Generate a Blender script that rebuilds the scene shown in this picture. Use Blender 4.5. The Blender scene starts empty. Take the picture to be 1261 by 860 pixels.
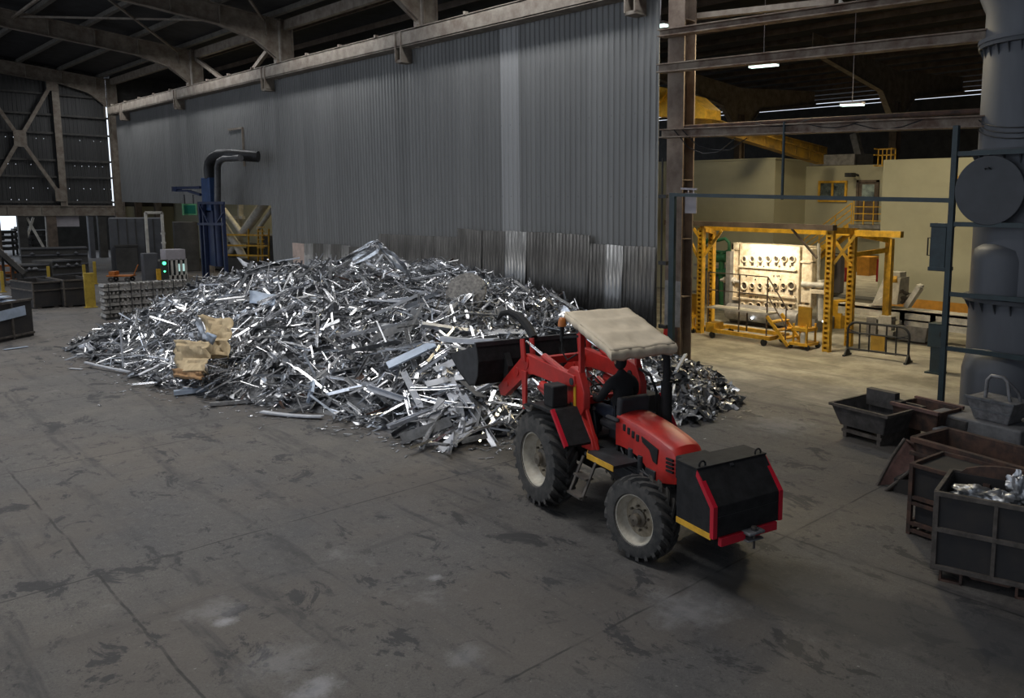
import bpy, bmesh, math, random
from math import sin, cos, pi, radians, atan2, sqrt
from mathutils import Vector, Matrix, Euler, noise as mnoise
SC = bpy.context.scene
COL = SC.collection
random.seed(7)
V = Vector

# ------------------------------------------------------------------ camera model (1261 x 860 frame)
FPX, CX, CY, CAMH = 1000.0, 800.0, 380.0, 4.4
YAW, PIT, ROL = radians(132.95), radians(7.45), radians(-0.58)
_f = V((cos(YAW)*cos(PIT), sin(YAW)*cos(PIT), -sin(PIT)))
_r = V((sin(YAW), -cos(YAW), 0))
_d = _f.cross(_r)
CR = _r*cos(ROL) + _d*sin(ROL)
CD = _d*cos(ROL) - _r*sin(ROL)
CAM = V((0, 0, CAMH))
def ray(x, y): return CR*((x-CX)/FPX) + CD*((y-CY)/FPX) + _f
def G(x, y, z=0.0):
    d = ray(x, y); return CAM + d*((z-CAMH)/d.z)
def PY(x, y, Y):
    d = ray(x, y); return CAM + d*(Y/d.y)
def PX(x, y, X):
    d = ray(x, y); return CAM + d*(X/d.x)
def make_camera():
    cd = bpy.data.cameras.new('camera'); co = bpy.data.objects.new('camera', cd); COL.objects.link(co)
    m = Matrix((CR, -CD, -_f)).transposed().to_4x4(); m.translation = CAM
    co.matrix_world = m
    cd.sensor_fit = 'HORIZONTAL'; cd.sensor_width = 36.0
    cd.lens = 36.0*FPX/1261.0
    cd.shift_x = (630.5-CX)/1261.0
    cd.shift_y = (CY-430.0)/1261.0
    cd.clip_start = 0.1; cd.clip_end = 500
    SC.camera = co
make_camera()

# ------------------------------------------------------------------ mesh builder
class MB:
    def __init__(s): s.v = []; s.f = []; s.m = []; s.slot = 0
    def _add(s, vs, fs):
        b = len(s.v); s.v.extend([tuple(p) for p in vs]); s.f.extend([tuple(i+b for i in f) for f in fs]); s.m.extend([s.slot]*len(fs)); return s
    def hexa(s, p):  # 8 points: bottom 4 ccw, top 4 ccw
        return s._add(p, [(3,2,1,0),(4,5,6,7),(0,1,5,4),(1,2,6,5),(2,3,7,6),(3,0,4,7)])
    def box(s, c, size, rot=None):
        hx, hy, hz = size[0]/2, size[1]/2, size[2]/2
        p = [V((-hx,-hy,-hz)),V((hx,-hy,-hz)),V((hx,hy,-hz)),V((-hx,hy,-hz)),V((-hx,-hy,hz)),V((hx,-hy,hz)),V((hx,hy,hz)),V((-hx,hy,hz))]
        if rot is not None:
            R = rot.to_matrix() if isinstance(rot, Euler) else rot
            p = [R @ q for q in p]
        c = V(c); return s.hexa([q+c for q in p])
    def b2(s, lo, hi):
        return s.box([(lo[i]+hi[i])/2 for i in range(3)], [abs(hi[i]-lo[i]) for i in range(3)])
    def frame(s, p0, p1, up=V((0,0,1))):
        d = (V(p1)-V(p0)); L = d.length; d = d/L
        if abs(d.dot(up)) > 0.98: up = V((0,1,0)) if abs(d.y) < .9 else V((1,0,0))
        sd = d.cross(up).normalized(); u = sd.cross(d)
        return d, sd, u, L
    def bar(s, p0, p1, w, h, up=V((0,0,1))):
        p0, p1 = V(p0), V(p1); d, sd, u, L = s.frame(p0, p1, V(up))
        a, b = sd*(w/2), u*(h/2)
        return s.hexa([p0-a-b, p0+a-b, p1+a-b, p1-a-b, p0-a+b, p0+a+b, p1+a+b, p1-a+b])
    def tube(s, p0, p1, r, n=10, r1=None, cap=True):
        return s.path([p0, p1], r, n, r1, cap)
    def path(s, pts, r, n=8, r1=None, cap=True):
        pts = [V(p) for p in pts]; m = len(pts); b = len(s.v); vs = []; fs = []
        pu = None
        for i, p in enumerate(pts):
            t = (pts[min(i+1, m-1)]-pts[max(i-1, 0)]).normalized()
            if pu is None:
                pu = V((0,0,1)) if abs(t.z) < .9 else V((1,0,0))
            sd = t.cross(pu)
            if sd.length < 1e-4: sd = t.cross(V((0,1,0)))
            sd.normalize(); u = sd.cross(t); pu = u
            rr = r if r1 is None else r+(r1-r)*i/(m-1)
            if isinstance(r, (list, tuple)): rr = r[i]
            for k in range(n):
                a = 2*pi*k/n; vs.append(p + sd*(cos(a)*rr) + u*(sin(a)*rr))
        for i in range(m-1):
            for k in range(n):
                k2 = (k+1) % n
                fs.append((i*n+k, i*n+k2, (i+1)*n+k2, (i+1)*n+k))
        if cap:
            fs.append(tuple(reversed(range(n)))); fs.append(tuple((m-1)*n+k for k in range(n)))
        return s._add(vs, fs)
    def lathe(s, prof, n=32, mat=None, a0=0.0, a1=2*pi):   # prof (r, z) about z; mat a 4x4 to place it
        vs = []; fs = []; m = len(prof); full = abs(a1-a0-2*pi) < 1e-6; nn = n if full else n+1
        for k in range(nn):
            a = a0+(a1-a0)*k/n
            for (r, z) in prof:
                p = V((r*cos(a), r*sin(a), z)); vs.append(mat @ p if mat is not None else p)
        for k in range(n):
            k2 = (k+1) % nn
            for i in range(m-1):
                fs.append((k*m+i, k2*m+i, k2*m+i+1, k*m+i+1))
        return s._add(vs, fs)
    def prism(s, poly, off, holes=None):  # extrude a planar polygon (3D points) by vector off
        n = len(poly); off = V(off); a = [V(p) for p in poly]; b = [p+off for p in a]
        fs = [tuple(range(n-1, -1, -1)), tuple(range(n, 2*n))]
        fs += [(i, (i+1) % n, n+(i+1) % n, n+i) for i in range(n)]
        return s._add(a+b, fs)
    def quad(s, a, b, c, d): return s._add([a, b, c, d], [(0, 1, 2, 3)])
    def grid(s, fn, nu, nv):
        vs = [fn(i/nu, j/nv) for j in range(nv+1) for i in range(nu+1)]
        fs = [(j*(nu+1)+i, j*(nu+1)+i+1, (j+1)*(nu+1)+i+1, (j+1)*(nu+1)+i) for j in range(nv) for i in range(nu)]
        return s._add(vs, fs)
    def mesh(s, name, smooth=35, fix=True):
        me = bpy.data.meshes.new(name); me.from_pydata(s.v, [], s.f)
        if any(s.m): me.polygons.foreach_set('material_index', s.m)
        if fix:
            bm = bmesh.new(); bm.from_mesh(me); bmesh.ops.recalc_face_normals(bm, faces=bm.faces); bm.to_mesh(me); bm.free()
        if smooth:
            me.shade_smooth(); me.set_sharp_from_angle(angle=radians(smooth))
        me.update(); return me
    def build(s, name, mat, parent=None, loc=None, smooth=35, bevel=0, solid=0, subd=0, fix=True, link=True):
        me = s.mesh(name, smooth, fix)
        for m in (mat if isinstance(mat, (list, tuple)) else [mat]): me.materials.append(m)
        o = bpy.data.objects.new(name, me); COL.objects.link(o)
        if parent is not None: o.parent = parent
        if loc is not None: o.location = loc
        if solid:
            md = o.modifiers.new('solid', 'SOLIDIFY'); md.thickness = solid; md.offset = 0
        if bevel:
            md = o.modifiers.new('bevel', 'BEVEL'); md.width = bevel; md.segments = 2; md.limit_method = 'ANGLE'; md.angle_limit = radians(40)
        if subd:
            md = o.modifiers.new('subd', 'SUBSURF'); md.levels = subd; md.render_levels = subd
        return o

def tag(o, label, cat, group=None):
    o['label'] = label; o['category'] = cat
    if group: o['group'] = group
    return o
def struct(o): o['kind'] = 'structure'; return o
def empty(name, loc, rz=0.0, label=None, cat=None, group=None):
    o = bpy.data.objects.new(name, None); COL.objects.link(o); o.location = loc; o.rotation_euler = (0, 0, rz)
    o.empty_display_size = 0.2
    if label: tag(o, label, cat, group)
    return o
def dup(root, loc=None, rz=None, label=None, group=None):
    r = root.copy(); COL.objects.link(r)
    if loc is not None: r.location = loc
    if rz is not None: r.rotation_euler = (0, 0, rz)
    if label: r['label'] = label
    if group: r['group'] = group
    for ch in list(root.children):
        c = ch.copy(); COL.objects.link(c); c.parent = r
        for g in list(ch.children):
            d = g.copy(); COL.objects.link(d); d.parent = c
    return r

# ------------------------------------------------------------------ materials
def mat(name, col, rough=0.6, metal=0.0, var=0.25, scale=3.0, col2=None, bump=0.0, bscale=None, emit=None, estr=0, spec=0.5, detail=4, stretch=None):
    m = bpy.data.materials.new(name); m.use_nodes = True; nt = m.node_tree; N = nt.nodes; L = nt.links
    b = N['Principled BSDF']
    b.inputs['Roughness'].default_value = rough; b.inputs['Metallic'].default_value = metal
    b.inputs['Specular IOR Level'].default_value = spec
    c = (*col, 1)
    if emit is not None:
        b.inputs['Base Color'].default_value = c
        b.inputs['Emission Color'].default_value = (*emit, 1); b.inputs['Emission Strength'].default_value = estr
        return m
    tc = N.new('ShaderNodeTexCoord'); mp = N.new('ShaderNodeMapping'); L.new(tc.outputs['Object'], mp.inputs['Vector'])
    if stretch: mp.inputs['Scale'].default_value = stretch
    nz = N.new('ShaderNodeTexNoise'); nz.inputs['Scale'].default_value = scale; nz.inputs['Detail'].default_value = detail; nz.inputs['Roughness'].default_value = 0.65
    L.new(mp.outputs['Vector'], nz.inputs['Vector'])
    rp = N.new('ShaderNodeValToRGB')
    c2 = col2 if col2 else tuple(x*(1-var) for x in col)
    c1 = col if col2 else tuple(min(1, x*(1+var*.6)) for x in col)
    rp.color_ramp.elements[0].position = 0.36; rp.color_ramp.elements[1].position = 0.64
    rp.color_ramp.elements[0].color = (*c2, 1); rp.color_ramp.elements[1].color = (*c1, 1)
    L.new(nz.outputs['Fac'], rp.inputs['Fac']); L.new(rp.outputs['Color'], b.inputs['Base Color'])
    if bump:
        bp = N.new('ShaderNodeBump'); bp.inputs['Strength'].default_value = bump; bp.inputs['Distance'].default_value = 0.02
        n2 = N.new('ShaderNodeTexNoise'); n2.inputs['Scale'].default_value = bscale or scale*4; n2.inputs['Detail'].default_value = 3
        L.new(mp.outputs['Vector'], n2.inputs['Vector']); L.new(n2.outputs['Fac'], bp.inputs['Height']); L.new(bp.outputs['Normal'], b.inputs['Normal'])
    return m
M = {}
def defm(k, *a, **kw): M[k] = mat(k, *a, **kw)
defm('red', (.50,.026,.020), .38, var=.18, scale=4, col2=(.36,.022,.018))
defm('red_strip', (.50,.012,.030), .35, var=.1)
defm('black_paint', (.014,.014,.015), .7, var=.4, scale=8, spec=.3)
defm('dark_steel', (.035,.036,.040), .55, .3, var=.4, scale=5)
defm('rubber', (.028,.028,.028), .8, var=.5, scale=7, col2=(.065,.061,.056))
defm('rim', (.56,.53,.45), .55, var=.25, scale=5, col2=(.36,.32,.26))
defm('rim_disc', (.30,.255,.185), .7, var=.35, scale=9, col2=(.16,.13,.09))  # darker brown tone of the inner wheel disc
defm('hub', (.13,.11,.085), .6, .3, var=.3, scale=10)
defm('yellow', (.62,.34,.025), .5, var=.25, scale=5)
defm('girder_yellow', (.40,.23,.025), .6, var=.35, scale=1.5, col2=(.16,.10,.03))
defm('yellow_dull', (.36,.25,.03), .6, var=.3, scale=4)
defm('yellow_paint', (.66,.37,.03), .5, var=.3, scale=4)
defm('orange', (.42,.13,.02), .4, var=.15)
defm('orange_band', (.52,.24,.03), .6, var=.2)
defm('chrome', (.75,.76,.78), .22, 1.0, var=.1)
defm('tarp', (.62,.53,.40), .9, var=.12, scale=2.5, bump=.25, bscale=9)
defm('cloth_black', (.012,.012,.014), .95, var=.3)
defm('jeans', (.018,.026,.045), .9, var=.3)
defm('skin', (.32,.18,.12), .6, var=.1)
defm('seat', (.028,.028,.032), .8, var=.3)
defm('cream', (.385,.37,.265), .7, var=.07, scale=.8)
defm('cream_side', (.56,.50,.335), .7, var=.07, scale=.8)
defm('steel_beige', (.25,.22,.18), .7, var=.3, scale=2.5, col2=(.15,.115,.09))
defm('steel_brown', (.13,.098,.075), .75, var=.35, scale=2)
defm('column_brown', (.20,.155,.12), .75, var=.35, scale=2, col2=(.11,.075,.055))
defm('rusty_beam', (.25,.205,.16), .75, var=.4, scale=2.2, col2=(.10,.055,.035), detail=6)
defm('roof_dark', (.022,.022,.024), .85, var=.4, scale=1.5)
defm('purlin', (.12,.11,.095), .75, var=.3)
defm('girt', (.075,.072,.068), .8, var=.3)
defm('green_steel', (.017,.034,.040), .5, var=.25, scale=4)
defm('silo', (.082,.088,.102), .55, .15, var=.16, scale=1.2, stretch=(1,1,.35))
defm('silo_disc', (.058,.062,.070), .6, .1, var=.12, scale=2)
defm('rust', (.095,.050,.035), .85, var=.5, scale=5, col2=(.030,.021,.018), detail=6)
defm('rust_pink', (.17,.095,.082), .85, var=.4, scale=4, col2=(.08,.05,.045))
defm('bin_dark', (.017,.017,.019), .75, .1, var=.5, scale=3, col2=(.030,.026,.024))
defm('bin_edge', (.095,.082,.072), .75, .3, var=.4, scale=6)
defm('hopper', (.075,.070,.068), .75, .25, var=.4, scale=4)
defm('concrete_block', (.14,.14,.145), .85, var=.25, scale=5)
defm('mould_grey', (.21,.21,.22), .6, .5, var=.35, scale=8)
defm('white_paint', (.62,.60,.55), .55, var=.15, scale=4)
defm('machine_white', (.50,.48,.43), .55, var=.25, scale=4)
defm('machine_grey', (.24,.23,.22), .55, .2, var=.3, scale=4)
defm('plate_hot', (.80,.72,.56), .65, var=.3, scale=5, col2=(.48,.38,.25), detail=6)
defm('hole_dark', (.05,.04,.03), .9, var=.3)
defm('green_machine', (.03,.14,.06), .5, var=.3)
defm('amber_panel', (.42,.235,.02), .6, var=.25)
defm('black_plastic', (.02,.02,.02), .6, var=.3)
defm('blue_paint', (.022,.060,.17), .5, var=.25, scale=2)
defm('blue_dark', (.015,.026,.075), .5, var=.25, scale=2)
defm('duct_black', (.03,.03,.032), .5, .4, var=.3)
defm('duct_grey', (.13,.13,.135), .45, .5, var=.3)
defm('sign_green', (.005,.17,.115), .5, var=.05)
defm('sign_border', (.16,.42,.22), .5, var=.05)
defm('grey_panel', (.085,.088,.098), .65, var=.2, scale=1.2)
defm('dark_panel', (.050,.048,.045), .75, var=.3, scale=1.5)
defm('booth_white', (.42,.39,.42), .6, var=.1)
defm('truss', (.52,.50,.45), .6, var=.25, scale=3)
defm('glass_dark', (.03,.04,.045), .12, var=.2, spec=.7)
defm('glass_pale', (.34,.42,.40), .2, var=.3, scale=2.5, col2=(.10,.13,.14))
defm('window_view', (.16,.20,.20), .2, var=.6, scale=3.5, col2=(.02,.03,.035))
defm('floor_pale', (.5,.47,.42), .8, var=.2)
defm('alu', (.58,.59,.61), .27, .95, var=.25, scale=6)
defm('alu_bright', (.80,.81,.84), .24, .92, var=.18, scale=5)
defm('alu_dark', (.30,.31,.33), .34, .9, var=.4, scale=6)
defm('alu_white', (.50,.52,.57), .38, .35, var=.15, scale=4)
defm('alu_grey', (.13,.135,.145), .6, .4, var=.35, scale=5)
defm('alu_foil', (.42,.43,.45), .38, .85, var=.15, scale=6)
defm('slab_mottled', (.30,.285,.265), .8, .2, var=.5, scale=14, col2=(.12,.115,.11), detail=8)
defm('ingot', (.27,.255,.235), .45, .7, var=.35, scale=9)
defm('cardboard', (.52,.41,.25), .85, var=.2, scale=5, col2=(.38,.285,.165))
defm('cardboard_brown', (.30,.17,.075), .85, var=.3, scale=5)
defm('sheet_blue', (.38,.45,.56), .4, .3, var=.15, scale=3)
defm('sheet_wavy', (.115,.112,.108), .42, .75, var=.4, scale=1.4, col2=(.06,.058,.056), stretch=(3,3,.5))
defm('sheet_wavy_light', (.27,.27,.27), .36, .85, var=.35, scale=1.4, stretch=(3,3,.5))
defm('pink_board', (.55,.42,.36), .7, var=.15)
defm('rubber_black', (.012,.012,.013), .6, var=.3)
defm('lamp', (.9,.95,.9), emit=(.72,1.0,.86), estr=3.5)
defm('lamp_yellow', (.9,.8,.5), emit=(1,.80,.42), estr=14)
defm('green_light', (.1,.8,.4), emit=(.08,1.0,.38), estr=3)
defm('screen', (.6,.8,.8), emit=(.55,.85,.80), estr=.6)
defm('weld', (.9,.95,1), emit=(.75,.88,1), estr=10)
# ------------------------------------------------------------------ node helper for the big surfaces
class NT:
    def __init__(s, name):
        s.m = bpy.data.materials.new(name); s.m.use_nodes = True; s.nt = s.m.node_tree; s.b = s.nt.nodes['Principled BSDF']
        s.pos = s.n('ShaderNodeNewGeometry').outputs['Position']
        s.sep = s.n('ShaderNodeSeparateXYZ'); s.l(s.pos, s.sep.inputs[0])
    def n(s, t, **kw):
        x = s.nt.nodes.new(t)
        for k, v in kw.items(): setattr(x, k, v)
        return x
    def l(s, a, b): s.nt.links.new(a, b)
    def val(s, x, sock):
        if isinstance(x, (int, float)): sock.default_value = x
        elif isinstance(x, (tuple, list)): sock.default_value = (*x, 1) if len(x) == 3 else x
        else: s.l(x, sock)
    def math(s, op, a, b=0.0, c=None, clamp=False):
        x = s.n('ShaderNodeMath', operation=op, use_clamp=clamp); s.val(a, x.inputs[0]); s.val(b, x.inputs[1])
        if c is not None: s.val(c, x.inputs[2])
        return x.outputs[0]
    def mix(s, f, a, b, mode='MIX'):
        x = s.n('ShaderNodeMixRGB', blend_type=mode); s.val(f, x.inputs[0]); s.val(a, x.inputs[1]); s.val(b, x.inputs[2]); return x.outputs[0]
    def noise(s, scale, detail=4, rough=.6, stretch=None, off=(0, 0, 0), dist=0.0):
        mp = s.n('ShaderNodeMapping'); s.l(s.pos, mp.inputs[0]); mp.inputs['Location'].default_value = off
        if stretch: mp.inputs['Scale'].default_value = stretch
        z = s.n('ShaderNodeTexNoise'); z.inputs['Scale'].default_value = scale; z.inputs['Detail'].default_value = detail
        z.inputs['Roughness'].default_value = rough; z.inputs['Distortion'].default_value = dist
        s.l(mp.outputs[0], z.inputs['Vector']); return z.outputs['Fac']
    def ramp(s, f, lo, hi):
        x = s.n('ShaderNodeMapRange', interpolation_type='SMOOTHSTEP'); s.l(f, x.inputs[0]); x.inputs[1].default_value = lo; x.inputs[2].default_value = hi
        return x.outputs[0]

# ------------------------------------------------------------------ floor
def floor_material():
    t = NT('floor_concrete'); X, Y = t.sep.outputs[0], t.sep.outputs[1]
    big = t.noise(.22, 3); mid = t.noise(.9, 5); fine = t.noise(9, 5, .7)
    base = t.mix(t.ramp(big, .35, .65), (.078, .077, .078), (.130, .119, .105))
    base = t.mix(t.ramp(mid, .35, .7), base, (.104, .099, .094))
    base = t.mix(t.math('MULTIPLY', t.ramp(fine, .45, .75), .35), base, (.20, .19, .175))
    grit = t.noise(38, 6, .8, None, (2, 3, 0))
    base = t.mix(t.math('MULTIPLY', t.ramp(grit, .50, .60), .52), base, (.045, .043, .042))
    base = t.mix(t.math('MULTIPLY', t.ramp(t.noise(30, 5, .8, None, (12, 3, 0)), .57, .66), .42), base, (.26, .25, .235))
    # dark oily patches and tyre scuffs dragged along the hall
    fleck = t.ramp(t.noise(14, 8, .8, (1, 1.3, 1), (4, 4, 0)), .56, .66)
    base = t.mix(t.math('MULTIPLY', t.math('MULTIPLY', fleck, t.ramp(t.noise(.7, 4, .6, None, (31, 2, 0)), .36, .60)), .75), base, (.036, .035, .036))
    brown = t.ramp(t.noise(.35, 4, .6, None, (7, 17, 0)), .42, .62)
    base = t.mix(t.math('MULTIPLY', brown, .45), base, (.120, .102, .084))
    blot = t.ramp(t.noise(1.1, 6, .72, (1, 1.7, 1), (3, 1, 0), .6), .565, .615)
    base = t.mix(t.math('MULTIPLY', blot, .88), base, (.034, .034, .036))
    blot2 = t.ramp(t.noise(3.1, 6, .75, (1, 1.3, 1), (9, 4, 0), .4), .575, .615)
    base = t.mix(t.math('MULTIPLY', blot2, .55), base, (.036, .035, .036))
    trk = t.ramp(t.noise(1.0, 4, .6, (.16, 2.6, 1), (2, 5, 0), .5), .53, .66)
    base = t.mix(t.math('MULTIPLY', t.math('MULTIPLY', trk, t.ramp(t.noise(2.6, 6, .75, (.6, 1.6, 1), (5, 9, 0)), .36, .60)), .75), base, (.045, .044, .045))
    trk2 = t.ramp(t.noise(1.0, 4, .6, (2.2, .2, 1), (12, 5, 0), .5), .58, .70)
    base = t.mix(t.math('MULTIPLY', trk2, .35), base, (.05, .048, .047))
    # pale dust
    dust = t.ramp(t.noise(.55, 6, .72, None, (21, 13, 0)), .60, .74)
    base = t.mix(t.math('MULTIPLY', dust, .38), base, (.27, .26, .255))
    spk = t.ramp(t.noise(16, 2, .5, None, (1, 7, 0)), .73, .76)
    base = t.mix(t.math('MULTIPLY', spk, .45), base, (.34, .33, .32))
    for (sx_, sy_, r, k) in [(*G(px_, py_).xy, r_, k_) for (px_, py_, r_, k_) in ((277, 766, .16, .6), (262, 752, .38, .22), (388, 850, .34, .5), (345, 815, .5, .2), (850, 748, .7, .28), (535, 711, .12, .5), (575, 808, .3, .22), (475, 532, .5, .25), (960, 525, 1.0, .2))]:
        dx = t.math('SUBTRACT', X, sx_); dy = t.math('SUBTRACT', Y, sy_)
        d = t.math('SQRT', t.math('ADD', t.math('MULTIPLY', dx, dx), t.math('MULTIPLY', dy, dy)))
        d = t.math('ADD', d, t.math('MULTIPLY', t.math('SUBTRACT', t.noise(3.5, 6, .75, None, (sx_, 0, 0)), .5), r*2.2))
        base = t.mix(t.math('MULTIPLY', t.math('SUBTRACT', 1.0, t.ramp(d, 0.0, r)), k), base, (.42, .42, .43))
    # oily traffic lane swept past the bins
    la, lb = G(850, 700), G(1300, 815); ld = (lb-la).normalized()
    ln = t.math('ADD', t.math('MULTIPLY', t.math('SUBTRACT', X, la.x), -ld.y), t.math('MULTIPLY', t.math('SUBTRACT', Y, la.y), ld.x))
    ln = t.math('ADD', t.math('ABSOLUTE', ln), t.math('MULTIPLY', t.math('SUBTRACT', t.noise(1.4, 6, .75, None, (3, 44, 0)), .5), 1.6))
    ls = t.ramp(t.math('ADD', t.math('MULTIPLY', t.math('SUBTRACT', X, la.x), ld.x), t.math('MULTIPLY', t.math('SUBTRACT', Y, la.y), ld.y)), -.8, .9)
    base = t.mix(t.math('MULTIPLY', t.math('MULTIPLY', t.math('SUBTRACT', 1.0, t.ramp(ln, .35, .95)), ls), .62), base, (.036, .038, .042))
    # construction joints
    wob = t.math('MULTIPLY', t.math('SUBTRACT', t.noise(2.0, 3), .5), .06)
    def joint(c, at, period, w):
        q = t.math('ADD', t.math('SUBTRACT', c, at), wob)
        q = t.math('PINGPONG', t.math('ADD', q, 100*period), period/2) if False else t.math('ABSOLUTE', t.math('SUBTRACT', t.math('MODULO', t.math('ADD', q, 100*period+period/2), period), period/2))
        return t.math('SUBTRACT', 1.0, t.ramp(q, w*.35, w))
    j = t.math('MAXIMUM', joint(X, -10.85, 5.15, .022), joint(Y, 2.22, 6.6, .022))
    j = t.math('MULTIPLY', j, t.math('MULTIPLY', t.ramp(t.noise(1.3, 3), .33, .55), .8))
    base = t.mix(j, base, (.022, .022, .022))
    # worn pale dusty floor of the casting bay
    wy = t.math('ADD', Y, t.math('MULTIPLY', t.math('SUBTRACT', t.noise(.5, 5), .5), 6.0))
    wy = t.math('ADD', wy, t.math('MULTIPLY', t.math('ADD', X, 14.0), -.18))
    far = t.math('MULTIPLY', t.ramp(wy, 13.0, 18.5), t.ramp(X, -33, -22))
    pale = t.mix(t.ramp(t.noise(.8, 6, .7), .35, .68), (.26, .24, .19), (.54, .50, .40))
    pale = t.mix(t.math('MULTIPLY', trk, .4), pale, (.13, .115, .09))
    base = t.mix(t.math('MULTIPLY', far, .9), base, pale)
    t.l(t.mix(1.0, base, (.88, .88, .90), 'MULTIPLY'), t.b.inputs['Base Color'])
    t.l(t.math('ADD', .50, t.math('MULTIPLY', mid, .38)), t.b.inputs['Roughness'])
    t.b.inputs['Specular IOR Level'].default_value = .35
    bp = t.n('ShaderNodeBump'); bp.inputs['Strength'].default_value = .35; bp.inputs['Distance'].default_value = .012
    t.l(t.noise(11, 6, .75), bp.inputs['Height']); t.l(bp.outputs[0], t.b.inputs['Normal'])
    return t.m
fl = MB(); fl.quad((-125, -14, 0), (12, -14, 0), (12, 80, 0), (-125, 80, 0))
struct(fl.build('floor', floor_material(), smooth=0))

# ------------------------------------------------------------------ corrugated partition wall (along Y = 17)
def cladding_material(name, c1, c2, holes=False):
    t = NT(name); X, Y, Z = t.sep.outputs
    if holes: X = Y
    sheet = t.math('FLOOR', t.math('DIVIDE', X, 1.02))
    wn = t.n('ShaderNodeTexWhiteNoise', noise_dimensions='1D'); t.l(sheet, wn.inputs['W'])
    base = t.mix(wn.outputs['Value'], c1, c2)
    st = t.noise(1.0, 5, .65, (2.2, 2.2, .16))
    base = t.mix(t.math('MULTIPLY', t.ramp(st, .42, .72), .35), base, tuple(x*.62 for x in c1))
    if not holes:
        lo, hi = PY(618, 150, 17).x, PY(640, 150, 17).x       # one run of sheets in a lighter colour
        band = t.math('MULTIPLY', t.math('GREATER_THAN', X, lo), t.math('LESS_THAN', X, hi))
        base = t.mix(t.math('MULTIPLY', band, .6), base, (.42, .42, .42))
        for zz, k in ((4.55, .35), (6.9, .3)):                # rows of fixing screws
            row = t.math('LESS_THAN', t.math('ABSOLUTE', t.math('SUBTRACT', Z, zz)), .025)
            px = t.math('LESS_THAN', t.math('MODULO', t.math('ADD', X, 1000), .48), .06)
            base = t.mix(t.math('MULTIPLY', t.math('MULTIPLY', row, px), k), base, (.05, .05, .05))
    t.l(base, t.b.inputs['Base Color']); t.b.inputs['Roughness'].default_value = .55; t.b.inputs['Metallic'].default_value = .12
    if holes:                                                   # old nail holes let daylight through
        cell = 0.42
        row = None
        for zz in (6.55, 8.35, 4.95, 4.15):
            q = t.math('LESS_THAN', t.math('ABSOLUTE', t.math('SUBTRACT', Z, zz)), .02); row = q if row is None else t.math('MAXIMUM', row, q)
        ci = t.math('FLOOR', t.math('DIVIDE', Y, cell)); w2 = t.n('ShaderNodeTexWhiteNoise', noise_dimensions='2D')
        cb = t.n('ShaderNodeCombineXYZ'); t.l(ci, cb.inputs[0]); t.l(t.math('FLOOR', t.math('MULTIPLY', Z, 4)), cb.inputs[1]); t.l(cb.outputs[0], w2.inputs['Vector'])
        on = t.math('GREATER_THAN', w2.outputs['Value'], .45)
        wx = t.math('LESS_THAN', t.math('ABSOLUTE', t.math('SUBTRACT', t.math('MODULO', t.math('ADD', Y, 420), cell), .2)), .012)
        hole = t.math('MULTIPLY', row, t.math('MULTIPLY', on, wx))
        t.l(t.math('SUBTRACT', 1.0, hole), t.b.inputs['Alpha'])
    return t.m
def corrugated(mb, x0, x1, z0, z1, y, pitch=.24, depth=.03, axis='x', lean=0.0):
    xs = []; x = x0
    prof = ((0, 0), (.30, 0), (.42, 1), (.80, 1), (.92, 0))
    while x < x1-1e-6:
        for (u, d) in prof:
            if x+u*pitch < x1: xs.append((x+u*pitch, d*depth))
        x += pitch
    xs.append((x1, 0))
    vs = []
    for (x, d) in xs:
        for z in (z0, z1):
            o = y-d+lean*(z-z0)
            vs.append((x, o, z) if axis == 'x' else (o, x, z))
    mb._add(vs, [(2*i, 2*i+2, 2*i+3, 2*i+1) for i in range(len(xs)-1)])
wb = MB()
corrugated(wb, -67.2, -41.76, 4.05, 10.45, 17.0)
corrugated(wb, -41.76, -15.55, 0.0, 10.45, 17.0)
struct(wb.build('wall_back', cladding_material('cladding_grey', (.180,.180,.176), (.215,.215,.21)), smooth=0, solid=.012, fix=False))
# beige channel that caps the partition, with its hangers
tr = MB()
tr.b2((-67.2, 16.50, 10.06), (-15.3, 16.58, 10.62)); tr.b2((-67.2, 16.50, 10.56), (-15.3, 16.98, 10.64)); tr.b2((-67.2, 16.50, 10.04), (-15.3, 16.98, 10.12))
for x in (-64.0, -53.2, -40.7, -28.35, -16.2):
    tr.b2((x-.22, 16.46, 9.55), (x-.16, 16.93, 10.6)); tr.b2((x+.16, 16.46, 9.55), (x+.22, 16.93, 10.6)); tr.b2((x-.22, 16.50, 9.5), (x+.22, 16.93, 9.6))
for x in [-66+3.0*i for i in range(17)]:
    tr.b2((x-.05, 16.45, 10.6), (x+.05, 16.6, 10.72))
struct(tr.build('trim_1', M['steel_beige'], smooth=0, bevel=.01))

# ------------------------------------------------------------------ far end wall (X = -69.8), open at its foot, slit of daylight at the corner
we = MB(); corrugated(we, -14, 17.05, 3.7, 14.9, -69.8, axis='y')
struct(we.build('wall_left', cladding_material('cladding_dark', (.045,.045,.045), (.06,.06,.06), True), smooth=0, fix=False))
wr = MB(); wr.b2((-69.85, 17.38, 3.7), (-69.65, 40, 14.5)); struct(wr.build('wall_left_return', M['dark_panel'], smooth=0))
wr = MB(); wr.b2((-69.85, 17.7, 0), (-69.65, 40, 3.7)); struct(wr.build('wall_left_foot', M['cream'], smooth=0))
for y_, m_ in ((18.3, 'steel_brown'), (19.6, 'steel_beige')):
    g_ = MB(); g_.b2((-69.4, y_, 0), (-69.0, y_+.4, 9.9)); struct(g_.build('annex_column', M[m_], smooth=0))
def S(name, mb, m, **kw): return struct(mb.build(name, M[m], smooth=kw.pop('smooth', 0), **kw))
for z in (4.0, 5.75, 6.9, 8.75, 10.0, 11.4):
    g = MB(); g.bar((-69.6, -13, z), (-69.6, 17.3, z), .08, .14); S('girt_beam', g, 'girt')
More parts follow.
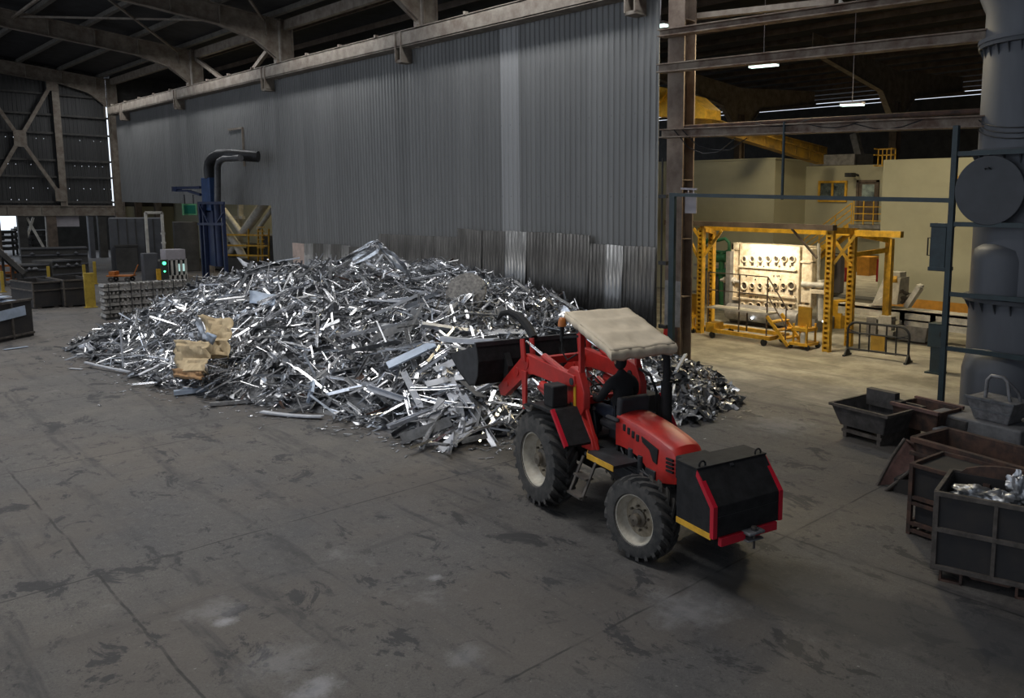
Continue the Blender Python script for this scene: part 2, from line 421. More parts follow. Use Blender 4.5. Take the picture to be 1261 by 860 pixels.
for y in (-3.6, .8, 5.2, 9.6, 14.0):
    g = MB(); g.bar((-69.5, y, 3.7), (-69.5, y, 12.7), .40, .16, (0,1,0)); g.bar((-69.3, y, 3.7), (-69.3, y, 12.7), .05, .42, (0,1,0)); S('end_wall_column', g, 'steel_beige', bevel=.01)
for (a, b, c) in ((9.6, 14.0, 0), (-3.6, .8, 0)):
    g = MB()
    for (y0, z0, y1, z1) in ((a, 4.1, b, 12.4), (b, 4.1, a, 12.4)): g.bar((-69.25, y0, z0), (-69.25, y1, z1), .10, .22)
    g.box((-69.2, (a+b)/2, 8.25), (.06, .7, 1.1)); g.box((-69.2, b-.2, 4.5), (.06, .6, .9)); g.box((-69.2, b-.2, 12.0), (.06, .6, .8))
    S('cross_brace_beam', g, 'steel_beige')
g = MB(); g.b2((-69.9, -13, 3.08), (-69.45, 17.6, 3.72)); g.b2((-69.4, -13, 3.68), (-69.9, 17.6, 3.76)); g.b2((-69.4, -13, 3.04), (-69.9, 17.6, 3.12))
for y in [-12+1.9*i for i in range(16)]: g.b2((-69.43, y, 3.1), (-69.38, y+.06, 3.7))
S('eave_beam', g, 'steel_beige')

# ------------------------------------------------------------------ roof of the main hall: haunched rafters along Y, purlins along X
def zr(y): return 12.75+(16.8-y)*.10           # top of the rafter
def rafter(X, col='steel_beige', foot=True):
    g = MB(); w = .16
    def web(pts): g.prism([(X-.02, y, z) for (y, z) in pts], (.04, 0, 0))
    ym = -12.0
    web([(ym, zr(ym)-.85), (14.3, zr(14.3)-.85), (15.9, zr(15.9)-1.15), (17.0, 10.75), (17.0, 12.7), (ym, zr(ym))])
    bot = [(ym, zr(ym)-.85), (14.3, zr(14.3)-.85), (15.9, zr(15.9)-1.15), (16.85, 11.0), (16.85, 10.0)]
    for (y0, z0), (y1, z1) in zip(bot[:-1], bot[1:]): g.bar((X, y0, z0), (X, y1, z1), .34, .05, (0, 0, 1) if abs(z1-z0) < abs(y1-y0) else (0, 1, 0))
    g.bar((X, ym, zr(ym)), (X, 17.2, zr(17.2)), .34, .05)
    for k in range(15):
        y = ym+.4+k*2.0
        if y < 16.9: g.b2((X-.15, y, zr(y)-.84), (X+.15, y+.04, zr(y)))
    S('roof_rafter_beam', g, col)
    c = MB(); z0 = 0 if foot else 9.9
    c.b2((X-.17, 17.05, z0), (X+.17, 17.10, 12.8)); c.b2((X-.17, 17.60, z0), (X+.17, 17.65, 12.8)); c.b2((X-.03, 17.1, z0), (X+.03, 17.6, 12.8))
    S('wall_column', c, col)
for X in (-52, -40, -27.6): rafter(X)
rafter(-69.3); rafter(-3.2, foot=False)
for i, y in enumerate([-11+2.3*k for k in range(13)]):
    g = MB(); z = zr(y)+.12; g.bar((-70, y, z), (-2, y, z), .09, .22); g.bar((-70, y+.08, z-.1), (-2, y+.08, z-.1), .16, .03); S('purlin_beam', g, 'purlin')
for (xa, xb) in ((-52, -40), (-40, -27.6)):
    g = MB(); za, zb = zr(9.5)-.1, zr(16.2)-.15
    g.bar((xa, 9.0, zr(9)-.25), (xb, 16.4, zr(16.4)-.2), .09, .09); g.bar((xa, 16.4, zr(16.4)-.2), (xb, 9.0, zr(9)-.25), .09, .09)
    g.bar((xa, 9.0, zr(9)-.3), (xb, 9.0, zr(9)-.3), .1, .1)
    S('wind_brace_beam', g, 'steel_beige')
for (x0, x1) in ((-51.8, -46.4), (-40.2, -45.6)):
    g = MB(); g.bar((x0, 17.3, 12.3), (x1, 17.3, 10.2), .16, .2); S('knee_brace_beam', g, 'steel_beige')
g = MB(); g.bar((-69, 17.35, 12.55), (-15, 17.35, 12.55), .2, .45); g.bar((-69, 17.7, 10.9), (-15, 17.7, 10.9), .1, .2); S('eave_strut_beam', g, 'steel_beige')
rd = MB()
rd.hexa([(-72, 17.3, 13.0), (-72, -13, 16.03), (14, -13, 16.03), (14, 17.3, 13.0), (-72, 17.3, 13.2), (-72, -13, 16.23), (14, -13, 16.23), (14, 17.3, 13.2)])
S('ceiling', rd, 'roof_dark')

# ------------------------------------------------------------------ casting bay roof and shell
g = MB()
g.hexa([(-72, 17.3, 13.0), (14, 17.3, 13.0), (14, 66, 13.6), (-72, 66, 13.6), (-72, 17.3, 13.2), (14, 17.3, 13.2), (14, 66, 13.8), (-72, 66, 13.8)])
S('ceiling_bay', g, 'roof_dark')
for k in range(20):
    y = 18.5+2.3*k; g = MB(); g.bar((-60, y, 12.8), (2, y, 12.8), .09, .26); S('bay_purlin_beam', g, 'steel_brown')
g = MB(); g.b2((-60, 62, 0), (12, 62.2, 12.6)); S('wall_rear', g, 'dark_panel')
g = MB(); g.b2((4, 12, 0), (4.2, 66, 13.4)); S('wall_right', g, 'dark_panel')
g = MB(); g.b2((-72, 21.0, 0), (-33, 21.2, 9.9)); S('wall_annex', g, 'cream')
# frames of the bay: columns with two haunched arms
def tree_frame(X, Y):
    g = MB()
    g.b2((X-.22, Y-.28, 0), (X+.22, Y-.22, 10.2)); g.b2((X-.22, Y+.22, 0), (X+.22, Y+.28, 10.2)); g.b2((X-.04, Y-.22, 0), (X+.04, Y+.22, 10.2))
    S('bay_column', g, 'steel_brown')
    g = MB()
    for sgn in (-1, 1):
        g.prism([(X-.03, Y, 11.9), (X-.03, Y+sgn*9, 12.6), (X-.03, Y+sgn*9, 11.7), (X-.03, Y+sgn*2, 10.6), (X-.03, Y+sgn*.25, 8.9), (X-.03, Y, 8.9)], (.06, 0, 0))
        for (y0, z0), (y1, z1) in (((.25, 8.9), (2, 10.6)), ((2, 10.6), (9, 11.7))):
            g.bar((X, Y+sgn*y0, z0), (X, Y+sgn*y1, z1), .36, .05)
    S('bay_rafter_beam', g, 'steel_beige')
tree_frame(-33, 44); tree_frame(-22, 44); tree_frame(-11, 44)

# ------------------------------------------------------------------ column at the end of the partition
g = MB(); cx, cy = -14.78, 17.05
for dy in (-.22, .22): g.b2((cx-.29, cy+dy-.02, 0), (cx+.29, cy+dy+.02, 13.0))
g.b2((cx-.02, cy-.22, 0), (cx+.02, cy+.22, 13.0))
for z in (1.8, 3.4, 5.0, 6.4, 8.1, 9.2): g.b2((cx-.27, cy-.21, z), (cx+.27, cy+.21, z+.03))
co = S('corner_column', g, 'column_brown')
g = MB(); g.b2((cx-.29, cy-.25, 0), (cx+.29, cy-.242, 2.25)); co2 = g.build('pale_lower_coat', M['machine_grey'], co, smooth=0)
g = MB(); g.b2((cx-.30, cy-.265, .0), (cx-.08, cy-.25, .95)); g.build('red_guard_plate', M['red'], co, smooth=0)
g = MB(); g.b2((cx+.06, cy-.36, 0), (cx+.30, cy-.26, .98)); g.build('dark_guard_post', M['rust'], co, smooth=0)
# ------------------------------------------------------------------ tractor with rear loader and ballast box
TR = empty('tractor', (-8.75, 8.067, 0), -0.211, 'red tractor with a beige canvas canopy, loader bucket and black ballast box', 'tractor')
def P_(name, mb, m, par=None, **kw): return mb.build(name, M[m] if isinstance(m, str) else m, par or TR, **kw)
def XZ(mb, pts, y0, y1): return mb.prism([(x, y0, z) for (x, z) in pts], (0, y1-y0, 0))

def wheel(name, loc, R, W, rr, steer=0, near=True, lugs=22):
    sgn = -1 if near else 1                                # outboard side along local y
    root_ty = MB(); Rm = Matrix.Rotation(pi/2, 4, 'X')    # z axis -> -y... lathe about y
    h = W/2
    prof = [(rr, -h*.80), (rr*1.06, -h*.98), (R*.80, -h*1.0), (R*.88, -h*.90), (R*.915, -h*.66), (R*.925, 0), (R*.915, h*.66), (R*.88, h*.90), (R*.80, h*1.0), (rr*1.06, h*.98), (rr, h*.80)]
    root_ty.lathe(prof, 48, Rm)
    for k in range(lugs):                                   # chevron lugs
        for s in (-1, 1):
            a0 = 2*pi*(k+(0 if s < 0 else .5))/lugs
            pts = []
            for i in range(5):
                u = i/4; y = s*h*(-.06+1.02*u); a = a0 + .30*u*(22/lugs)
                rad = R*.925 - (0 if u < .7 else (u-.7)*R*.18)
                pts.append((y, a, rad))
            wl = .036 if R > .6 else .031
            vs = []; fs = []
            for (y, a, rad) in pts:
                for (da, dr) in ((-wl*1.25, -.02), (-wl*.85, .074*R), (wl*.85, .074*R), (wl*1.25, -.02)):
                    aa = a+da/ R; q = rad+dr
                    vs.append((q*cos(aa), y, q*sin(aa)))
            for i in range(4):
                for j in range(3): fs.append((i*4+j, i*4+j+1, i*4+j+5, i*4+j+4))
            fs.append((0, 1, 2, 3)); fs.append((19, 18, 17, 16)); root_ty._add(vs, fs)
    wo = root_ty.build(name, M['rubber'], TR, loc)
    wo.rotation_euler = (0, 0.13*sgn, steer)
    rm = MB()
    kd = .10 if R > .6 else .16
    rprof = [(rr*1.03, sgn*h*.93), (rr*1.04, sgn*h*.86), (rr*.97, sgn*h*.84), (rr*.92, sgn*h*.30), (rr*.80, -sgn*h*.02)]
    rm.lathe([(r, -z) for r, z in rprof], 40, Rm)
    rm.slot = 1; rm.lathe([(r, -z) for r, z in [(rr*.80, -sgn*h*.02), (rr*.55, sgn*h*kd), (rr*.30, sgn*h*(kd+.02)), (.02, sgn*h*(kd+.02))]], 40, Rm); rm.slot = 0
    rm.lathe([(rr*.98, h*.8), (rr*.98, -h*.8)], 40, Rm)
    rm.build('wheel_rim', [M['rim'], M['rim_disc']], wo, smooth=40)
    hb = MB(); yy = sgn*h*(kd+.02)
    hb.lathe([(rr*.36, -yy), (rr*.36, -yy-sgn*.03), (rr*.24, -yy-sgn*.05), (rr*.22, -yy-sgn*.11), (.01, -yy-sgn*.12)], 24, Rm)
    for k in range(8):
        a = 2*pi*k/8; hb.tube((rr*.48*cos(a), yy, rr*.48*sin(a)), (rr*.48*cos(a), yy+sgn*.04, rr*.48*sin(a)), .016, 6)
    P_('wheel_hub', hb, 'hub', wo)
    return wo
wheel('rear_wheel', (0, -.725, .70), .70, .40, .385, 0, True)
wheel('rear_wheel', (0, .725, .70), .70, .40, .385, 0, False)
wheel('front_wheel', (2.308, -.60, .535), .535, .31, .315, radians(13), True, 20)
wheel('front_wheel', (2.308, .60, .535), .535, .31, .315, radians(13), False, 20)

b = MB(); b.b2((-.35, -.24, .58), (.55, .24, 1.06)); b.b2((.5, -.17, .62), (1.5, .17, 1.0)); b.b2((1.4, -.19, .60), (2.9, .19, .86))
b.tube((0, -.62, .70), (0, .62, .70), .13, 14); b.tube((0, -.5, .70), (0, -.3, .70), .2, 14); b.tube((0, .5, .70), (0, .3, .70), .2, 14)
P_('transmission', b, 'dark_steel', bevel=.02)
b = MB(); b.bar((2.308, -.52, .535), (2.308, .52, .535), .14, .16); b.box((2.308, 0, .6), (.4, .3, .25)); b.tube((2.15, -.5, .56), (2.15, .5, .56), .025)
for s in (-1, 1): b.box((2.308, s*.45, .56), (.16, .12, .28))
P_('front_axle', b, 'dark_steel', bevel=.015)
b = MB(); b.b2((1.3, -.19, .86), (2.45, .19, 1.24)); 
for x in (1.45, 1.65, 1.85, 2.05): b.b2((x, -.22, .98), (x+.12, -.18, 1.2))
b.tube((1.55, -.24, .93), (1.55, -.24, 1.16), .055, 12); b.tube((1.78, -.25, .88), (1.78, -.25, 1.12), .05, 12); b.b2((1.9, -.27, .86), (2.12, -.2, 1.0))
b.path([(1.3, -.25, 1.1), (1.5, -.29, .95), (1.9, -.28, .92), (2.2, -.24, .85)], .016, 6); b.path([(1.35, -.2, 1.12), (1.7, -.26, 1.02), (2.1, -.25, .8)], .012, 6)
P_('engine', b, 'dark_steel', bevel=.01)
# hood: lofted shell with arched lower edge
hb = MB(); N = 14
def hood_ring(t):
    x = 1.19+t*1.33
    top = 1.555-.05*t-.16*t**2.2-(.10*max(0, (t-.9)/.1)**2)
    hw = .255-.018*t-.02*max(0, (t-.85)/.15)
    low = [1.12, 1.13, 1.13, 1.125, 1.115, 1.10, 1.07, 1.03, .97, .90, .86, .88, .90, .92, .94][min(14, int(round(t*14)))]
    pts = [(-hw*1.04, low), (-hw*1.04, (low+top)/2), (-hw*1.01, top-.075), (-hw*.95, top-.03), (-hw*.82, top-.004), (-hw*.4, top+.018), (0, top+.024)]
    pts = pts+[(-y, z) for (y, z) in reversed(pts[:-1])]
    return [(x, y, z) for (y, z) in pts]
rings = [hood_ring(i/N) for i in range(N+1)]; n = len(rings[0])
hb._add([p for r in rings for p in r], [(i*n+j, i*n+j+1, (i+1)*n+j+1, (i+1)*n+j) for i in range(N) for j in range(n-1)]+[tuple(range(n)), tuple(N*n+j for j in range(n))])
HD = P_('hood', hb, 'red', smooth=28, bevel=0)
def hz(t): return hood_ring(t)[1][1]
yS = -.268
for k in range(4):                                           # louvre slots
    b = MB(); x = 1.36+k*.105; z = 1.405-.022*k
    b.b2((x, yS, z-.05), (x+.065, yS+.02, z+.045)); P_('louvre_slot', b, 'black_paint', HD, bevel=.015)
    b = MB(); b.b2((x, -yS-.02, z-.05), (x+.065, -yS, z+.045)); P_('louvre_slot', b, 'black_paint', HD, bevel=.015)
for s in (-1, 1):
    b = MB(); XZ(b, [(1.80, 1.385), (2.17, 1.30), (2.15, 1.10), (2.06, 1.12), (1.98, 1.25), (1.82, 1.31)], s*.266, s*.248); P_('side_vent', b, 'black_paint', HD, bevel=.006)
    for k in range(4):
        b = MB(); z = 1.22-k*.05; b.b2((2.34, s*.262, z), (2.48, s*.235, z+.025)); P_('grille_slot', b, 'black_paint', HD)
b = MB(); b.b2((2.50, -.235, 1.02), (2.70, .235, 1.31)); b.b2((2.5, -.2, .75), (2.95, .2, 1.05)); P_('radiator_nose', b, 'black_paint', bevel=.02)
b = MB(); b.b2((2.2, -.36, .62), (2.98, -.28, .76)); b.b2((2.2, .28, .62), (2.98, .36, .76)); b.path([(1.15, -.33, .98), (1.5, -.34, .9), (2.0, -.35, .86), (2.5, -.34, .80)], .018, 6); P_('front_subframe', b, 'dark_steel')

# ballast box
BX = MB(); prof = [(2.914, 1.41), (3.298, 1.41), (3.601, 1.05), (3.601, .692), (2.914, .66)]
XZ(BX, prof, -.519, .519); BO = P_('ballast_box', BX, 'black_paint', bevel=.008)
for s in (-1, 1):
    b = MB(); y0, y1 = s*.528, s*.470
    XZ(b, [(3.300, 1.40), (3.612, 1.055), (3.612, .69), (3.55, .69), (3.55, 1.03), (3.285, 1.33)], y0, y1)
    P_('red_edge_strip', b, 'red_strip', BO)
    b = MB(); b.b2((2.92, s*.526, .665), (3.56, s*.515, .735)); P_('yellow_reflective_strip', b, 'yellow', BO)
    b = MB(); b.path([(3.27, s*.47, 1.40)]+[(3.27+.0*k, s*(.47+.045*cos(a)-.045), 1.44+.045*sin(a)) for k, a in enumerate([i*pi/6 for i in range(-1, 8)])]+[(3.27, s*.38, 1.40)], .012, 6); P_('lifting_eye', b, 'black_paint', BO)
b = MB(); b.b2((2.90, -.53, 1.405), (3.31, .53, 1.425)); P_('box_lid', b, 'black_paint', BO, bevel=.004)
b = MB()
d = V((3.601-3.298, 0, 1.05-1.41)).normalized()
b.bar((3.31, -.03, 1.40), (3.33, -.03, 1.375), .05, .02); P_('lid_latch', b, 'dark_steel', BO); b = MB(); b.b2((3.600, -.45, .925), (3.604, .45, .93))
P_('front_seam', b, 'dark_steel', BO)
b = MB(); b.b2((3.58, -.43, .59), (3.64, -.07, .69)); P_('red_bumper_bar', b, 'red_strip', BO, bevel=.004); b = MB(); b.b2((3.58, .09, .60), (3.64, .42, .70)); P_('red_bumper_bar', b, 'red_strip', BO, bevel=.004)
b = MB(); b.b2((3.56, -.10, .665), (3.74, .14, .70)); b.b2((3.56, -.10, .585), (3.72, .14, .605)); P_('hitch_plate', b, 'mould_grey', BO, bevel=.01)
b = MB(); b.tube((3.68, .02, .48), (3.68, .02, .74), .016, 8); b.tube((3.68, .02, .72), (3.68, .02, .745), .035, 10); P_('hitch_pin', b, 'bin_edge', BO)

# platform, ladder, fenders
b = MB(); b.b2((1.02, -.66, 1.0), (1.76, -.26, 1.04)); b.b2((.5, -.3, .98), (1.25, .3, 1.02)); b.b2((1.02, .26, 1.0), (1.76, .66, 1.04)); PF = P_('platform', b, 'dark_steel')
b = MB(); b.prism([(1.0, -.60, .97), (1.10, -.672, .97), (1.76, -.672, .97), (1.76, -.66, .97), (1.10, -.66, .97), (1.0, -.585, .97)], (0, 0, .075)); P_('yellow_edge', b, 'yellow', PF)
b = MB()
for x in (1.0, 1.33): b.bar((x, -.66, .98), (x-.03, -.86, .50), .045, .02, (0, 1, 0))
for (z, y) in ((.52, -.85), (.75, -.755)): b.box((1.15, y, z), (.33, .12, .025))
b.bar((.99, -.855, .50), (1.31, -.855, .50), .02, .04)
P_('step_ladder', b, 'bin_edge')
for s in (-1, 1):
    b = MB(); y0, y1 = s*.93, s*.50
    XZ(b, [(-.30, 1.46), (-.05, 1.535), (.60, 1.56), (.98, 1.14), (.94, 1.10), (.56, 1.50), (-.04, 1.485), (-.28, 1.42)], y0, y1)
    XZ(b, [(-.1, 1.53), (.6, 1.55), (.95, 1.12), (.72, 1.12), (.4, 1.38), (0, 1.45)], s*.53, s*.50)
    fo = P_('rear_fender', b, 'black_paint', bevel=.01)
    b = MB(); XZ(b, [(.60, 1.575), (.985, 1.15), (.955, 1.115), (.565, 1.545)], s*.938, s*.885); P_('red_edge_strip', b, 'red_strip', fo)
b = MB(); b.b2((.22, -.86, 1.55), (.50, -.62, 1.86)); P_('battery_box', b, 'black_paint', bevel=.02)
b = MB(); b.b2((-.25, -.94, 1.42), (-.02, -.80, 1.46)); b.tube((.0, -.95, 1.47), (.0, -.88, 1.47), .04, 10); P_('tail_lamp', b, 'bin_edge')

# loader: towers, boomerang arms, cylinders, linkage
for s in (-1, 1):
    b = MB(); XZ(b, [(.10, 1.84), (.42, 2.10), (.64, 2.06), (.78, 1.80), (.78, 1.56), (.70, 1.45), (.98, 1.18), (1.04, 1.02), (.72, 1.0), (.44, 1.36), (.30, 1.52)], s*.53, s*.42)
    tw = P_('loader_tower', b, 'red', bevel=.012)
    b = MB(); b.tube((.50, s*.57, 1.90), (.50, s*.40, 1.90), .055, 14); P_('pivot_pin', b, 'dark_steel', tw)
    b = MB(); b.tube((.45, s*.55, 1.55), (.45, s*.40, 1.55), .04, 12); P_('pivot_pin', b, 'dark_steel', tw)
    b = MB(); b.b2((.52, s*.535, 1.55), (.58, s*.545, 1.87)); P_('yellow_reflector', b, 'yellow', tw) if s < 0 else None
    b = MB(); XZ(b, [(.55, 1.99), (-.93, 2.07), (-1.05, 2.02), (-1.98, 1.36), (-1.88, 1.22), (-1.72, 1.24), (-.92, 1.74), (-.70, 1.78), (.25, 1.78), (.58, 1.84)], s*.56, s*.45)
    ar = P_('loader_arm', b, 'red', bevel=.012)
    b = MB(); b.tube((-.93, s*.575, 1.93), (-.93, s*.43, 1.93), .10, 20); b.tube((-1.25, s*.575, 1.73), (-1.25, s*.43, 1.73), .07, 18); b.tube((-1.62, s*.575, 1.47), (-1.62, s*.43, 1.47), .05, 16); P_('pivot_boss', b, 'red', ar)
    b = MB(); XZ(b, [(-1.06, 2.28), (-.94, 2.30), (-.88, 1.95), (-1.02, 1.95)], s*.60, s*.57); XZ(b, [(-1.06, 2.28), (-.94, 2.30), (-.88, 1.95), (-1.02, 1.95)], s*.44, s*.41)
    XZ(b, [(-1.02, 1.80), (-.86, 1.80), (-.88, 1.22), (-.98, 1.18)], s*.60, s*.565)
    P_('bell_crank', b, 'red', bevel=.006)
    b = MB(); b.tube((-1.0, s*.505, 2.24), (-.40, s*.505, 2.10), .024, 10); lo = P_('tilt_cylinder_rod', b, 'chrome')
    b = MB(); b.tube((-.42, s*.505, 2.105), (.40, s*.505, 1.92), .05, 14); P_('tilt_cylinder', b, 'red')
    b = MB(); b.tube((-.80, s*.505, 1.70), (-.50, s*.505, 1.60), .026, 10); P_('lift_cylinder_rod', b, 'chrome')
    b = MB(); b.tube((-.55, s*.505, 1.62), (.35, s*.505, 1.32), .055, 14); b.tube((-.38, s*.56, 1.68), (-.12, s*.56, 1.66), .07, 14); P_('lift_cylinder', b, 'red')
    b = MB(); b.path([(-.9, s*.45, 1.25), (-1.4, s*.44, 1.3), (-1.75, s*.44, 1.42)], .035, 8); P_('bucket_link', b, 'dark_steel')
b = MB(); b.bar((-.93, -.5, 1.93), (-.93, .5, 1.93), .12, .12); P_('cross_tube', b, 'red')
b = MB(); b.bar((.5, -.5, 1.60), (.5, .5, 1.60), .1, .1); P_('cross_tube', b, 'red')
b = MB(); 
for k in range(5): b.path([(.6, -.3+.12*k, 1.5), (.2, -.42+.1*k, 1.75+.03*k), (-.3, -.4+.1*k, 1.62), (-.9, -.42+.08*k, 1.9)], .014, 6)
P_('hydraulic_hoses', b, 'rubber_black')
# bucket
bp = [(-2.95, 1.78), (-2.55, 1.55), (-2.12, 1.40), (-1.90, 1.45), (-1.78, 1.62), (-1.74, 1.85), (-1.80, 2.10)]
b = MB()
vs = []; fs = []
for (x, z) in bp:
    for y in (-1.0, 1.0): vs.append((x, y, z))
for i in range(len(bp)-1): fs.append((2*i, 2*i+1, 2*i+3, 2*i+2))
b._add(vs, fs); BK = P_('bucket', b, 'black_paint', solid=.03, smooth=0, fix=False)
for s in (-1, 1):
    b = MB(); XZ(b, bp, s*1.0, s*.97); P_('bucket_cheek', b, 'dark_steel', BK)
b = MB(); b.bar((-1.80, -1.02, 2.12), (-1.80, 1.02, 2.12), .07, .07); b.bar((-2.97, -1.02, 1.79), (-2.97, 1.02, 1.79), .12, .03); P_('bucket_edge', b, 'dark_steel', BK)
for s in (-.5, .5):
    b = MB(); XZ(b, [(-1.78, 1.5), (-1.62, 1.35), (-1.60, 1.75), (-1.74, 1.95)], s-.05, s+.05); P_('bucket_bracket', b, 'black_paint', BK)
for y in (-.02,):
    b = MB(); pp = [(-1.72, 2.15), (-1.95, 2.32), (-2.25, 2.44), (-2.6, 2.48), (-2.95, 2.42), (-3.15, 2.28)]
    b.path([(x+.0, y, z) for x, z in pp], [.07, .075, .07, .06, .045, .02], 8); P_('grapple_tine', b, 'black_paint', BK)

# roll bar, canopy, beacon, exhaust, seat and controls
for s in (-1, 1):
    b = MB(); b.bar((.62, s*.47, 1.2), (.62, s*.47, 2.70), .075, .06, (1, 0, 0)); b.bar((.62, s*.47, 2.68), (1.38, s*.46, 2.43), .05, .05); b.bar((.62, s*.47, 2.68), (.36, s*.46, 2.76), .05, .05)
    b.bar((1.05, s*.46, 1.0), (.64, s*.47, 1.75), .05, .05)
    P_('roll_bar_post', b, 'red', bevel=.008)
b = MB(); b.bar((.62, -.47, 2.66), (.62, .47, 2.66), .05, .05); P_('canopy_frame', b, 'red'); b = MB(); b.bar((1.36, -.46, 2.42), (1.36, .46, 2.42), .05, .05); P_('canopy_frame', b, 'red')
def canopy():
    g = MB(); nu, nv = 26, 22
    c00, c10, c01, c11 = V((.29, -.535, 2.88)), V((1.51, -.535, 2.515)), V((.27, .535, 2.86)), V((1.44, .535, 2.50))
    def top(u, v):
        p = c00*(1-u)*(1-v)+c10*u*(1-v)+c01*(1-u)*v+c11*u*v
        sag = -.035*sin(pi*v)*abs(sin(3*pi*u)) + .018*sin(pi*u)*sin(pi*v)
        p = p+V((0, 0, sag+.02*mnoise.noise(V((u*5, v*5, 1)))+.012*mnoise.noise(V((u*3+v*8, v*3-u*6, 7)))))
        e = min(u, 1-u, v, 1-v)
        if e < .06: p.z -= (.06-e)/.06*.022
        return p
    g.grid(top, nu, nv)
    per = [(i/nu, 0) for i in range(nu)]+[(1, j/nv) for j in range(nv)]+[(1-i/nu, 1) for i in range(nu)]+[(0, 1-j/nv) for j in range(nv)]
    rows = []
    for d in range(4):
        r = []
        for (u, v) in per:
            p = top(u, v); out = V((u-.5, v-.5, 0)); 
            bul = [0, .016, .010, -.03][d]; w = .008*sin(40*u+31*v)+.012*mnoise.noise(V((u*9, v*9, d)))
            drop = [0, .045, .095, .125][d]*(1.15 if u == 1 else 1.0)
            r.append(p+V(((1 if u == 1 else -1 if u == 0 else 0)*(bul+w), (1 if v == 1 else -1 if v == 0 else 0)*(bul+w), -drop+(.012*sin(25*(u+v)) if d == 3 else 0))))
        rows.append(r)
    k = len(per); g._add([p for r in rows for p in r], [(d*k+i, d*k+(i+1) % k, (d+1)*k+(i+1) % k, (d+1)*k+i) for d in range(3) for i in range(k)])
    return g
P_('canvas_canopy', canopy(), 'tarp', smooth=60, fix=True, solid=.012)
b = MB(); b.lathe([(.0, .13), (.035, .12), (.055, .08), (.06, 0), (.0, 0)], 16, Matrix.Translation((.30, -.60, 2.66))); be = P_('beacon_lamp', b, 'orange', smooth=60)
b = MB(); b.tube((.30, -.60, 2.45), (.30, -.60, 2.66), .03, 8); b.bar((.30, -.60, 2.5), (.6, -.48, 2.55), .03, .03); b.path([(.30, -.6, 2.5), (.34, -.62, 2.3), (.45, -.6, 2.2), (.58, -.52, 2.3)], .012, 6); P_('beacon_stem', b, 'black_paint', be)
b = MB(); b.path([(1.42, .42, 1.15), (1.38, .44, 1.6), (1.37, .45, 2.1), (1.36, .45, 2.27), (1.31, .44, 2.36), (1.23, .42, 2.38)], .055, 12); b.tube((1.40, .43, 1.35), (1.37, .45, 1.95), .08, 14); P_('exhaust_pipe', b, 'black_paint', smooth=50)
b = MB(); b.box((.95, 0, 1.33), (.46, .5, .12)); b.box((.95, 0, 1.2), (.3, .3, .2)); st = P_('seat', b, 'seat', bevel=.04)
b = MB(); b.box((1.20, 0, 1.56), (.12, .48, .42), Euler((0, .12, 0))); b.box((1.16, .30, 1.48), (.3, .07, .06)); b.box((1.16, -.30, 1.48), (.3, .07, .06)); P_('seat_back', b, 'seat', st, bevel=.04)
b = MB(); b.tube((.30, 0, 1.05), (.42, 0, 1.60), .05, 10); b.b2((.15, -.22, 1.3), (.35, .22, 1.62)); P_('steering_column', b, 'black_paint', bevel=.02)
sw = MB(); Rw = Matrix.Translation((.44, 0, 1.66)) @ Matrix.Rotation(radians(25), 4, 'Y')
sw.path([Rw @ V((.20*cos(a), .20*sin(a), 0)) for a in [2*pi*i/24 for i in range(25)]], .016, 8, cap=False)
for a in (0, 2.1, 4.2): sw.tube(Rw @ V((0, 0, 0)), Rw @ V((.2*cos(a), .2*sin(a), 0)), .012, 6)
P_('steering_wheel', sw, 'black_plastic', smooth=60)
b = MB()
for (x, y) in ((.75, -.3), (.82, -.34), (.6, .32), (.7, .35)): b.path([(x, y, 1.0), (x-.03, y, 1.3), (x-.08, y, 1.5)], .012, 6); b.lathe([(0, .03), (.025, 0), (0, -.03)], 8, Matrix.Translation((x-.08, y, 1.52)))
P_('control_lever', b, 'black_plastic')
b = MB(); b.path([(1.16, .46, 1.2), (1.1, .47, 1.75), (.95, .47, 1.95), (.64, .47, 2.0)], .02, 8); P_('grab_rail', b, 'black_paint')
b = MB(); b.b2((1.16, -.24, 1.02), (1.2, .24, 1.52)); P_('bulkhead', b, 'black_paint')

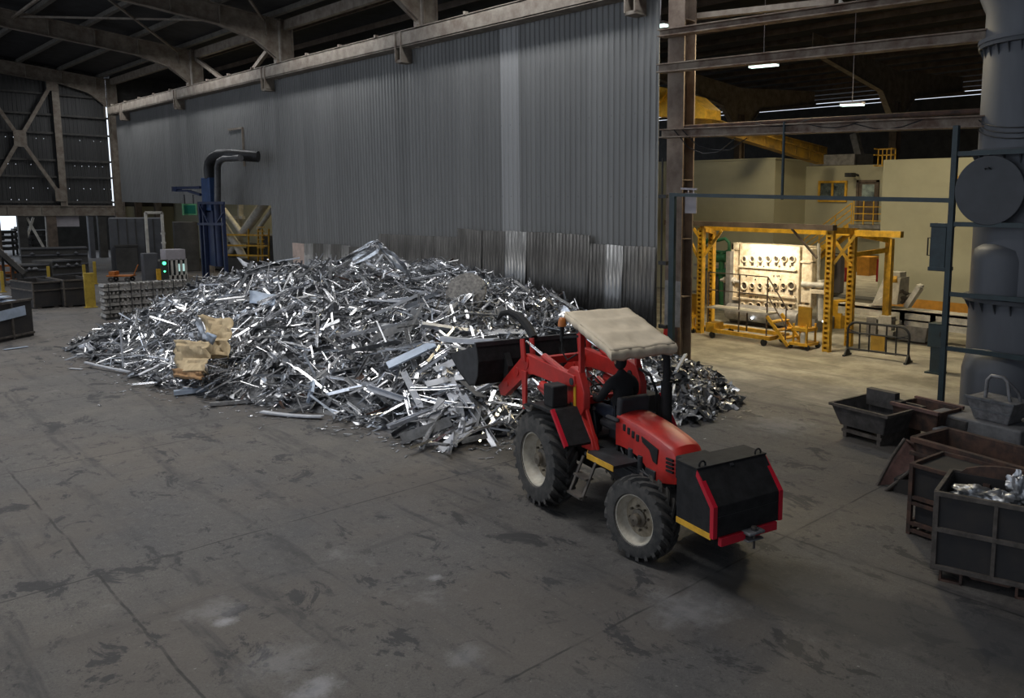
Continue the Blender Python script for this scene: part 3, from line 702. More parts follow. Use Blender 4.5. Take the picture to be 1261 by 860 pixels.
# ------------------------------------------------------------------ driver (seated, back to the hood, facing the bucket)
def skin(name, pts, edges, m, parent=None, root=0, subd=2, loc=None):
    me = bpy.data.meshes.new(name); me.from_pydata([p[:3] for p in pts], edges, []); me.materials.append(M[m])
    o = bpy.data.objects.new(name, me); COL.objects.link(o)
    if parent is not None: o.parent = parent
    md = o.modifiers.new('skin', 'SKIN'); md.use_smooth_shade = True
    for i, p in enumerate(pts):
        r = p[3]; o.data.skin_vertices[0].data[i].radius = (r, r) if not isinstance(r, tuple) else r
        o.data.skin_vertices[0].data[i].use_root = (i == root)
    md2 = o.modifiers.new('subd', 'SUBSURF'); md2.levels = subd; md2.render_levels = subd
    return o
def driver():
    # local frame: facing -x. pelvis on the seat
    z0 = 1.43
    pts = [(.98, 0, z0+.06, (.13, .16)), (.98, 0, z0+.24, (.12, .155)), (.96, 0, z0+.42, (.125, .175)), (.93, 0, z0+.53, (.10, .15)), (.91, 0, z0+.60, .062), (.89, 0, z0+.66, .058),
           (.93, -.19, z0+.50, .078), (.84, -.29, z0+.27, .06), (.62, -.24, z0+.20, .046), (.49, -.18, z0+.24, .034),
           (.93, .19, z0+.50, .078), (.84, .29, z0+.27, .06), (.62, .24, z0+.20, .046), (.49, .18, z0+.24, .034),
           (.94, -.11, z0+.02, .105), (.56, -.19, z0+.08, .085), (.50, -.19, z0-.20, .062), (.52, -.19, z0-.38, .05), (.42, -.19, z0-.40, .045),
           (.94, .11, z0+.02, .105), (.56, .19, z0+.08, .085), (.50, .19, z0-.20, .062), (.52, .19, z0-.38, .05), (.42, .19, z0-.40, .045)]
    ed = [(0, 1), (1, 2), (2, 3), (3, 4), (4, 5), (3, 6), (6, 7), (7, 8), (8, 9), (3, 10), (10, 11), (11, 12), (12, 13), (0, 14), (14, 15), (15, 16), (16, 17), (17, 18), (0, 19), (19, 20), (20, 21), (21, 22), (22, 23)]
    c, s = cos(-.211), sin(-.211)
    body = skin('person', pts, ed, 'cloth_black')
    body.location = (-8.75, 8.067, 0); body.rotation_euler = (0, 0, -.211)
    tag(body, 'person in black jacket and dark cap driving the red tractor, seen from behind', 'person')
    h = MB(); hc = V((.875, 0, z0+.78))
    def head(u, v):
        a = 2*pi*u; ph = pi*(v-.5)
        x, y, z = cos(ph)*cos(a), cos(ph)*sin(a), sin(ph)
        sx_ = .098; sy_ = .078; sz = .122
        p = V((x*sx_, y*sy_, z*sz))
        if z < -.2: p.x -= .012*(-z); p.y *= 1+.25*z
        f = max(0, -x)
        if abs(y) < .2 and f > .6 and -.25 < z < .1: p.x -= .022*(1-abs(y)/.2)
        if f > .6 and abs(z-.12) < .12 and .2 < abs(y) < .5: p.x += .010
        if f > .6 and abs(z+.5) < .1: p.x -= .005
        return hc+p
    h.grid(head, 24, 18)
    for sgn in (-1, 1): h.lathe([(0, -.006), (.022, -.004), (.03, .008), (.018, .012), (0, .004)], 10, Matrix.Translation(hc+V((.01, sgn*.080, -.01))) @ Matrix.Rotation(-sgn*pi/2, 4, 'X') @ Matrix.Scale(1.3, 4, (0, 1, 0)))
    h.build('head', M['skin'], body, smooth=80)
    hr = MB(); hr.grid(lambda u, v: hc+V((.005, 0, .0))+V((cos(pi*(v-.5)*1.2)*cos(-1.9+3.8*u)*.106, cos(pi*(v-.5)*1.2)*sin(-1.9+3.8*u)*.087, sin(pi*(v-.5)*1.2)*.118-.02)), 14, 10); hr.build('hair', M['cloth_black'], body, smooth=80)
    k = MB(); k.lathe([(.104, .0), (.106, .04), (.095, .085), (.06, .115), (0, .125)], 20, Matrix.Translation(hc+V((.0, 0, .02))) @ Matrix.Scale(.82, 4, (0, 1, 0)))
    k.prism([(hc.x-.09, -.07, hc.z+.03), (hc.x-.19, -.045, hc.z+.02), (hc.x-.20, .045, hc.z+.02), (hc.x-.09, .07, hc.z+.03)], (0, 0, .008)); k.build('cap', M['cloth_black'], body, smooth=60)
    tr = skin('trousers', [(.97, 0, z0+.02, (.14, .165)), (.93, -.11, z0+.02, .112), (.56, -.19, z0+.08, .092), (.50, -.19, z0-.20, .07), (.52, -.19, z0-.34, .062), (.93, .11, z0+.02, .112), (.56, .19, z0+.08, .092), (.50, .19, z0-.20, .07), (.52, .19, z0-.34, .062)],
              [(0, 1), (1, 2), (2, 3), (3, 4), (0, 5), (5, 6), (6, 7), (7, 8)], 'jeans', body)
    for sgn in (-1, 1):                                    # hands closed on the wheel rim
        w = V((.485, sgn*.18, z0+.245)); pts = [(*w, .032), (*(w+V((-.045, -sgn*.01, .0))), (.022, .036)), (*(w+V((-.075, -sgn*.015, -.004))), (.018, .036))]; ed = [(0, 1), (1, 2)]
        hd = skin('hand', pts, ed, 'skin', body, subd=1)
        for f in range(4):
            o = V((-.078, -sgn*.015+(f-1.5)*.019, -.004)); b0 = w+o; L = (.022, .026, .025, .019)[f]
            skin('finger', [(*b0, .0095), (*(b0+V((-L, 0, -.012))), .0088), (*(b0+V((-L*1.1, 0, -.036))), .0082), (*(b0+V((-L*.4, 0, -.05))), .0072)], [(0, 1), (1, 2), (2, 3)], 'skin', body, subd=1)
        b0 = w+V((-.03, -sgn*.04, 0)); skin('thumb', [(*b0, .012), (*(b0+V((-.025, -sgn*.018, -.012))), .0105), (*(b0+V((-.048, -sgn*.010, -.03))), .009)], [(0, 1), (1, 2)], 'skin', body, subd=1)
driver()
# ------------------------------------------------------------------ scrap heap
TOE = [(-27.6, 5.2), (-24, 5.6), (-20.6, 5.7), (-18.1, 6.5), (-16, 7.3), (-13.7, 7.5), (-12.2, 8.1), (-11.9, 9.2), (-12.7, 10.6), (-11.0, 11.0), (-9.9, 12.3), (-10.3, 14.2), (-12.4, 16.0), (-15.4, 16.6), (-42, 16.6), (-44, 14.5), (-38, 11.6), (-33.0, 10.9), (-32.4, 8.1), (-30.2, 6.4)]
WALLED = 13    # edges from this index on (to 14) lie against the wall
def seg_d(px, py, a, b):
    ax, ay = a; bx, by = b; dx, dy = bx-ax, by-ay; t = max(0, min(1, ((px-ax)*dx+(py-ay)*dy)/(dx*dx+dy*dy)))
    return sqrt((px-ax-t*dx)**2+(py-ay-t*dy)**2)
def inside(px, py):
    c = False; n = len(TOE)
    for i in range(n):
        (x1, y1), (x2, y2) = TOE[i], TOE[(i+1) % n]
        if (y1 > py) != (y2 > py) and px < (x2-x1)*(py-y1)/(y2-y1)+x1: c = not c
    return c
CAP = [(-44, .1), (-40, .45), (-37.5, .95), (-34.5, 1.35), (-31.7, 1.62), (-27.6, 1.85), (-25.2, 2.15), (-23, 2.3), (-21.6, 2.2), (-20.4, 1.98), (-18.1, 1.95), (-16.4, 1.98), (-15.2, 1.85), (-14, 1.35), (-12.8, .98), (-11.6, .90), (-10.6, .62), (-9.5, .3)]
def cap(x):
    if x <= CAP[0][0]: return CAP[0][1]
    for (a, ha), (b, hb) in zip(CAP[:-1], CAP[1:]):
        if x <= b: return ha+(hb-ha)*(x-a)/(b-a)
    return CAP[-1][1]
def pile_h(x, y):
    if not inside(x, y): return 0.0
    d = min(seg_d(x, y, TOE[i], TOE[(i+1) % len(TOE)]) for i in range(len(TOE)) if i != 13)
    w = 3.0 if x > -13.3 else 5.0
    t = min(1, d/w); c = cap(x)
    low = 1.0
    if x < -20: low = .55+.45*min(1, max(0, (y-6.2)/3.0))           # the flat spread tongue at the near end
    h = c*(1-(1-t)**1.7)*low
    h = min(h, .25+d*.95)
    h *= 1+.16*mnoise.noise(V((x*.55, y*.55, 3)))
    if y > 14.5: h *= 1-.35*min(1, (y-14.5)/2.2)
    return max(0, h+.10*mnoise.noise(V((x*1.7, y*1.7, 9)))*min(1, d))
def pile_n(x, y, e=.25):
    return V((pile_h(x-e, y)-pile_h(x+e, y), pile_h(x, y-e)-pile_h(x, y+e), 2*e)).normalized()
# mass of the heap
hp = MB(); NX, NY = 150, 56
def hfn(u, v):
    x = -45+36*u; y = 4.8+11.9*v; h = pile_h(x, y)
    return V((x, y, h*.86-.06 if h > 0 else -.08))
hp.grid(hfn, NX, NY)
hp.slot = 0
def shape_strip(mb, L, w, t, M4, bend=0.0, kind=0, seg=1):
    """one piece of scrap about the x axis: 0 flat strip, 1 angle, 2 channel, 3 box tube, 4 bent strip"""
    if kind == 0 or kind == 4: prof = [(-w/2, 0), (w/2, 0), (w/2, t), (-w/2, t)]
    elif kind == 1: prof = [(-w/2, 0), (w/2, 0), (w/2, t), (-w/2+t, t), (-w/2+t, w*.8), (-w/2, w*.8)]
    elif kind == 2: prof = [(-w/2, 0), (w/2, 0), (w/2, w*.6), (w/2-t, w*.6), (w/2-t, t), (-w/2+t, t), (-w/2+t, w*.6), (-w/2, w*.6)]
    else: prof = [(-w/2, -w*.3), (w/2, -w*.3), (w/2, w*.3), (-w/2, w*.3)]
    n = len(prof); vs = []; fs = []
    for i in range(seg+1):
        s = i/seg-.5; x = s*L; zz = bend*(s*s*4-1)*L*.25; tw = bend*.6*s
        for (y, z) in prof:
            vs.append(M4 @ V((x, y*cos(tw)-z*sin(tw), z*cos(tw)+y*sin(tw)+zz)))
    for i in range(seg):
        for k in range(n):
            k2 = (k+1) % n; fs.append((i*n+k, i*n+k2, (i+1)*n+k2, (i+1)*n+k))
    fs.append(tuple(range(n-1, -1, -1))); fs.append(tuple(seg*n+k for k in range(n)))
    mb._add(vs, fs)
def crumple(mb, L, w, M4, seed, amp=.25, nu=5, nv=4):
    b = len(mb.v)
    def fn(u, v):
        p = V(((u-.5)*L, (v-.5)*w, 0)); q = V((u*2.3, v*2.3, seed*3.7))
        p += V((mnoise.noise(q), mnoise.noise(q+V((5, 1, 2))), 1.6*mnoise.noise(q+V((1, 8, 3)))))*amp*min(L, w)
        return M4 @ p
    mb.grid(fn, nu, nv)
rs = random.Random(11)
def surf_matrix(x, y, lift, yaw=None, tilt=.35, rng=rs):
    n = pile_n(x, y); h = pile_h(x, y)
    a = rng.uniform(0, 2*pi) if yaw is None else yaw
    t = V((cos(a), sin(a), 0)); t = (t-n*t.dot(n)).normalized(); t = (t+n*rng.gauss(0, tilt)).normalized()
    s = n.cross(t).normalized(); u = t.cross(s); r = rng.gauss(0, .5)
    R = Matrix((t, s*cos(r)+u*sin(r), u*cos(r)-s*sin(r))).transposed().to_4x4(); R.translation = V((x, y, h+lift))
    return R
HEAPM = ['alu_grey', 'alu', 'alu_bright', 'alu_dark', 'alu_white', 'rust']
cnt = 0
while cnt < 12500:
    x = rs.uniform(-44, -9.6); y = rs.uniform(5, 16.5)
    h = pile_h(x, y)
    if h < .03: continue
    dist = sqrt(x*x+y*y)
    right = x > -13.4 and y > 10
    if rs.random() > 1.25-.022*dist and not right: continue
    cnt += 1
    k = rs.random()
    hp.slot = rs.choices([0, 1, 2, 3, 4, 5], [22, 28, 22, 27, 3, 1] if not right else [45, 12, 6, 32, 2, 3])[0]
    sc = rs.uniform(.6, 1.15)
    if right:
        if k < .55: crumple(hp, rs.uniform(.12, .4), rs.uniform(.1, .3), surf_matrix(x, y, rs.uniform(-.03, .08), tilt=.6), rs.random()*50, .35, 3, 3)
        else: shape_strip(hp, rs.uniform(.12, .45), rs.uniform(.02, .07), .008, surf_matrix(x, y, rs.uniform(-.02, .1), tilt=.4), rs.gauss(0, .4), 0, 2)
        continue
    if k < .50: shape_strip(hp, rs.uniform(.3, 1.25)*sc, rs.uniform(.012, .042), .008, surf_matrix(x, y, rs.uniform(-.12, .13), tilt=.30), rs.gauss(0, .35), 0, 2)
    elif k < .62: shape_strip(hp, rs.uniform(.4, 1.4)*sc, rs.uniform(.025, .06), .008, surf_matrix(x, y, rs.uniform(-.1, .1)), 0, 1)
    elif k < .74: shape_strip(hp, rs.uniform(.4, 1.4)*sc, rs.uniform(.025, .06), .01, surf_matrix(x, y, rs.uniform(-.1, .1)), 0, 2)
    elif k < .82: shape_strip(hp, rs.uniform(.4, 1.3)*sc, rs.uniform(.02, .05), .01, surf_matrix(x, y, rs.uniform(-.1, .1)), 0, 3)
    else: crumple(hp, rs.uniform(.15, .48), rs.uniform(.08, .24), surf_matrix(x, y, rs.uniform(-.08, .12), tilt=.5), rs.random()*50, .3, 3, 3)
# crumbs strewn on the floor round the toe
for i in range(300):
    j = rs.choice([0, 1, 2, 3, 4, 5, 6, 7, 0, 1, 2, 3, 4, 5, 6, 9, 10]); a, b_ = TOE[j], TOE[(j+1) % len(TOE)]; t = rs.random()
    x = a[0]+(b_[0]-a[0])*t; y = a[1]+(b_[1]-a[1])*t
    nx, ny = (b_[1]-a[1]), -(b_[0]-a[0]); l = sqrt(nx*nx+ny*ny); o = abs(rs.gauss(0, .45))
    x += nx/l*o; y += ny/l*o
    if pile_h(x, y) > 0.0: continue
    hp.slot = rs.choice([0, 1, 1, 2, 3, 3]) if j < 9 else rs.choice([0, 3, 0])
    R = Matrix.Rotation(rs.uniform(0, 6.3), 4, 'Z'); R.translation = V((x, y, .012))
    crumple(hp, rs.uniform(.04, .18), rs.uniform(.015, .06), R, rs.random()*50, .12, 2, 2)
heap = hp.build('scrap_heap', [M[k] for k in HEAPM], smooth=0, fix=False)
heap['kind'] = 'stuff'; tag(heap, 'great heap of tangled aluminium offcuts piled along the corrugated wall', 'scrap heap')

# ---- pieces that lie open on the heap, each an object of its own
ri = random.Random(5)
def proto(fn):
    mb = MB(); fn(mb); return mb
I4 = Matrix.Identity(4)
KINDS = []
def kind(name, label, group, cat, mats, n, build):
    meshes = []
    for i in range(n):
        mb = MB(); build(mb, i); me = mb.mesh(name, 0, False); me.materials.append(M[mats[i % len(mats)]]); meshes.append(me)
    KINDS.append((name, label, group, cat, meshes))
kind('aluminium_strip', 'thin silvery aluminium strip lying loose on the scrap heap', 'loose strips on the scrap heap', 'metal strip', ['alu_bright', 'alu', 'alu_bright', 'alu'], 8,
     lambda mb, i: shape_strip(mb, .6+.14*i, .032+.005*i, .012, I4, (-.5, .3, 0, .6, -.2, .1, .8, 0)[i], 4, 5))
kind('aluminium_channel', 'silvery U-shaped aluminium profile lying on the scrap heap', 'channel profiles on the scrap heap', 'metal profile', ['alu_bright', 'alu', 'alu_white'], 6,
     lambda mb, i: shape_strip(mb, .8+.16*i, .065+.011*i, .012, I4, (0, .12, 0, -.1, .2, 0)[i], 2, 3))
kind('aluminium_angle', 'L-shaped aluminium profile lying on the scrap heap', 'angle profiles on the scrap heap', 'metal profile', ['alu', 'alu_bright', 'alu_dark'], 6,
     lambda mb, i: shape_strip(mb, .7+.18*i, .06+.011*i, .011, I4, (0, .1, -.15, 0, .25, 0)[i], 1, 3))
kind('aluminium_tube', 'square aluminium tube lying on the scrap heap', 'square tubes on the scrap heap', 'metal tube', ['alu', 'alu_bright', 'alu_white'], 6,
     lambda mb, i: shape_strip(mb, .8+.17*i, .042+.007*i, .01, I4, (0, 0, .08, 0, -.1, 0)[i], 3, 3))
kind('crumpled_sheet', 'small crumpled piece of aluminium sheet on the scrap heap', 'crumpled sheets on the scrap heap', 'metal sheet', ['alu_bright', 'alu', 'alu_dark'], 7,
     lambda mb, i: crumple(mb, .32+.05*i, .18+.035*i, I4, i*7.3, .28, 6, 5))
kind('aluminium_plate', 'flat grey aluminium plate offcut lying on the scrap heap', 'plate offcuts on the scrap heap', 'metal plate', ['alu_dark', 'alu_grey', 'alu_white'], 6,
     lambda mb, i: shape_strip(mb, .5+.12*i, .11+.022*i, .012, I4, (0, .1, 0, .2, 0, -.1)[i], 0, 3))
def place_kind(K, x, y, lift, tilt=.18, yaw=None, mi=None):
    name, label, group, cat, meshes = KINDS[K]
    me = meshes[ri.randrange(len(meshes)) if mi is None else mi]
    o = bpy.data.objects.new(name, me); COL.objects.link(o)
    o.matrix_world = surf_matrix(x, y, lift, yaw, tilt, ri); tag(o, label, cat, group); return o
placed = 0; tries = 0
while placed < 275 and tries < 20000:
    tries += 1
    # choose by picture-like density: nearer ground gets more
    x = ri.uniform(-36, -11.6); y = ri.uniform(5.3, 14.5)
    h = pile_h(x, y)
    if h < .05: continue
    n = pile_n(x, y); p = V((x, y, h))
    if n.dot((CAM-p).normalized()) < .12: continue
    if ri.random() > (13/p.length)**1.6: continue
    K = ri.choices(range(6), [34, 16, 12, 14, 14, 10])[0]
    place_kind(K, x, y, ri.uniform(.06, .20), .16); placed += 1
# denser fan of planks and profiles that has slid down beside the bucket
for i in range(46):
    px, py = ri.uniform(505, 610), ri.uniform(470, 540)
    if py > 548-abs(px-570)*.2: continue
    g0 = G(px, py, .25); x, y = g0.x, g0.y
    K = ri.choices([0, 1, 2, 5, 3], [24, 14, 10, 26, 12])[0]
    o = place_kind(K, x, y, .10+ri.uniform(0, .14), .10, yaw=ri.gauss(-1.0, .55))
    if o.location.z < .05: o.location.z = .05+ri.uniform(0, .1)

# ---- pieces one can point to
def plank(name, label, cat, p0, p1, w, t, m, bend=0.0, kd=0, seg=4, up=None, roll=0.0):
    p0, p1 = V(p0), V(p1); d = (p1-p0); L = d.length; tdir = d/L
    u = V(up) if up is not None else V((0, 0, 1)); s = u.cross(tdir).normalized(); u = tdir.cross(s)
    R = Matrix((tdir, s*cos(roll)+u*sin(roll), u*cos(roll)-s*sin(roll))).transposed().to_4x4(); R.translation = (p0+p1)/2
    mb = MB(); shape_strip(mb, L, w, t, I4, bend, kd, seg); me = mb.mesh(name, 0, False); me.materials.append(M[m])
    o = bpy.data.objects.new(name, me); COL.objects.link(o); o.matrix_world = R
    return tag(o, label, cat)
def on_heap(px, py):                                        # the point of the heap surface seen at a pixel
    d = ray(px, py); t = 3.0
    while t < 60:
        p = CAM+d*t
        if p.z <= pile_h(p.x, p.y): return p
        t += .04
    return PY(px, py, 12.4)
UPV = V((0, 0, .14))
def hp2(px, py, up=.14): return on_heap(px, py)+V((0, 0, up))
# big bent profile bundle and the torn sheet that crowns the heap
pk0, pk1, pk2 = hp2(318, 392, .25), hp2(395, 350, .45), hp2(440, 322, .55)
for i, (a, b, dz, m, lab) in enumerate(((0, 0, 0, 'alu_bright', 'longest bright profile slanting up to the torn sheet on the heap'), (8, -9, .04, 'alu', 'grey profile lying just above the longest slanting profile'), (14, 10, -.02, 'alu_bright', 'bright profile lying just below the longest slanting profile'))):
    plank('long_profile', lab, 'metal profile', on_heap(320+a, 394+b)+V((.1, -.22, .20+dz)), PY(428+a*.6, 327+b*.5, 10.9), .115, .014, 'alu_bright', .05, 2, 6)
cs = MB(); A = PY(400, 338, 11.2); B = PY(466, 298, 11.6)
def torn(u, v):
    p = A.lerp(B, u); wdt = .30+.55*sin(pi*min(1, u*1.05))*.8
    q = V((u*3, v*2.5, 4))
    fold = -abs(v-.5)*1.1*(.5+.5*u)
    return p+V((.0, .10*sin(3*u), 0))+V((-.1, .25, 1)).normalized()*(wdt*(fold+.35))*.8+V((.75, .3, -.25))*((v-.5)*wdt)+V((mnoise.noise(q), mnoise.noise(q+V((3, 3, 3))), mnoise.noise(q+V((7, 1, 1)))))*.12
cs.grid(torn, 16, 8)
tag(cs.build('torn_sheet', M['alu'], smooth=0, solid=.012, fix=False), 'large torn aluminium sheet folded like a tent, sticking up at the top of the heap', 'metal sheet')
cs = MB(); A2 = PY(466, 299, 11.6); B2 = PY(500, 322, 11.8)
cs.grid(lambda u, v: A2.lerp(B2, u)+V((.1, .1, -.55))*v*(.4+.6*u)+V((mnoise.noise(V((u*3, v*3, 8))), mnoise.noise(V((u*3, v*3, 5))), mnoise.noise(V((u*3, v*3, 2)))))*.15, 10, 5)
tag(cs.build('dark_flap_sheet', M['alu_dark'], smooth=0, solid=.012, fix=False), 'dark bent flap of sheet hanging beside the torn tent-like sheet', 'metal sheet')
# mottled round slab
sl = MB(); c = hp2(573, 372, .22); n = (V((.45, -.75, .5))).normalized()
Rm = n.to_track_quat('Z', 'Y').to_matrix().to_4x4(); Rm.translation = c
sl.lathe([(.0, .05), (.46, .05), (.54, .03), (.55, -.02), (.52, -.06), (0, -.06)], 18, Rm)
for i, v in enumerate(sl.v):
    q = V(v); k = 1+.14*mnoise.noise((q-c)*1.7); sl.v[i] = tuple(c+(q-c)*k)
tag(sl.build('dross_slab', M['slab_mottled'], smooth=40), 'round mottled grey slab of hardened metal lying in the scrap heap', 'metal slab')
# creased cardboard-coloured panels
def creased(name, label, pts, cat, m='cardboard', nu=14, nv=12, seed=0, amp=.07):
    a, b_, c_, d_ = [V(p) for p in pts]          # top-left, top-right, bottom-right, bottom-left
    nrm = (b_-a).cross(d_-a).normalized()
    mb = MB()
    def fn(u, v):
        p = (a*(1-u)+b_*u)*(1-v)+(d_*(1-u)+c_*u)*v
        q = V((u*3, v*3, seed)); f = abs(((v*3.2+.15*u) % 1)-.5)*2
        ff = .05 if f > .86 else 0
        e = .06*mnoise.noise(V((u*6, v*6, seed+2))) if (u in (0, 1) or v in (0, 1)) else 0
        return p+nrm*(amp*2*mnoise.noise(q)+amp*.8*mnoise.noise(q*2.5)-ff)+(d_-a).normalized()*e
    mb.grid(fn, nu, nv)
    return tag(mb.build(name, M[m], smooth=25, solid=.015, fix=False), label, cat)
yk = min(on_heap(236, 463).y, on_heap(236, 450).y)-.22; k1, k2, k3, k4 = PY(216, 419, yk+.16), PY(258, 421, yk+.26), PY(255, 460, yk), PY(215, 463, yk-.08)
creased('cardboard_panel', 'creased beige corrugated panel leaning on the heap, lower of two', (k1, k2, k3, k4), 'cardboard', seed=1)
yq = min(on_heap(266, 442).y, on_heap(266, 425).y-.1)-.22; yq = max(yq, yk+.35); k1, k2, k3, k4 = PY(246, 389, yq+.3), PY(286, 393, yq+.4), PY(281, 442, yq), PY(250, 442, yq-.05)
creased('cardboard_panel', 'creased beige corrugated panel leaning on the heap, higher of two', (k1, k2, k3, k4), 'cardboard', seed=4)
creased('brown_flap', 'torn orange-brown strip along the foot of the lower beige panel', (PY(214, 455, yk-.10), PY(250, 458, yk-.06), PY(248, 468, yk-.16), PY(214, 465, yk-.2)), 'cardboard', 'cardboard_brown', 8, 4, 8, .04)
creased('dark_sheet', 'dark folded metal sheet standing between the two beige panels', (PY(240, 388, yq-.02), PY(251, 397, yq-.02), PY(259, 422, yq-.10), PY(246, 420, yq-.10)), 'metal sheet', 'alu_dark', 6, 6, 9, .03)
creased('small_white_sheet', 'small square white sheet stuck to the beige panel on the heap', (PY(258, 409, yq-.14), PY(267, 414, yq-.14), PY(262, 425, yq-.16), PY(253, 418, yq-.16)), 'metal sheet', 'sheet_blue', 3, 3, 3, .005)
creased('grey_folded_sheet', 'broad dull grey folded sheet leaning near the top of the heap', [PY(a_, b_, y_) for a_, b_, y_ in ((292, 332, 10.9), (316, 352, 10.6), (306, 368, 10.2), (289, 372, 10.3))], 'metal sheet', 'alu_dark', 8, 8, 12, .06)
creased('blue_grey_sheet', 'flat pale blue-grey sheet lying high on the heap below the grey folded sheet', (hp2(309, 373, .3), hp2(341, 377, .3), hp2(338, 386, .2), hp2(308, 383, .2)), 'metal sheet', 'sheet_blue', 6, 4, 14, .02)
creased('pale_sheet', 'pale sheet lying flat near the crown of the heap behind the grey folded sheet', [PY(a_, b_, 12.3-.1*i_) for i_, (a_, b_) in enumerate(((292, 318), (309, 326), (318, 334), (299, 327)))], 'metal sheet', 'alu_white', 6, 4, 15, .02)
plank('wide_white_profile', 'wide white profile lying level in the middle of the heap', 'metal profile', hp2(447, 379, .2), hp2(497, 382, .2), .24, .02, 'alu_white', 0, 0, 2)
plank('blue_white_plank', 'broad pale blue plank slanting on the heap near the bucket', 'metal plank', hp2(478, 466, .25), hp2(536, 441, .3), .22, .04, 'sheet_blue', 0, 0, 2, roll=.5)
plank('bright_plank', 'bright flat plank lying below the pale blue plank near the bucket', 'metal plank', hp2(536, 474, .3), hp2(566, 461, .3), .24, .02, 'alu_white', .1, 0, 2, roll=.3)
plank('standing_plank', 'grey plank standing on end at the front of the heap', 'metal plank', hp2(482, 496, .1), hp2(494, 448, .1), .16, .02, 'alu_dark', .1, 0, 3, up=(0, -1, .3))
plank('folded_plate', 'dull grey plate, one arm of a V, lying at the front edge of the heap', 'metal plate', hp2(462, 490, .12), hp2(484, 510, .10), .20, .02, 'alu_grey', 0, 0, 2, roll=-.5)
plank('folded_plate', 'long dull grey plate, other arm of a V, at the front edge of the heap', 'metal plate', hp2(482, 510, .10), hp2(526, 484, .18), .26, .02, 'alu_dark', .1, 0, 2, roll=-.5)
for i, (a, b_, m, lab) in enumerate((((499, 539), (526, 513), 'alu_grey', 'flat dull plate at the tip of the front spill, lying towards the open floor'), ((553, 537), (588, 531), 'alu_grey', 'grey plate lying on the floor at the tip of the spill'), ((525, 505), (556, 515), 'alu_dark', 'dark plate lying across the front spill beside the dull plate'),
        ((533, 495), (566, 487), 'alu_white', 'pale plate lying on top of the front spill'), ((552, 478), (563, 503), 'alu_white', 'pale plate tipped downhill on the front spill'), ((559, 548), (583, 541), 'alu_dark', 'small dark scrap nearest the open floor below the spill'), ((570, 500), (592, 520), 'alu_dark', 'dark strip at the side of the spill facing the tractor'))):
    plank('spilled_plate', lab, 'metal plate', hp2(*a, .07+.02*i), hp2(*b_, .07+.02*i), .26, .018, m, .06, 0, 2, roll=(-.3, .2, .3, -.2, .5, .1, .2)[i])
plank('white_post', 'short upright white stick standing in the low end of the heap', 'metal strip', hp2(153, 455, -.05), hp2(153, 455, 0)+V((0, 0, 1.02)), .09, .03, 'alu_white', 0, 0, 1, up=(0, -1, 0))
plank('leaning_rod', 'thin rod leaning up out of the heap before the dark sheets', 'metal rod', hp2(662, 352, -.05), hp2(662, 352, 0)+(PY(681, 322, 13)-PY(662, 352, 13)), .05, .03, 'alu_dark', 0, 3, 1)
plank('bright_rod', 'bright rod sticking up behind the canopy corner of the tractor', 'metal rod', PY(678, 362, 11.5), PY(712, 382, 11.0), .06, .03, 'alu_bright', 0, 3, 1)
plank('curved_strip', 'curved strip standing up before the stacked ingots', 'metal strip', PY(179, 394, 8.2), PY(194, 357, 8.3), .10, .02, 'alu', .25, 0, 6, up=(0, -1, 0))
plank('long_thin_strip', 'long bent strip lying on the floor along the low end of the heap', 'metal strip', G(105, 447, .12), G(206, 465, .10), .08, .03, 'alu_white', .05, 0, 6)
plank('long_thin_strip', 'long dull strip lying behind the white stick at the low end', 'metal strip', hp2(118, 442, .1), hp2(215, 447, .1), .08, .03, 'alu', -.05, 0, 6)
plank('flat_bar', 'pale flat bar lying on the floor before the beige panels', 'metal bar', G(214, 484, .08), G(257, 479, .10), .16, .07, 'sheet_blue', 0, 3, 1)
plank('round_bar', 'long grey bar lying on the floor before the heap', 'metal bar', G(258, 498, .06), G(345, 491, .06), .11, .06, 'alu', 0, 3, 2)
plank('bent_strip', 'bent white strip lying loose on the floor before the heap', 'metal strip', G(322, 508, .06), G(397, 514, .05), .13, .03, 'alu_white', .08, 0, 5)
plank('blue_block', 'small blue-grey profile end standing at the front of the heap', 'metal profile', hp2(384, 497, .12), hp2(386, 481, .12), .30, .06, 'sheet_blue', 0, 0, 1, up=(0, -1, .2))
plank('floor_strip', 'thin pale strip lying alone on the floor near the dark bin', 'metal strip', G(5, 431, .02), G(34, 427, .02), .12, .01, 'sheet_blue', 0, 0, 1)
plank('floor_strip', 'thin pale strip lying alone on the floor below the low end of the heap', 'metal strip', G(86, 454, .02), G(101, 455, .02), .08, .01, 'alu_white', 0, 0, 1)
plank('bright_bar', 'bright narrow bar standing upright on the middle front of the heap', 'metal bar', hp2(391, 437, .2), hp2(391, 437, .2)+(PY(393, 402, 8.5)-PY(391, 437, 8.5)), .15, .02, 'alu_bright', 0, 0, 1, up=(0, -1, 0))
plank('curved_rail', 'light curved rail running along the heap over the bucket', 'metal profile', hp2(548, 372, .35), hp2(622, 368, .35), .05, .02, 'alu', .05, 0, 4)
plank('bucket_load_profile', 'rounded white profile lying across the lip of the loader bucket', 'metal profile', PY(546, 417, 9.4), PY(612, 420, 9.4), .16, .06, 'alu_white', .06, 3, 4)
plank('bucket_load_plank', 'dark flat plank lying above the white profile at the bucket', 'metal plank', hp2(568, 402, .3), hp2(612, 404, .3), .22, .02, 'alu_grey', 0, 0, 2)

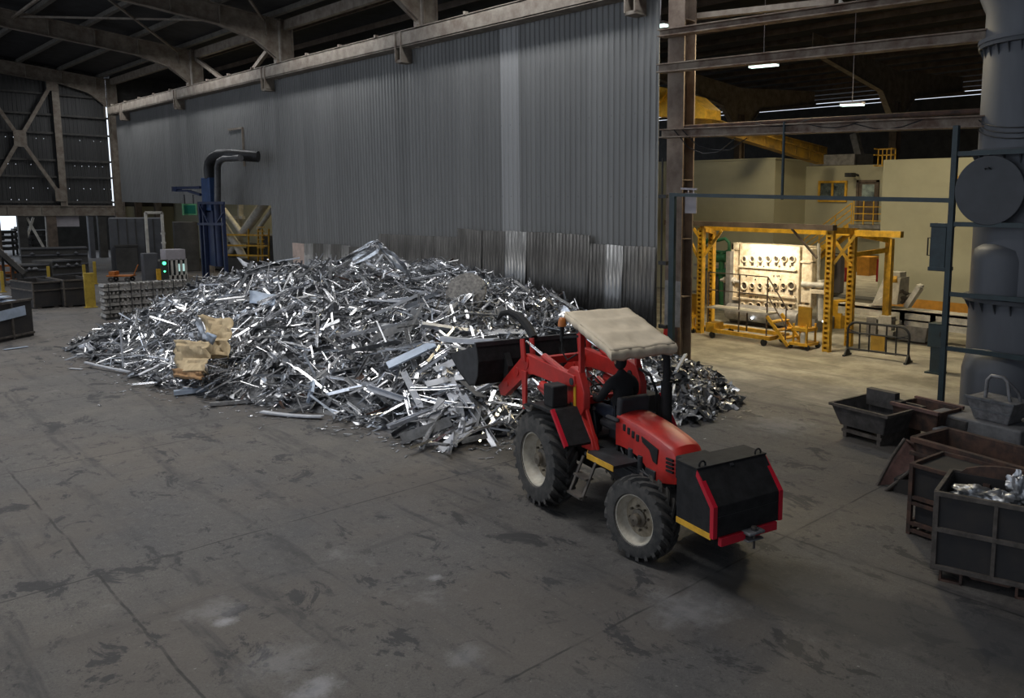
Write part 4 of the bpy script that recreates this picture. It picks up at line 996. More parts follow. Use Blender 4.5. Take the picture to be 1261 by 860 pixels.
# ------------------------------------------------------------------ stacked ingots (strapped bundles)
ing = MB()
def ingot_shape(mb):
    L = .62; vs = []
    for (x, k) in ((-L/2, .8), (-L/2+.05, 1), (L/2-.05, 1), (L/2, .8)):
        for (y, z) in ((-.058, 0), (.058, 0), (.040*k, .108*k), (-.040*k, .108*k)): vs.append((x, y, z))
    fs = [(0, 1, 2, 3)]+[(i*4+j, i*4+(j+1) % 4, (i+1)*4+(j+1) % 4, (i+1)*4+j) for i in range(3) for j in range(4)]+[(15, 14, 13, 12)]
    mb._add(vs, fs)
ingot_shape(ing); ime = ing.mesh('aluminium_ingot', 0); ime.materials.append(M['ingot'])
inum = 0; LAB = 'grey cast ingot laid among the crossed layers of the strapped ingot stack beside the heap'
def ingot(loc, rz):
    global inum
    o = bpy.data.objects.new('aluminium_ingot', ime); COL.objects.link(o); o.location = loc; o.rotation_euler = (ri.gauss(0, .02), ri.gauss(0, .02), rz+ri.gauss(0, .03))
    tag(o, LAB, 'ingot', 'ingots in the strapped stack'); inum += 1
b0 = V((-33.9, 7.75, 0))
for bi in range(4):
    y0 = 7.78+bi*.70
    for lay in range(9):
        z = .10+lay*.135
        top = lay == 8
        if lay % 2 == 0:                                      # ends face the hall
            for k in range(5): ingot((-34.22, y0+.065+k*.135, z), ri.choice([0, pi]))
        else:                                                 # long sides face the hall
            ingot((-33.965, y0+.33, z), pi/2)
            if bi == 0:
                for k in range(3): ingot((-34.10-.135*k, y0+.33, z), pi/2)
            elif top:
                for k in range(3): ingot((-34.10-.135*k, y0+.33, z), pi/2)
for bi in range(4):
    y0 = 7.78+bi*.70
    s = MB()
    for q in (.16, .48): s.b2((-33.905, y0+q, .1), (-33.90, y0+q+.025, 1.30)); s.b2((-34.55, y0+q, 1.30), (-33.90, y0+q+.025, 1.305))
    s.b2((-34.5, y0+.02, .0), (-33.92, y0+.64, .10))
    tag(s.build('strapping', M['black_plastic'], smooth=0), ('dark strapping around the end bundle of the ingot stack', 'dark strapping around the second bundle from the free end of the ingot stack', 'dark strapping around the third bundle from the free end of the ingot stack', 'dark strapping around the ingot bundle touching the heap')[bi], 'strap')
# ------------------------------------------------------------------ leaning dark corrugated sheets at the foot of the partition
def wavy(name, label, X0, X1, z1a, z1b, y, m, base=0.0, pitch=.16, lean=-.12):
    mb = MB(); xs = []; x = X0; n = int((X1-X0)/(pitch/4))
    for i in range(n+1):
        t = i/n; xs.append((X0+(X1-X0)*t, .028*sin(2*pi*(X1-X0)*t/pitch), z1a+(z1b-z1a)*t))
    vs = []
    for (x, d, zt) in xs:
        for z in (base, zt): vs.append((x, y-d+lean*(1-z/3.2), z))
    mb._add(vs, [(2*i, 2*i+2, 2*i+3, 2*i+1) for i in range(n)])
    o = mb.build(name, M[m], smooth=60, solid=.008, fix=False); return tag(o, label, 'corrugated sheet')
def wx(px, y): return PY(px, y, 16.7)
sheets = [(465, 503, 288, 290, 'dark'), (503, 532, 290, 291, 'dark'), (532, 563, 291, 292, 'dark'), (563, 592, 281, 284, 'dark'), (592, 622, 284, 285, 'dark'), (622, 647, 284, 286, 'light'), (647, 684, 286, 287, 'dark'), (684, 724, 287, 290, 'dark'), (724, 746, 300, 302, 'dark'), (746, 766, 301, 303, 'light'), (766, 787, 303, 304, 'dark'), (787, 806, 303, 305, 'dark')]
SL = ['low dark corrugated sheet leaning on the wall just past the torn sheet of the heap', 'second low dark corrugated sheet past the torn sheet of the heap', 'low dark corrugated sheet beside the step up to the taller sheets', 'first tall dark corrugated sheet at the step, above the mottled slab',
      'tall dark corrugated sheet just before the shiny one', 'tall shiny corrugated sheet under the bright strip of the wall', 'tall dark corrugated sheet just after the shiny one', 'last tall dark corrugated sheet, above the tractor canopy',
      'lower corrugated sheet next to the last tall one', 'lower corrugated sheet with a pale sheen behind the tractor canopy', 'lower dark corrugated sheet, second from the end of the wall', 'lower dark corrugated sheet at the very end of the wall']
for i, (a, b, ya, yb, k) in enumerate(sheets):
    p0, p1 = wx(a, ya), wx(b, yb)
    wavy('corrugated_sheet', SL[i], p0.x-.03, p1.x+.03, p0.z, p1.z, 16.78-.05*(i % 2), 'sheet_wavy' if k == 'dark' else 'sheet_wavy_light')
small = [(375, 387, 300, 300, 1), (387, 398, 300, 300, 0), (398, 409, 301, 301, 1), (409, 420, 301, 301, 0), (420, 431, 302, 303, 1), (431, 446, 304, 304, 0)]
SS = ['narrow shiny corrugated sheet beside the pink board', 'narrow dark corrugated sheet next but one to the pink board', 'shiny narrow corrugated sheet, third from the pink board', 'dark narrow corrugated sheet, fourth from the pink board', 'shiny narrow corrugated sheet, fifth from the pink board', 'dark narrow sheet half hidden behind the torn sheet of the heap']
for i, (a, b, ya, yb, k) in enumerate(small):
    p0, p1 = wx(a, ya), wx(b, yb); wavy('corrugated_sheet', SS[i], p0.x-.03, p1.x+.03, p0.z, p1.z, 16.74-.04*(i % 2), 'sheet_wavy_light' if k else 'sheet_wavy')
p0, p1 = wx(361, 299), wx(375, 300)
g = MB(); g.b2((p0.x, 16.66, .9), (p1.x, 16.70, p0.z)); tag(g.build('pink_board', M['pink_board'], smooth=0), 'small pale pink board standing against the wall behind the heap', 'board')

# ------------------------------------------------------------------ rusty beams spanning from the corner column
def px_beam(name, label, a, b, h, d, m, Y=16.7, ext=4.0, extra=None):
    p0, p1 = PY(*a, Y), PY(*b, Y); dr = (p1-p0).normalized(); p1 = p1+dr*ext
    g = MB(); g.bar(p0, p1, d*.25, h); g.bar(p0+V((0, 0, h/2)), p1+V((0, 0, h/2)), d, .03); g.bar(p0-V((0, 0, h/2)), p1-V((0, 0, h/2)), d, .03)
    if extra: extra(g, p0, p1)
    return tag(g.build(name, M[m], smooth=0, bevel=.004), label, 'steel beam')
px_beam('steel_beam', 'uppermost rusty beam crossing from the corner column under the dark roof', (814, 42), (1129, -2), .16, .3, 'rusty_beam', 16.6)
px_beam('steel_beam', 'pale rust-stained beam crossing above the mounted roof lamp to the tall grey silo', (812, 85), (1261, 39), .20, .26, 'rusty_beam', 16.6, .6)
px_beam('steel_beam', 'deep brown beam with flaking paint crossing just above the cream building', (816, 165), (1261, 148), .20, .34, 'rusty_beam', 16.5, .6)
g = MB(); p0, p1 = PY(840, 157, 16.9), PY(1261, 134, 16.9); g.tube(p0, p1, .06, 10); tag(g.build('brown_pipe', M['rust'], smooth=50), 'long brown pipe lying along the top of the deep brown beam', 'pipe')
g = MB(); p0, p1 = PY(842, 22, 17.4), PY(1030, 2, 17.4); g.bar(p0, p1, .2, .14); tag(g.build('yellowish_beam', M['steel_beige'], smooth=0), 'thin pale beam right under the roof above the uppermost rusty beam', 'steel beam')
g = MB()
for k in range(3):
    p0, p1 = PY(930+60*k, 152, 16.45), PY(1000+70*k, 146, 16.45); m_ = (p0+p1)/2-V((0, 0, .12+.03*k)); g.path([p0, p0.lerp(m_, .6)-V((0, 0, .03)), m_, p1.lerp(m_, .6)-V((0, 0, .03)), p1], .012, 6)
for k in range(2):
    p0, p1 = PY(830+10*k, 160, 16.4), PY(905+15*k, 170, 16.4); m_ = (p0+p1)/2-V((0, 0, .5-.1*k)); g.path([p0, p0.lerp(m_, .5)-V((0, 0, .15)), m_, p1.lerp(m_, .5)-V((0, 0, .15)), p1], .014, 6)
tag(g.build('hanging_cables', M['rubber_black'], smooth=50), 'black cables looping along the deep brown beam', 'cable')

# ------------------------------------------------------------------ green steel frame
GF = empty('green_steelwork', G(1157, 522), 0, 'dark green steel frame with a long level rail between two posts', 'steel frame')
gl = GF.location
def gpart(name, fn, m='green_steel', **kw):
    mb = MB(); fn(mb); o = mb.build(name, M[m], GF, smooth=kw.pop('smooth', 0), **kw)
    for v in o.data.vertices: v.co -= gl
    return o
yp = G(1157, 522).y
pb = PY(1157, 521, yp); pt = PY(1172, 155, yp)
gpart('post', lambda g: g.bar((pb.x, yp, 0), (pb.x, yp, pt.z), .11, .11, (0, 1, 0)), bevel=.006)
q = G(828, 441); q = V((q.x, 16.3, 0)); q = V((PY(828, 300, 16.3).x, 16.3, 0))
zt = PY(828, 240, 16.3).z
gpart('post', lambda g: g.bar((q.x, 16.3, 0), (q.x, 16.3, zt+.05), .18, .10, (0, 1, 0)), bevel=.006)
zr_ = PY(1168, 247, yp).z
gpart('rail', lambda g: g.bar((q.x-.1, 16.3, zt), (pb.x, yp, zr_), .08, .09))
for yy, nm in ((190, 5.35), (276, 4.05), (362, 2.73), (429, 1.72)):
    a = PY(1168, yy, yp); gpart('rail', lambda g: g.bar((pb.x, yp, a.z), (pb.x+3.2, yp-.15, a.z+.02), .06, .09))
a, b = PY(966, 150, 16.35), PY(966, 246, 16.35); gpart('hanger_rod', lambda g: g.tube((a.x, 16.35, a.z), (a.x, 16.35, b.z), .035, 8))
# control cabinet with a hand loop on the post
def cab(g):
    a, b = PY(1150, 276, yp+.1), PY(1166, 332, yp+.1); g.b2((a.x-.02, yp+.02, b.z), (b.x-.02, yp+.4, a.z))
    g.b2((a.x-.04, yp+.0, a.z-.06), (b.x, yp+.42, a.z+.02)); g.b2((a.x-.04, yp+.0, b.z-.04), (b.x, yp+.42, b.z+.04))
gpart('panel_box', cab, bevel=.01)
def loop(g):
    a, b = PY(1143, 293, yp+.15), PY(1152, 315, yp+.15)
    g.path([(b.x, yp+.15, a.z), (a.x, yp+.15, a.z), (a.x, yp+.15, b.z), (b.x, yp+.15, b.z)], .016, 6); g.tube((a.x+.06, yp+.15, a.z), (a.x+.06, yp+.15, b.z), .012, 6)
gpart('hand_loop', loop, 'black_plastic')
a, b = PY(816, 195, 16.3), PY(817, 405, 16.3)
def rod(g):
    g.tube((a.x, 16.3, a.z), (a.x, 16.3, b.z), .025, 8)
    for yy in (242, 324, 402): c = PY(816, yy, 16.3); g.box((c.x+.02, 16.3, c.z), (.28, .1, .1))
g = MB(); rod(g); tag(g.build('cable_conduit', M['black_plastic'], smooth=30), 'thin black vertical conduit with clamps between the wall end and the corner column', 'conduit')
a, b = PY(849, 238, 16.9), PY(863, 263, 16.9)
g = MB(); g.b2((a.x+.02, 16.7, b.z), (b.x, 16.73, a.z)); g.bar((a.x-.15, 16.72, a.z+.12), (b.x, 16.72, a.z+.1), .03, .05); g.b2((a.x+.1, 16.71, a.z), (a.x+.13, 16.73, a.z+.12)); g.b2((b.x-.13, 16.71, a.z), (b.x-.1, 16.73, a.z+.12))
tag(g.build('hanging_sign', M['booth_white'], smooth=0), 'small blank grey sign hanging on a bracket beside the corner column', 'sign')

# ------------------------------------------------------------------ tall grey silo
SC_ = V((-5.45, 17.15, 0)); SR = 1.18
SI = empty('silo', SC_, 0, 'tall grey cylindrical silo with flanges and a big round cover behind the green frame', 'silo')
g = MB(); g.lathe([(SR, 0), (SR, 7.55)], 56); SB = g.build('shell', M['silo'], SI, smooth=60)
g = MB(); g.lathe([(SR+.02, 7.5), (SR+.12, 7.52), (SR+.12, 7.60), (SR, 7.62), (SR, 8.15), (SR*1.55, 9.6), (SR*1.6, 11.5)], 56); g.build('flared_hood', M['silo'], SI, smooth=40)
for zz in (5.45, 2.55):
    g = MB(); g.lathe([(SR, zz-.04), (SR+.13, zz-.04), (SR+.13, zz+.04), (SR, zz+.04)], 56)
    for k in range(24):
        a = 2*pi*k/24; ca, sa = cos(a), sin(a)
        g.prism([(SR*ca, SR*sa, zz-.25), ((SR+.11)*ca, (SR+.11)*sa, zz-.04), (SR*ca, SR*sa, zz-.04)], (-sa*.025, ca*.025, 0))
    g.build('flange', M['silo_disc'], SI, smooth=40)
g = MB()
for k in range(30):
    a = 2*pi*k/30; ca, sa = cos(a), sin(a); g.prism([(SR*ca, SR*sa, 7.25), ((SR+.1)*ca, (SR+.1)*sa, 7.52), (SR*ca, SR*sa, 7.52)], (-sa*.025, ca*.025, 0))
g.lathe([(SR, 7.44), (SR+.1, 7.44), (SR+.1, 7.53), (SR, 7.53)], 56); g.build('gusset_ring', M['silo_disc'], SI, smooth=0)
# round cover on a short nozzle that looks out of the silo
cc = PY(1219, 235, 15.75)-SC_; rc = (PY(1261, 235, 15.75)-PY(1177, 235, 15.75)).length/2*1.02
dr = V((0.02, -1, .0)).normalized(); Rm = dr.to_track_quat('Z', 'Y').to_matrix().to_4x4(); Rm.translation = cc
g = MB(); g.lathe([(rc*.9, -.5), (rc*.9, .0)], 48, Rm); g.build('nozzle', M['silo_disc'], SI, smooth=50)
g = MB(); g.lathe([(rc*.9, -.02), (rc, -.02), (rc, .05), (rc*.985, .06), (0, .065)], 56, Rm); CV = g.build('round_cover', M['silo_disc'], SI, smooth=30)
g = MB(); g.path([cc+V((-.08, -.08, rc*.62)), cc+V((-.07, -.14, rc*.66)), cc+V((.0, -.15, rc*.66)), cc+V((.02, -.08, rc*.62))], .014, 6); g.build('lifting_lug', M['dark_steel'], CV)
# lower elbow pipe in front and the thin pipe at the side
g = MB(); c2 = V((-.18, -.62, 0)); g.lathe([(.85, .0), (.85, 1.15), (.80, 1.38), (.65, 1.55), (.35, 1.66), (0, 1.7)], 36, Matrix.Translation(c2)); g.build('lower_drum', M['silo'], SI, smooth=50)
g = MB(); g.lathe([(.64, 2.6), (.64, 3.35), (.60, 3.55), (.45, 3.66), (0, 3.7)], 36, Matrix.Translation(V((-.30, -.68, 0)))); g.build('upper_drum', M['silo'], SI, smooth=50)
g = MB(); g.tube((.62, -1.12, 0), (.62, -1.12, 6.6), .17, 16); g.build('side_pipe', M['silo'], SI, smooth=50)
g = MB()
for k in range(3):
    pts = [(SR*1.04*cos(a), SR*1.04*sin(a), 5.9+.1*k-.25*sin((a+2.6)/2.0*pi)) for a in [-2.6+.2*i for i in range(11)]]; g.path(pts, .012, 6)
g.build('cable', M['rubber_black'], SI)

# ------------------------------------------------------------------ bins, hoppers and troughs by the frame
def open_bin(mb, L, W, Hh, t=.05, z0=0.0, taper=0.0):
    a, b = L/2, W/2; k = 1-taper
    for (x0, y0, x1, y1) in ((-a, -b, a, -b), (a, -b, a, b), (a, b, -a, b), (-a, b, -a, -b)):
        n = V((-(y1-y0), x1-x0, 0)).normalized()*t
        lo0, lo1 = V((x0*k, y0*k, z0)), V((x1*k, y1*k, z0)); hi0, hi1 = V((x0, y0, Hh)), V((x1, y1, Hh))
        mb.hexa([lo0, lo1, lo1+n, lo0+n, hi0, hi1, hi1+n, hi0+n])
    mb.b2((-a*k, -b*k, z0), (a*k, b*k, z0+t))
def placed(name, c, rz, label, cat, group=None): return empty(name, c, rz, label, cat, group)
# near bin on a fork pallet
A, B = G(1148, 713), G(1250, 737); dx = (B-A); rz = atan2(dx.y, dx.x); u = V((cos(rz), sin(rz), 0)); v = V((-sin(rz), cos(rz), 0))
L, W = 1.30, .92; HB = 1.06
BN = placed('scrap_bin', A+u*(L/2)+v*(W/2), rz, 'big black steel bin on a rusty pallet base, silvery crumpled foil showing inside', 'bin')
g = MB(); open_bin(g, L, W, HB, .03, .17); BB = g.build('bin_shell', M['bin_dark'], BN, smooth=0)
g = MB()
for s in (-1, 1):
    for x in (-L/2, L/2-.0):
        g.b2((x-.03, s*W/2-.03, .13), (x+.03, s*W/2+.03, HB+.02))
for z in (.17, .63, HB):
    for s in (-1, 1): g.bar((-L/2, s*(W/2+.01), z), (L/2, s*(W/2+.01), z), .05, .055); g.bar((s*(L/2+.01), -W/2, z), (s*(L/2+.01), W/2, z), .05, .055)
g.bar((0, -W/2-.012, .17), (0, -W/2-.012, HB), .03, .045, (1, 0, 0))
g.build('angle_frame', M['bin_edge'], BN, smooth=0, bevel=.004)
g = MB()   # raised back rim, curved
pts = [(-L/2+L*i/8, W/2, .98+.24*sin(pi*i/8)**.5) for i in range(9)]
for p, q2 in zip(pts[:-1], pts[1:]): g.hexa([V((p[0], W/2-.02, .9)), V((q2[0], W/2-.02, .9)), V((q2[0], W/2+.03, .9)), V((p[0], W/2+.03, .9)), V((p[0], W/2-.02, p[2])), V((q2[0], W/2-.02, q2[2])), V((q2[0], W/2+.03, q2[2])), V((p[0], W/2+.03, p[2]))])
g.build('back_rim', M['rust'], BN, smooth=0)
g = MB()
for x in (-.45, .38):
    for s in (-1, 1): g.b2((x-.13, s*(W/2-.02)-.03, 0), (x-.10, s*(W/2-.02)+.03, .15)); g.b2((x+.10, s*(W/2-.02)-.03, 0), (x+.13, s*(W/2-.02)+.03, .15)); g.b2((x-.13, s*(W/2-.02)-.03, 0), (x+.13, s*(W/2-.02)+.03, .025)); 
    g.b2((x-.13, -W/2, .12), (x+.13, W/2, .15))
for s in (-1, 1): g.prism([(-.32, s*(W/2-.03), .16), (-.22, s*(W/2-.03), .09), (.18, s*(W/2-.03), .09), (.27, s*(W/2-.03), .16)], (0, .03, 0))
g.build('fork_pallet', M['rust'], BN, smooth=0)
def foil(name, label, c, L, W, Hh, rz, seed, m='alu_foil'):
    mb = MB(); mb.lathe([(sin(pi*i/20), cos(pi*i/20)*(1 if i < 10 else .7)) for i in range(21)], 40)
    Rz = Matrix.Rotation(rz, 3, 'Z')
    for i, q in enumerate(mb.v):
        q = V(q); k = 1+.55*(mnoise.noise(q*1.9+V((seed, 0, 0)))+.5*mnoise.noise(q*4.2+V((0, seed, 0))))-.22*abs(mnoise.noise(q*6.5+V((seed, seed, 0)))); mb.v[i] = tuple(Rz @ V((q.x*L*k, q.y*W*k, q.z*Hh*k))+V(c))
    return tag(mb.build(name, M[m], smooth=50), label, 'foil scrap')
fc = A+u*(.35)+v*(.55)
g = MB(); open_fill = BN
gm = MB(); gm.grid(lambda a, b: V(((a-.5)*(L-.08), (b-.5)*(W-.08), .80+.10*mnoise.noise(V((a*4, b*4, 2))))), 14, 10); gm.build('dark_load', M['bin_dark'], BN, smooth=30)
foil('crumpled_foil', 'flat silvery crumpled foil lying at the near corner inside the black bin', A+u*.30+v*.45+V((0, 0, .96)), .26, .17, .10, rz, 3)
foil('crumpled_foil', 'silvery crumpled foil in the middle of the black bin', A+u*.66+v*.40+V((0, 0, .98)), .22, .16, .11, rz+.4, 9)
foil('crumpled_foil', 'tall upright silvery foil wad beside the flat one in the black bin', A+u*.80+v*.62+V((0, 0, 1.07)), .13, .11, .20, rz, 17)
foil('crumpled_foil', 'small silvery scrap at the far side of the black bin', A+u*1.05+v*.45+V((0, 0, .95)), .16, .12, .07, rz, 27)
# rack of two stacked cages behind it
A2 = G(1119, 657); rz2 = radians(-6)
u2 = V((cos(rz2), sin(rz2), 0)); v2 = V((-sin(rz2), cos(rz2), 0))
RK = placed('steel_cage', A2+u2*.55+v2*.4, rz2, 'rusty open steel cage on legs squeezed behind the black bin', 'cage')
g = MB()
for sx_ in (-.55, .50):
    for sy_ in (-.4, .4): g.bar((sx_, sy_, 0), (sx_, sy_, .98), .06, .06, (1, 0, 0))
for z in (.06, .16, .44, .52, .96):
    for sy_ in (-.4, .4): g.bar((-.55, sy_, z), (.5, sy_, z), .05, .05)
    for sx_ in (-.55, .5): g.bar((sx_, -.4, z), (sx_, .4, z), .05, .05)
g.build('cage_frame', M['rust'], RK, smooth=0, bevel=.004)
g = MB(); g.b2((-.53, -.37, .52), (.48, .37, .94)); g.b2((-.50, -.35, .16), (.45, .35, .44)); g.build('cage_infill', M['bin_dark'], RK, smooth=0)
# long rusty box on the cage / floor behind
A3 = V((-5.02, 11.10, 0)); rz3 = radians(-11)
u3 = V((cos(rz3), sin(rz3), 0)); v3 = V((-sin(rz3), cos(rz3), 0))
LB = placed('rusty_skip', A3+u3*.95+v3*.42, rz3, 'long open rusty box with a thick rim behind the black bin', 'skip')
g = MB(); open_bin(g, 1.9, .84, 1.0, .04, .25, .04); g.b2((-.8, -.38, 0), (-.65, .38, .25)); g.b2((.65, -.38, 0), (.8, .38, .25)); g.build('box_shell', M['rust'], LB, smooth=0)
g = MB()
for s in (-1, 1): g.bar((-.98, s*.43, 1.0), (.98, s*.43, 1.0), .09, .07); g.bar((s*.96, -.43, 1.0), (s*.96, .43, 1.0), .09, .07)
g.bar((-.98, -.45, .80), (.98, -.45, .80), .05, .06); g.build('box_rim', M['rust'], LB, smooth=0, bevel=.006)
# tilted chute with a pinkish lining
A4 = G(1096, 606)
CH = placed('tilted_chute', A4, 0, 'tilted rusty chute with a pinkish lining lying beside the long rusty box', 'chute')
EA = [PY(1114, 541, 12.15), PY(1098, 564, 11.85), PY(1079, 600, 11.50)]; EB = [PY(1150, 556, 11.75), PY(1128, 574, 11.55), PY(1088, 607, 11.38)]
def cv(E_, u): return E_[0].lerp(E_[1], u*2) if u < .5 else E_[1].lerp(E_[2], u*2-1)
def chute(u, v, k=1.0): return cv(EA, u).lerp(cv(EB, u), v)+V((.10, .42, -.42))*(sin(pi*v)*.62*k)*(1-.35*u)-A4
g = MB(); g.grid(lambda u, v: chute(u, v), 12, 12); g.build('chute_lining', M['rust_pink'], CH, smooth=40, solid=.03, fix=False)
for E_ in (EA, EB): g = MB(); g.path([cv(E_, i/8)-A4 for i in range(9)], .028, 8); g.build('chute_lip', M['bin_edge'], CH, smooth=40)
g = MB(); g.grid(lambda u, v: chute(0, v, u), 4, 12); g.build('chute_end', M['rust'], CH, smooth=40, solid=.03, fix=False)
g = MB(); c_ = V((.28, .25, 0)); g.b2((c_.x-.25, c_.y-.2, 0), (c_.x+.3, c_.y+.3, .22)); g.build('chute_foot', M['bin_dark'], CH, smooth=0)
# grey hopper tray
a = G(1043, 541); b = G(1097, 553); 
HP = placed('hopper_tray', (a+b)/2+V((-.12, .50, 0)), radians(-8), 'grey sheet-metal hopper tray with sloped sides, alone on the floor before the green post', 'hopper')
g = MB(); open_bin(g, 1.25, 1.15, .62, .03, .22, .22); g.build('tray_shell', M['hopper'], HP, smooth=0)
g = MB()
for s in (-1, 1): g.bar((-.66, s*.585, .62), (.66, s*.585, .62), .06, .05); g.bar((s*.635, -.58, .62), (s*.635, .58, .62), .06, .05)
g.build('tray_rim', M['bin_edge'], HP, smooth=0)
g = MB(); g.b2((-.42, -.45, 0), (-.34, .45, .24)); g.b2((.34, -.45, 0), (.42, .45, .24)); g.b2((-.45, -.46, .10), (.45, -.40, .16)); g.build('tray_skid', M['bin_edge'], HP, smooth=0)
g = MB(); g.b2((-.50, .35, .5), (.15, .50, .82)); g.b2((.15, .3, .45), (.3, .5, .7)); g.build('back_plate', M['hopper'], HP, smooth=0)
# small rust tray, second tray
c = G(1133, 545)
RT = placed('rust_tray', V((c.x-.02, c.y+.25, 0)), radians(-10), 'small rusty tray between the hopper tray and the long rusty box', 'tray')
g = MB(); open_bin(g, 1.0, .75, .66, .04, .25, .12); g.b2((-.4, -.3, 0), (-.3, .3, .3)); g.b2((.3, -.3, 0), (.4, .3, .3)); g.build('tray_shell', M['rust'], RT, smooth=0)
for s in (-1, 1): g = MB(); g.bar((-.52, s*.39, .66), (.52, s*.39, .66), .07, .06); g.build('tray_rim', M['rust_pink'], RT, smooth=0)
c = G(1172, 552)
RT2 = placed('grey_tray', V((c.x-.05, c.y+.35, 0)), radians(-10), 'dull grey tray just behind the long rusty box, next to the concrete block', 'tray')
g = MB(); open_bin(g, .8, .7, .55, .04, 0, .1); g.build('tray_shell', M['hopper'], RT2, smooth=0, bevel=.004)
# concrete block with a handled mould on it
KB = V((-5.28, 14.72, 0)); rz5 = radians(-10)
g = MB(); g.box((0, 0, .30), (1.75, .95, .60)); o = g.build('concrete_block', M['concrete_block'], loc=KB, bevel=.03); o.rotation_euler = (0, 0, rz5); tag(o, 'low square grey concrete block standing before the silo', 'block')
g = MB(); g.box((0, 0, .04), (1.9, .34, .08)); g.box((0, 0, .25), (1.8, .3, .35)); o = g.build('steel_step', M['concrete_block'], loc=KB+V((.25, -.85, 0)), bevel=.01); o.rotation_euler = (0, 0, rz5); tag(o, 'long low grey step in front of the concrete block', 'step')
MD = placed('handled_mould', KB+V((.20, -.12, .601)), rz5, 'scratched grey metal mould with a looped carrying handle on the concrete block', 'mould')
g = MB()
g.hexa([(-.32, -.22, 0), (.32, -.22, 0), (.32, .22, 0), (-.32, .22, 0), (-.46, -.30, .40), (.46, -.30, .40), (.46, .30, .40), (-.46, .30, .40)])
g.build('mould_body', M['mould_grey'], MD, smooth=0, bevel=.02)
g = MB(); g.path([(-.18, -.12, .38), (-.16, -.12, .72), (-.10, -.10, .80), (.12, -.08, .80), (.20, -.08, .74), (.26, -.08, .38)], .035, 8); g.path([(.20, -.08, .74), (.34, .05, .55), (.36, .1, .38)], .03, 8); g.build('carrying_handle', M['mould_grey'], MD, smooth=50)
g = MB(); g.bar((-.47, -.31, .40), (.47, -.31, .40), .03, .04); g.bar((-.38, -.26, .2), (.38, -.26, .2), .02, .03); g.build('mould_rib', M['alu_grey'], MD, smooth=0)
# ------------------------------------------------------------------ cream blocks at the end of the casting bay
YF, YB = 31.3, 33.9
xl = PY(955, 195, YF).x; zt = PY(955, 195, YF).z
g = MB(); g.b2((-34, YF, 0), (xl, YB+3, zt)); bl = struct(g.build('wall_cream_block', M['cream'], smooth=0))
g = MB(); g.b2((-34, YF-.03, zt-.04), (xl+.03, YB+3, zt+.03)); struct(g.build('trim_2', M['cream'], smooth=0))
for (px, rows) in ((905, 1),):
    pass
xr = PY(1088, 197, YF).x; zr2 = PY(1088, 197, YF).z
g = MB(); g.b2((xr, YF, 0), (-8, YB+3, zr2)); struct(g.build('wall_cream_tower', M['cream'], smooth=0))
za = PY(1100, 366, YF).z
g = MB(); g.b2((xr-.01, YF-.015, 0.02), (-8, YF, za)); struct(g.build('trim_3', M['orange_band'], smooth=0))
zb = PY(993, 205, YB).z
xo = PY(1018, 315, YB).x; zo = PY(1050, 313, YB).z
g = MB(); g.b2((xl-.5, YB, zo), (xr+.5, YB+.2, zb)); g.b2((xl-.5, YB, 0), (xo, YB+.2, zo)); struct(g.build('wall_cream_back', M['cream'], smooth=0))
g = MB(); g.b2((xo-.2, YB+.2, zo-.05), (xr+.5, 36.6, zo+.1)); struct(g.build('ceiling_passage', M['dark_panel'], smooth=0))
g = MB(); g.b2((xo, YB+.3, .001), (xr+.3, YB+1.5, .02)); struct(g.build('floor_threshold', M['dark_panel'], smooth=0))
# window and door
def opening(name, a, b, Y, m_frame, m_glass, bars, label):
    p, q = PY(*a, Y), PY(*b, Y); x0, x1, z1, z0 = p.x, q.x, p.z, q.z
    f = MB(); t = .10
    f.b2((x0, Y-.10, z0), (x0+t, Y-.0, z1)); f.b2((x1-t, Y-.10, z0), (x1, Y, z1)); f.b2((x0+t, Y-.10, z1-t), (x1-t, Y, z1)); f.b2((x0+t, Y-.10, z0), (x1-t, Y, z0+t))
    for k in bars: xm = x0+(x1-x0)*k; f.b2((xm-.05, Y-.09, z0+t), (xm+.05, Y, z1-t))
    o = struct(f.build(name, M[m_frame], smooth=0)); gl_ = MB(); gl_.b2((x0+t, Y-.04, z0+t), (x1-t, Y-.02, z1-t)); gl_.build('pane', M[m_glass], o, smooth=0)
    return o
opening('window_1', (1009, 223), (1043, 249), YB, 'yellow_paint', 'window_view', (.5,), '')
p, q = PY(1056, 222, YB), PY(1081, 273, YB)
f = MB(); f.b2((p.x, YB-.10, q.z), (p.x+.12, YB, p.z)); f.b2((q.x-.12, YB-.10, q.z), (q.x, YB, p.z)); f.b2((p.x, YB-.10, p.z-.1), (q.x, YB, p.z)); f.b2((p.x+.1, YB-.04, q.z), (q.x-.1, YB-.01, p.z-.1))
dd = struct(f.build('door_1', M['steel_brown'], smooth=0))
f = MB(); m_ = PY(1068, 248, YB).z; f.b2((p.x+.28, YB-.06, m_), (q.x-.22, YB-.04, p.z-.2)); f.build('door_pane', M['glass_pale'], dd, smooth=0)
opening('window_2', (1173, 217), (1182, 246), YF, 'yellow_paint', 'glass_dark', (), '')
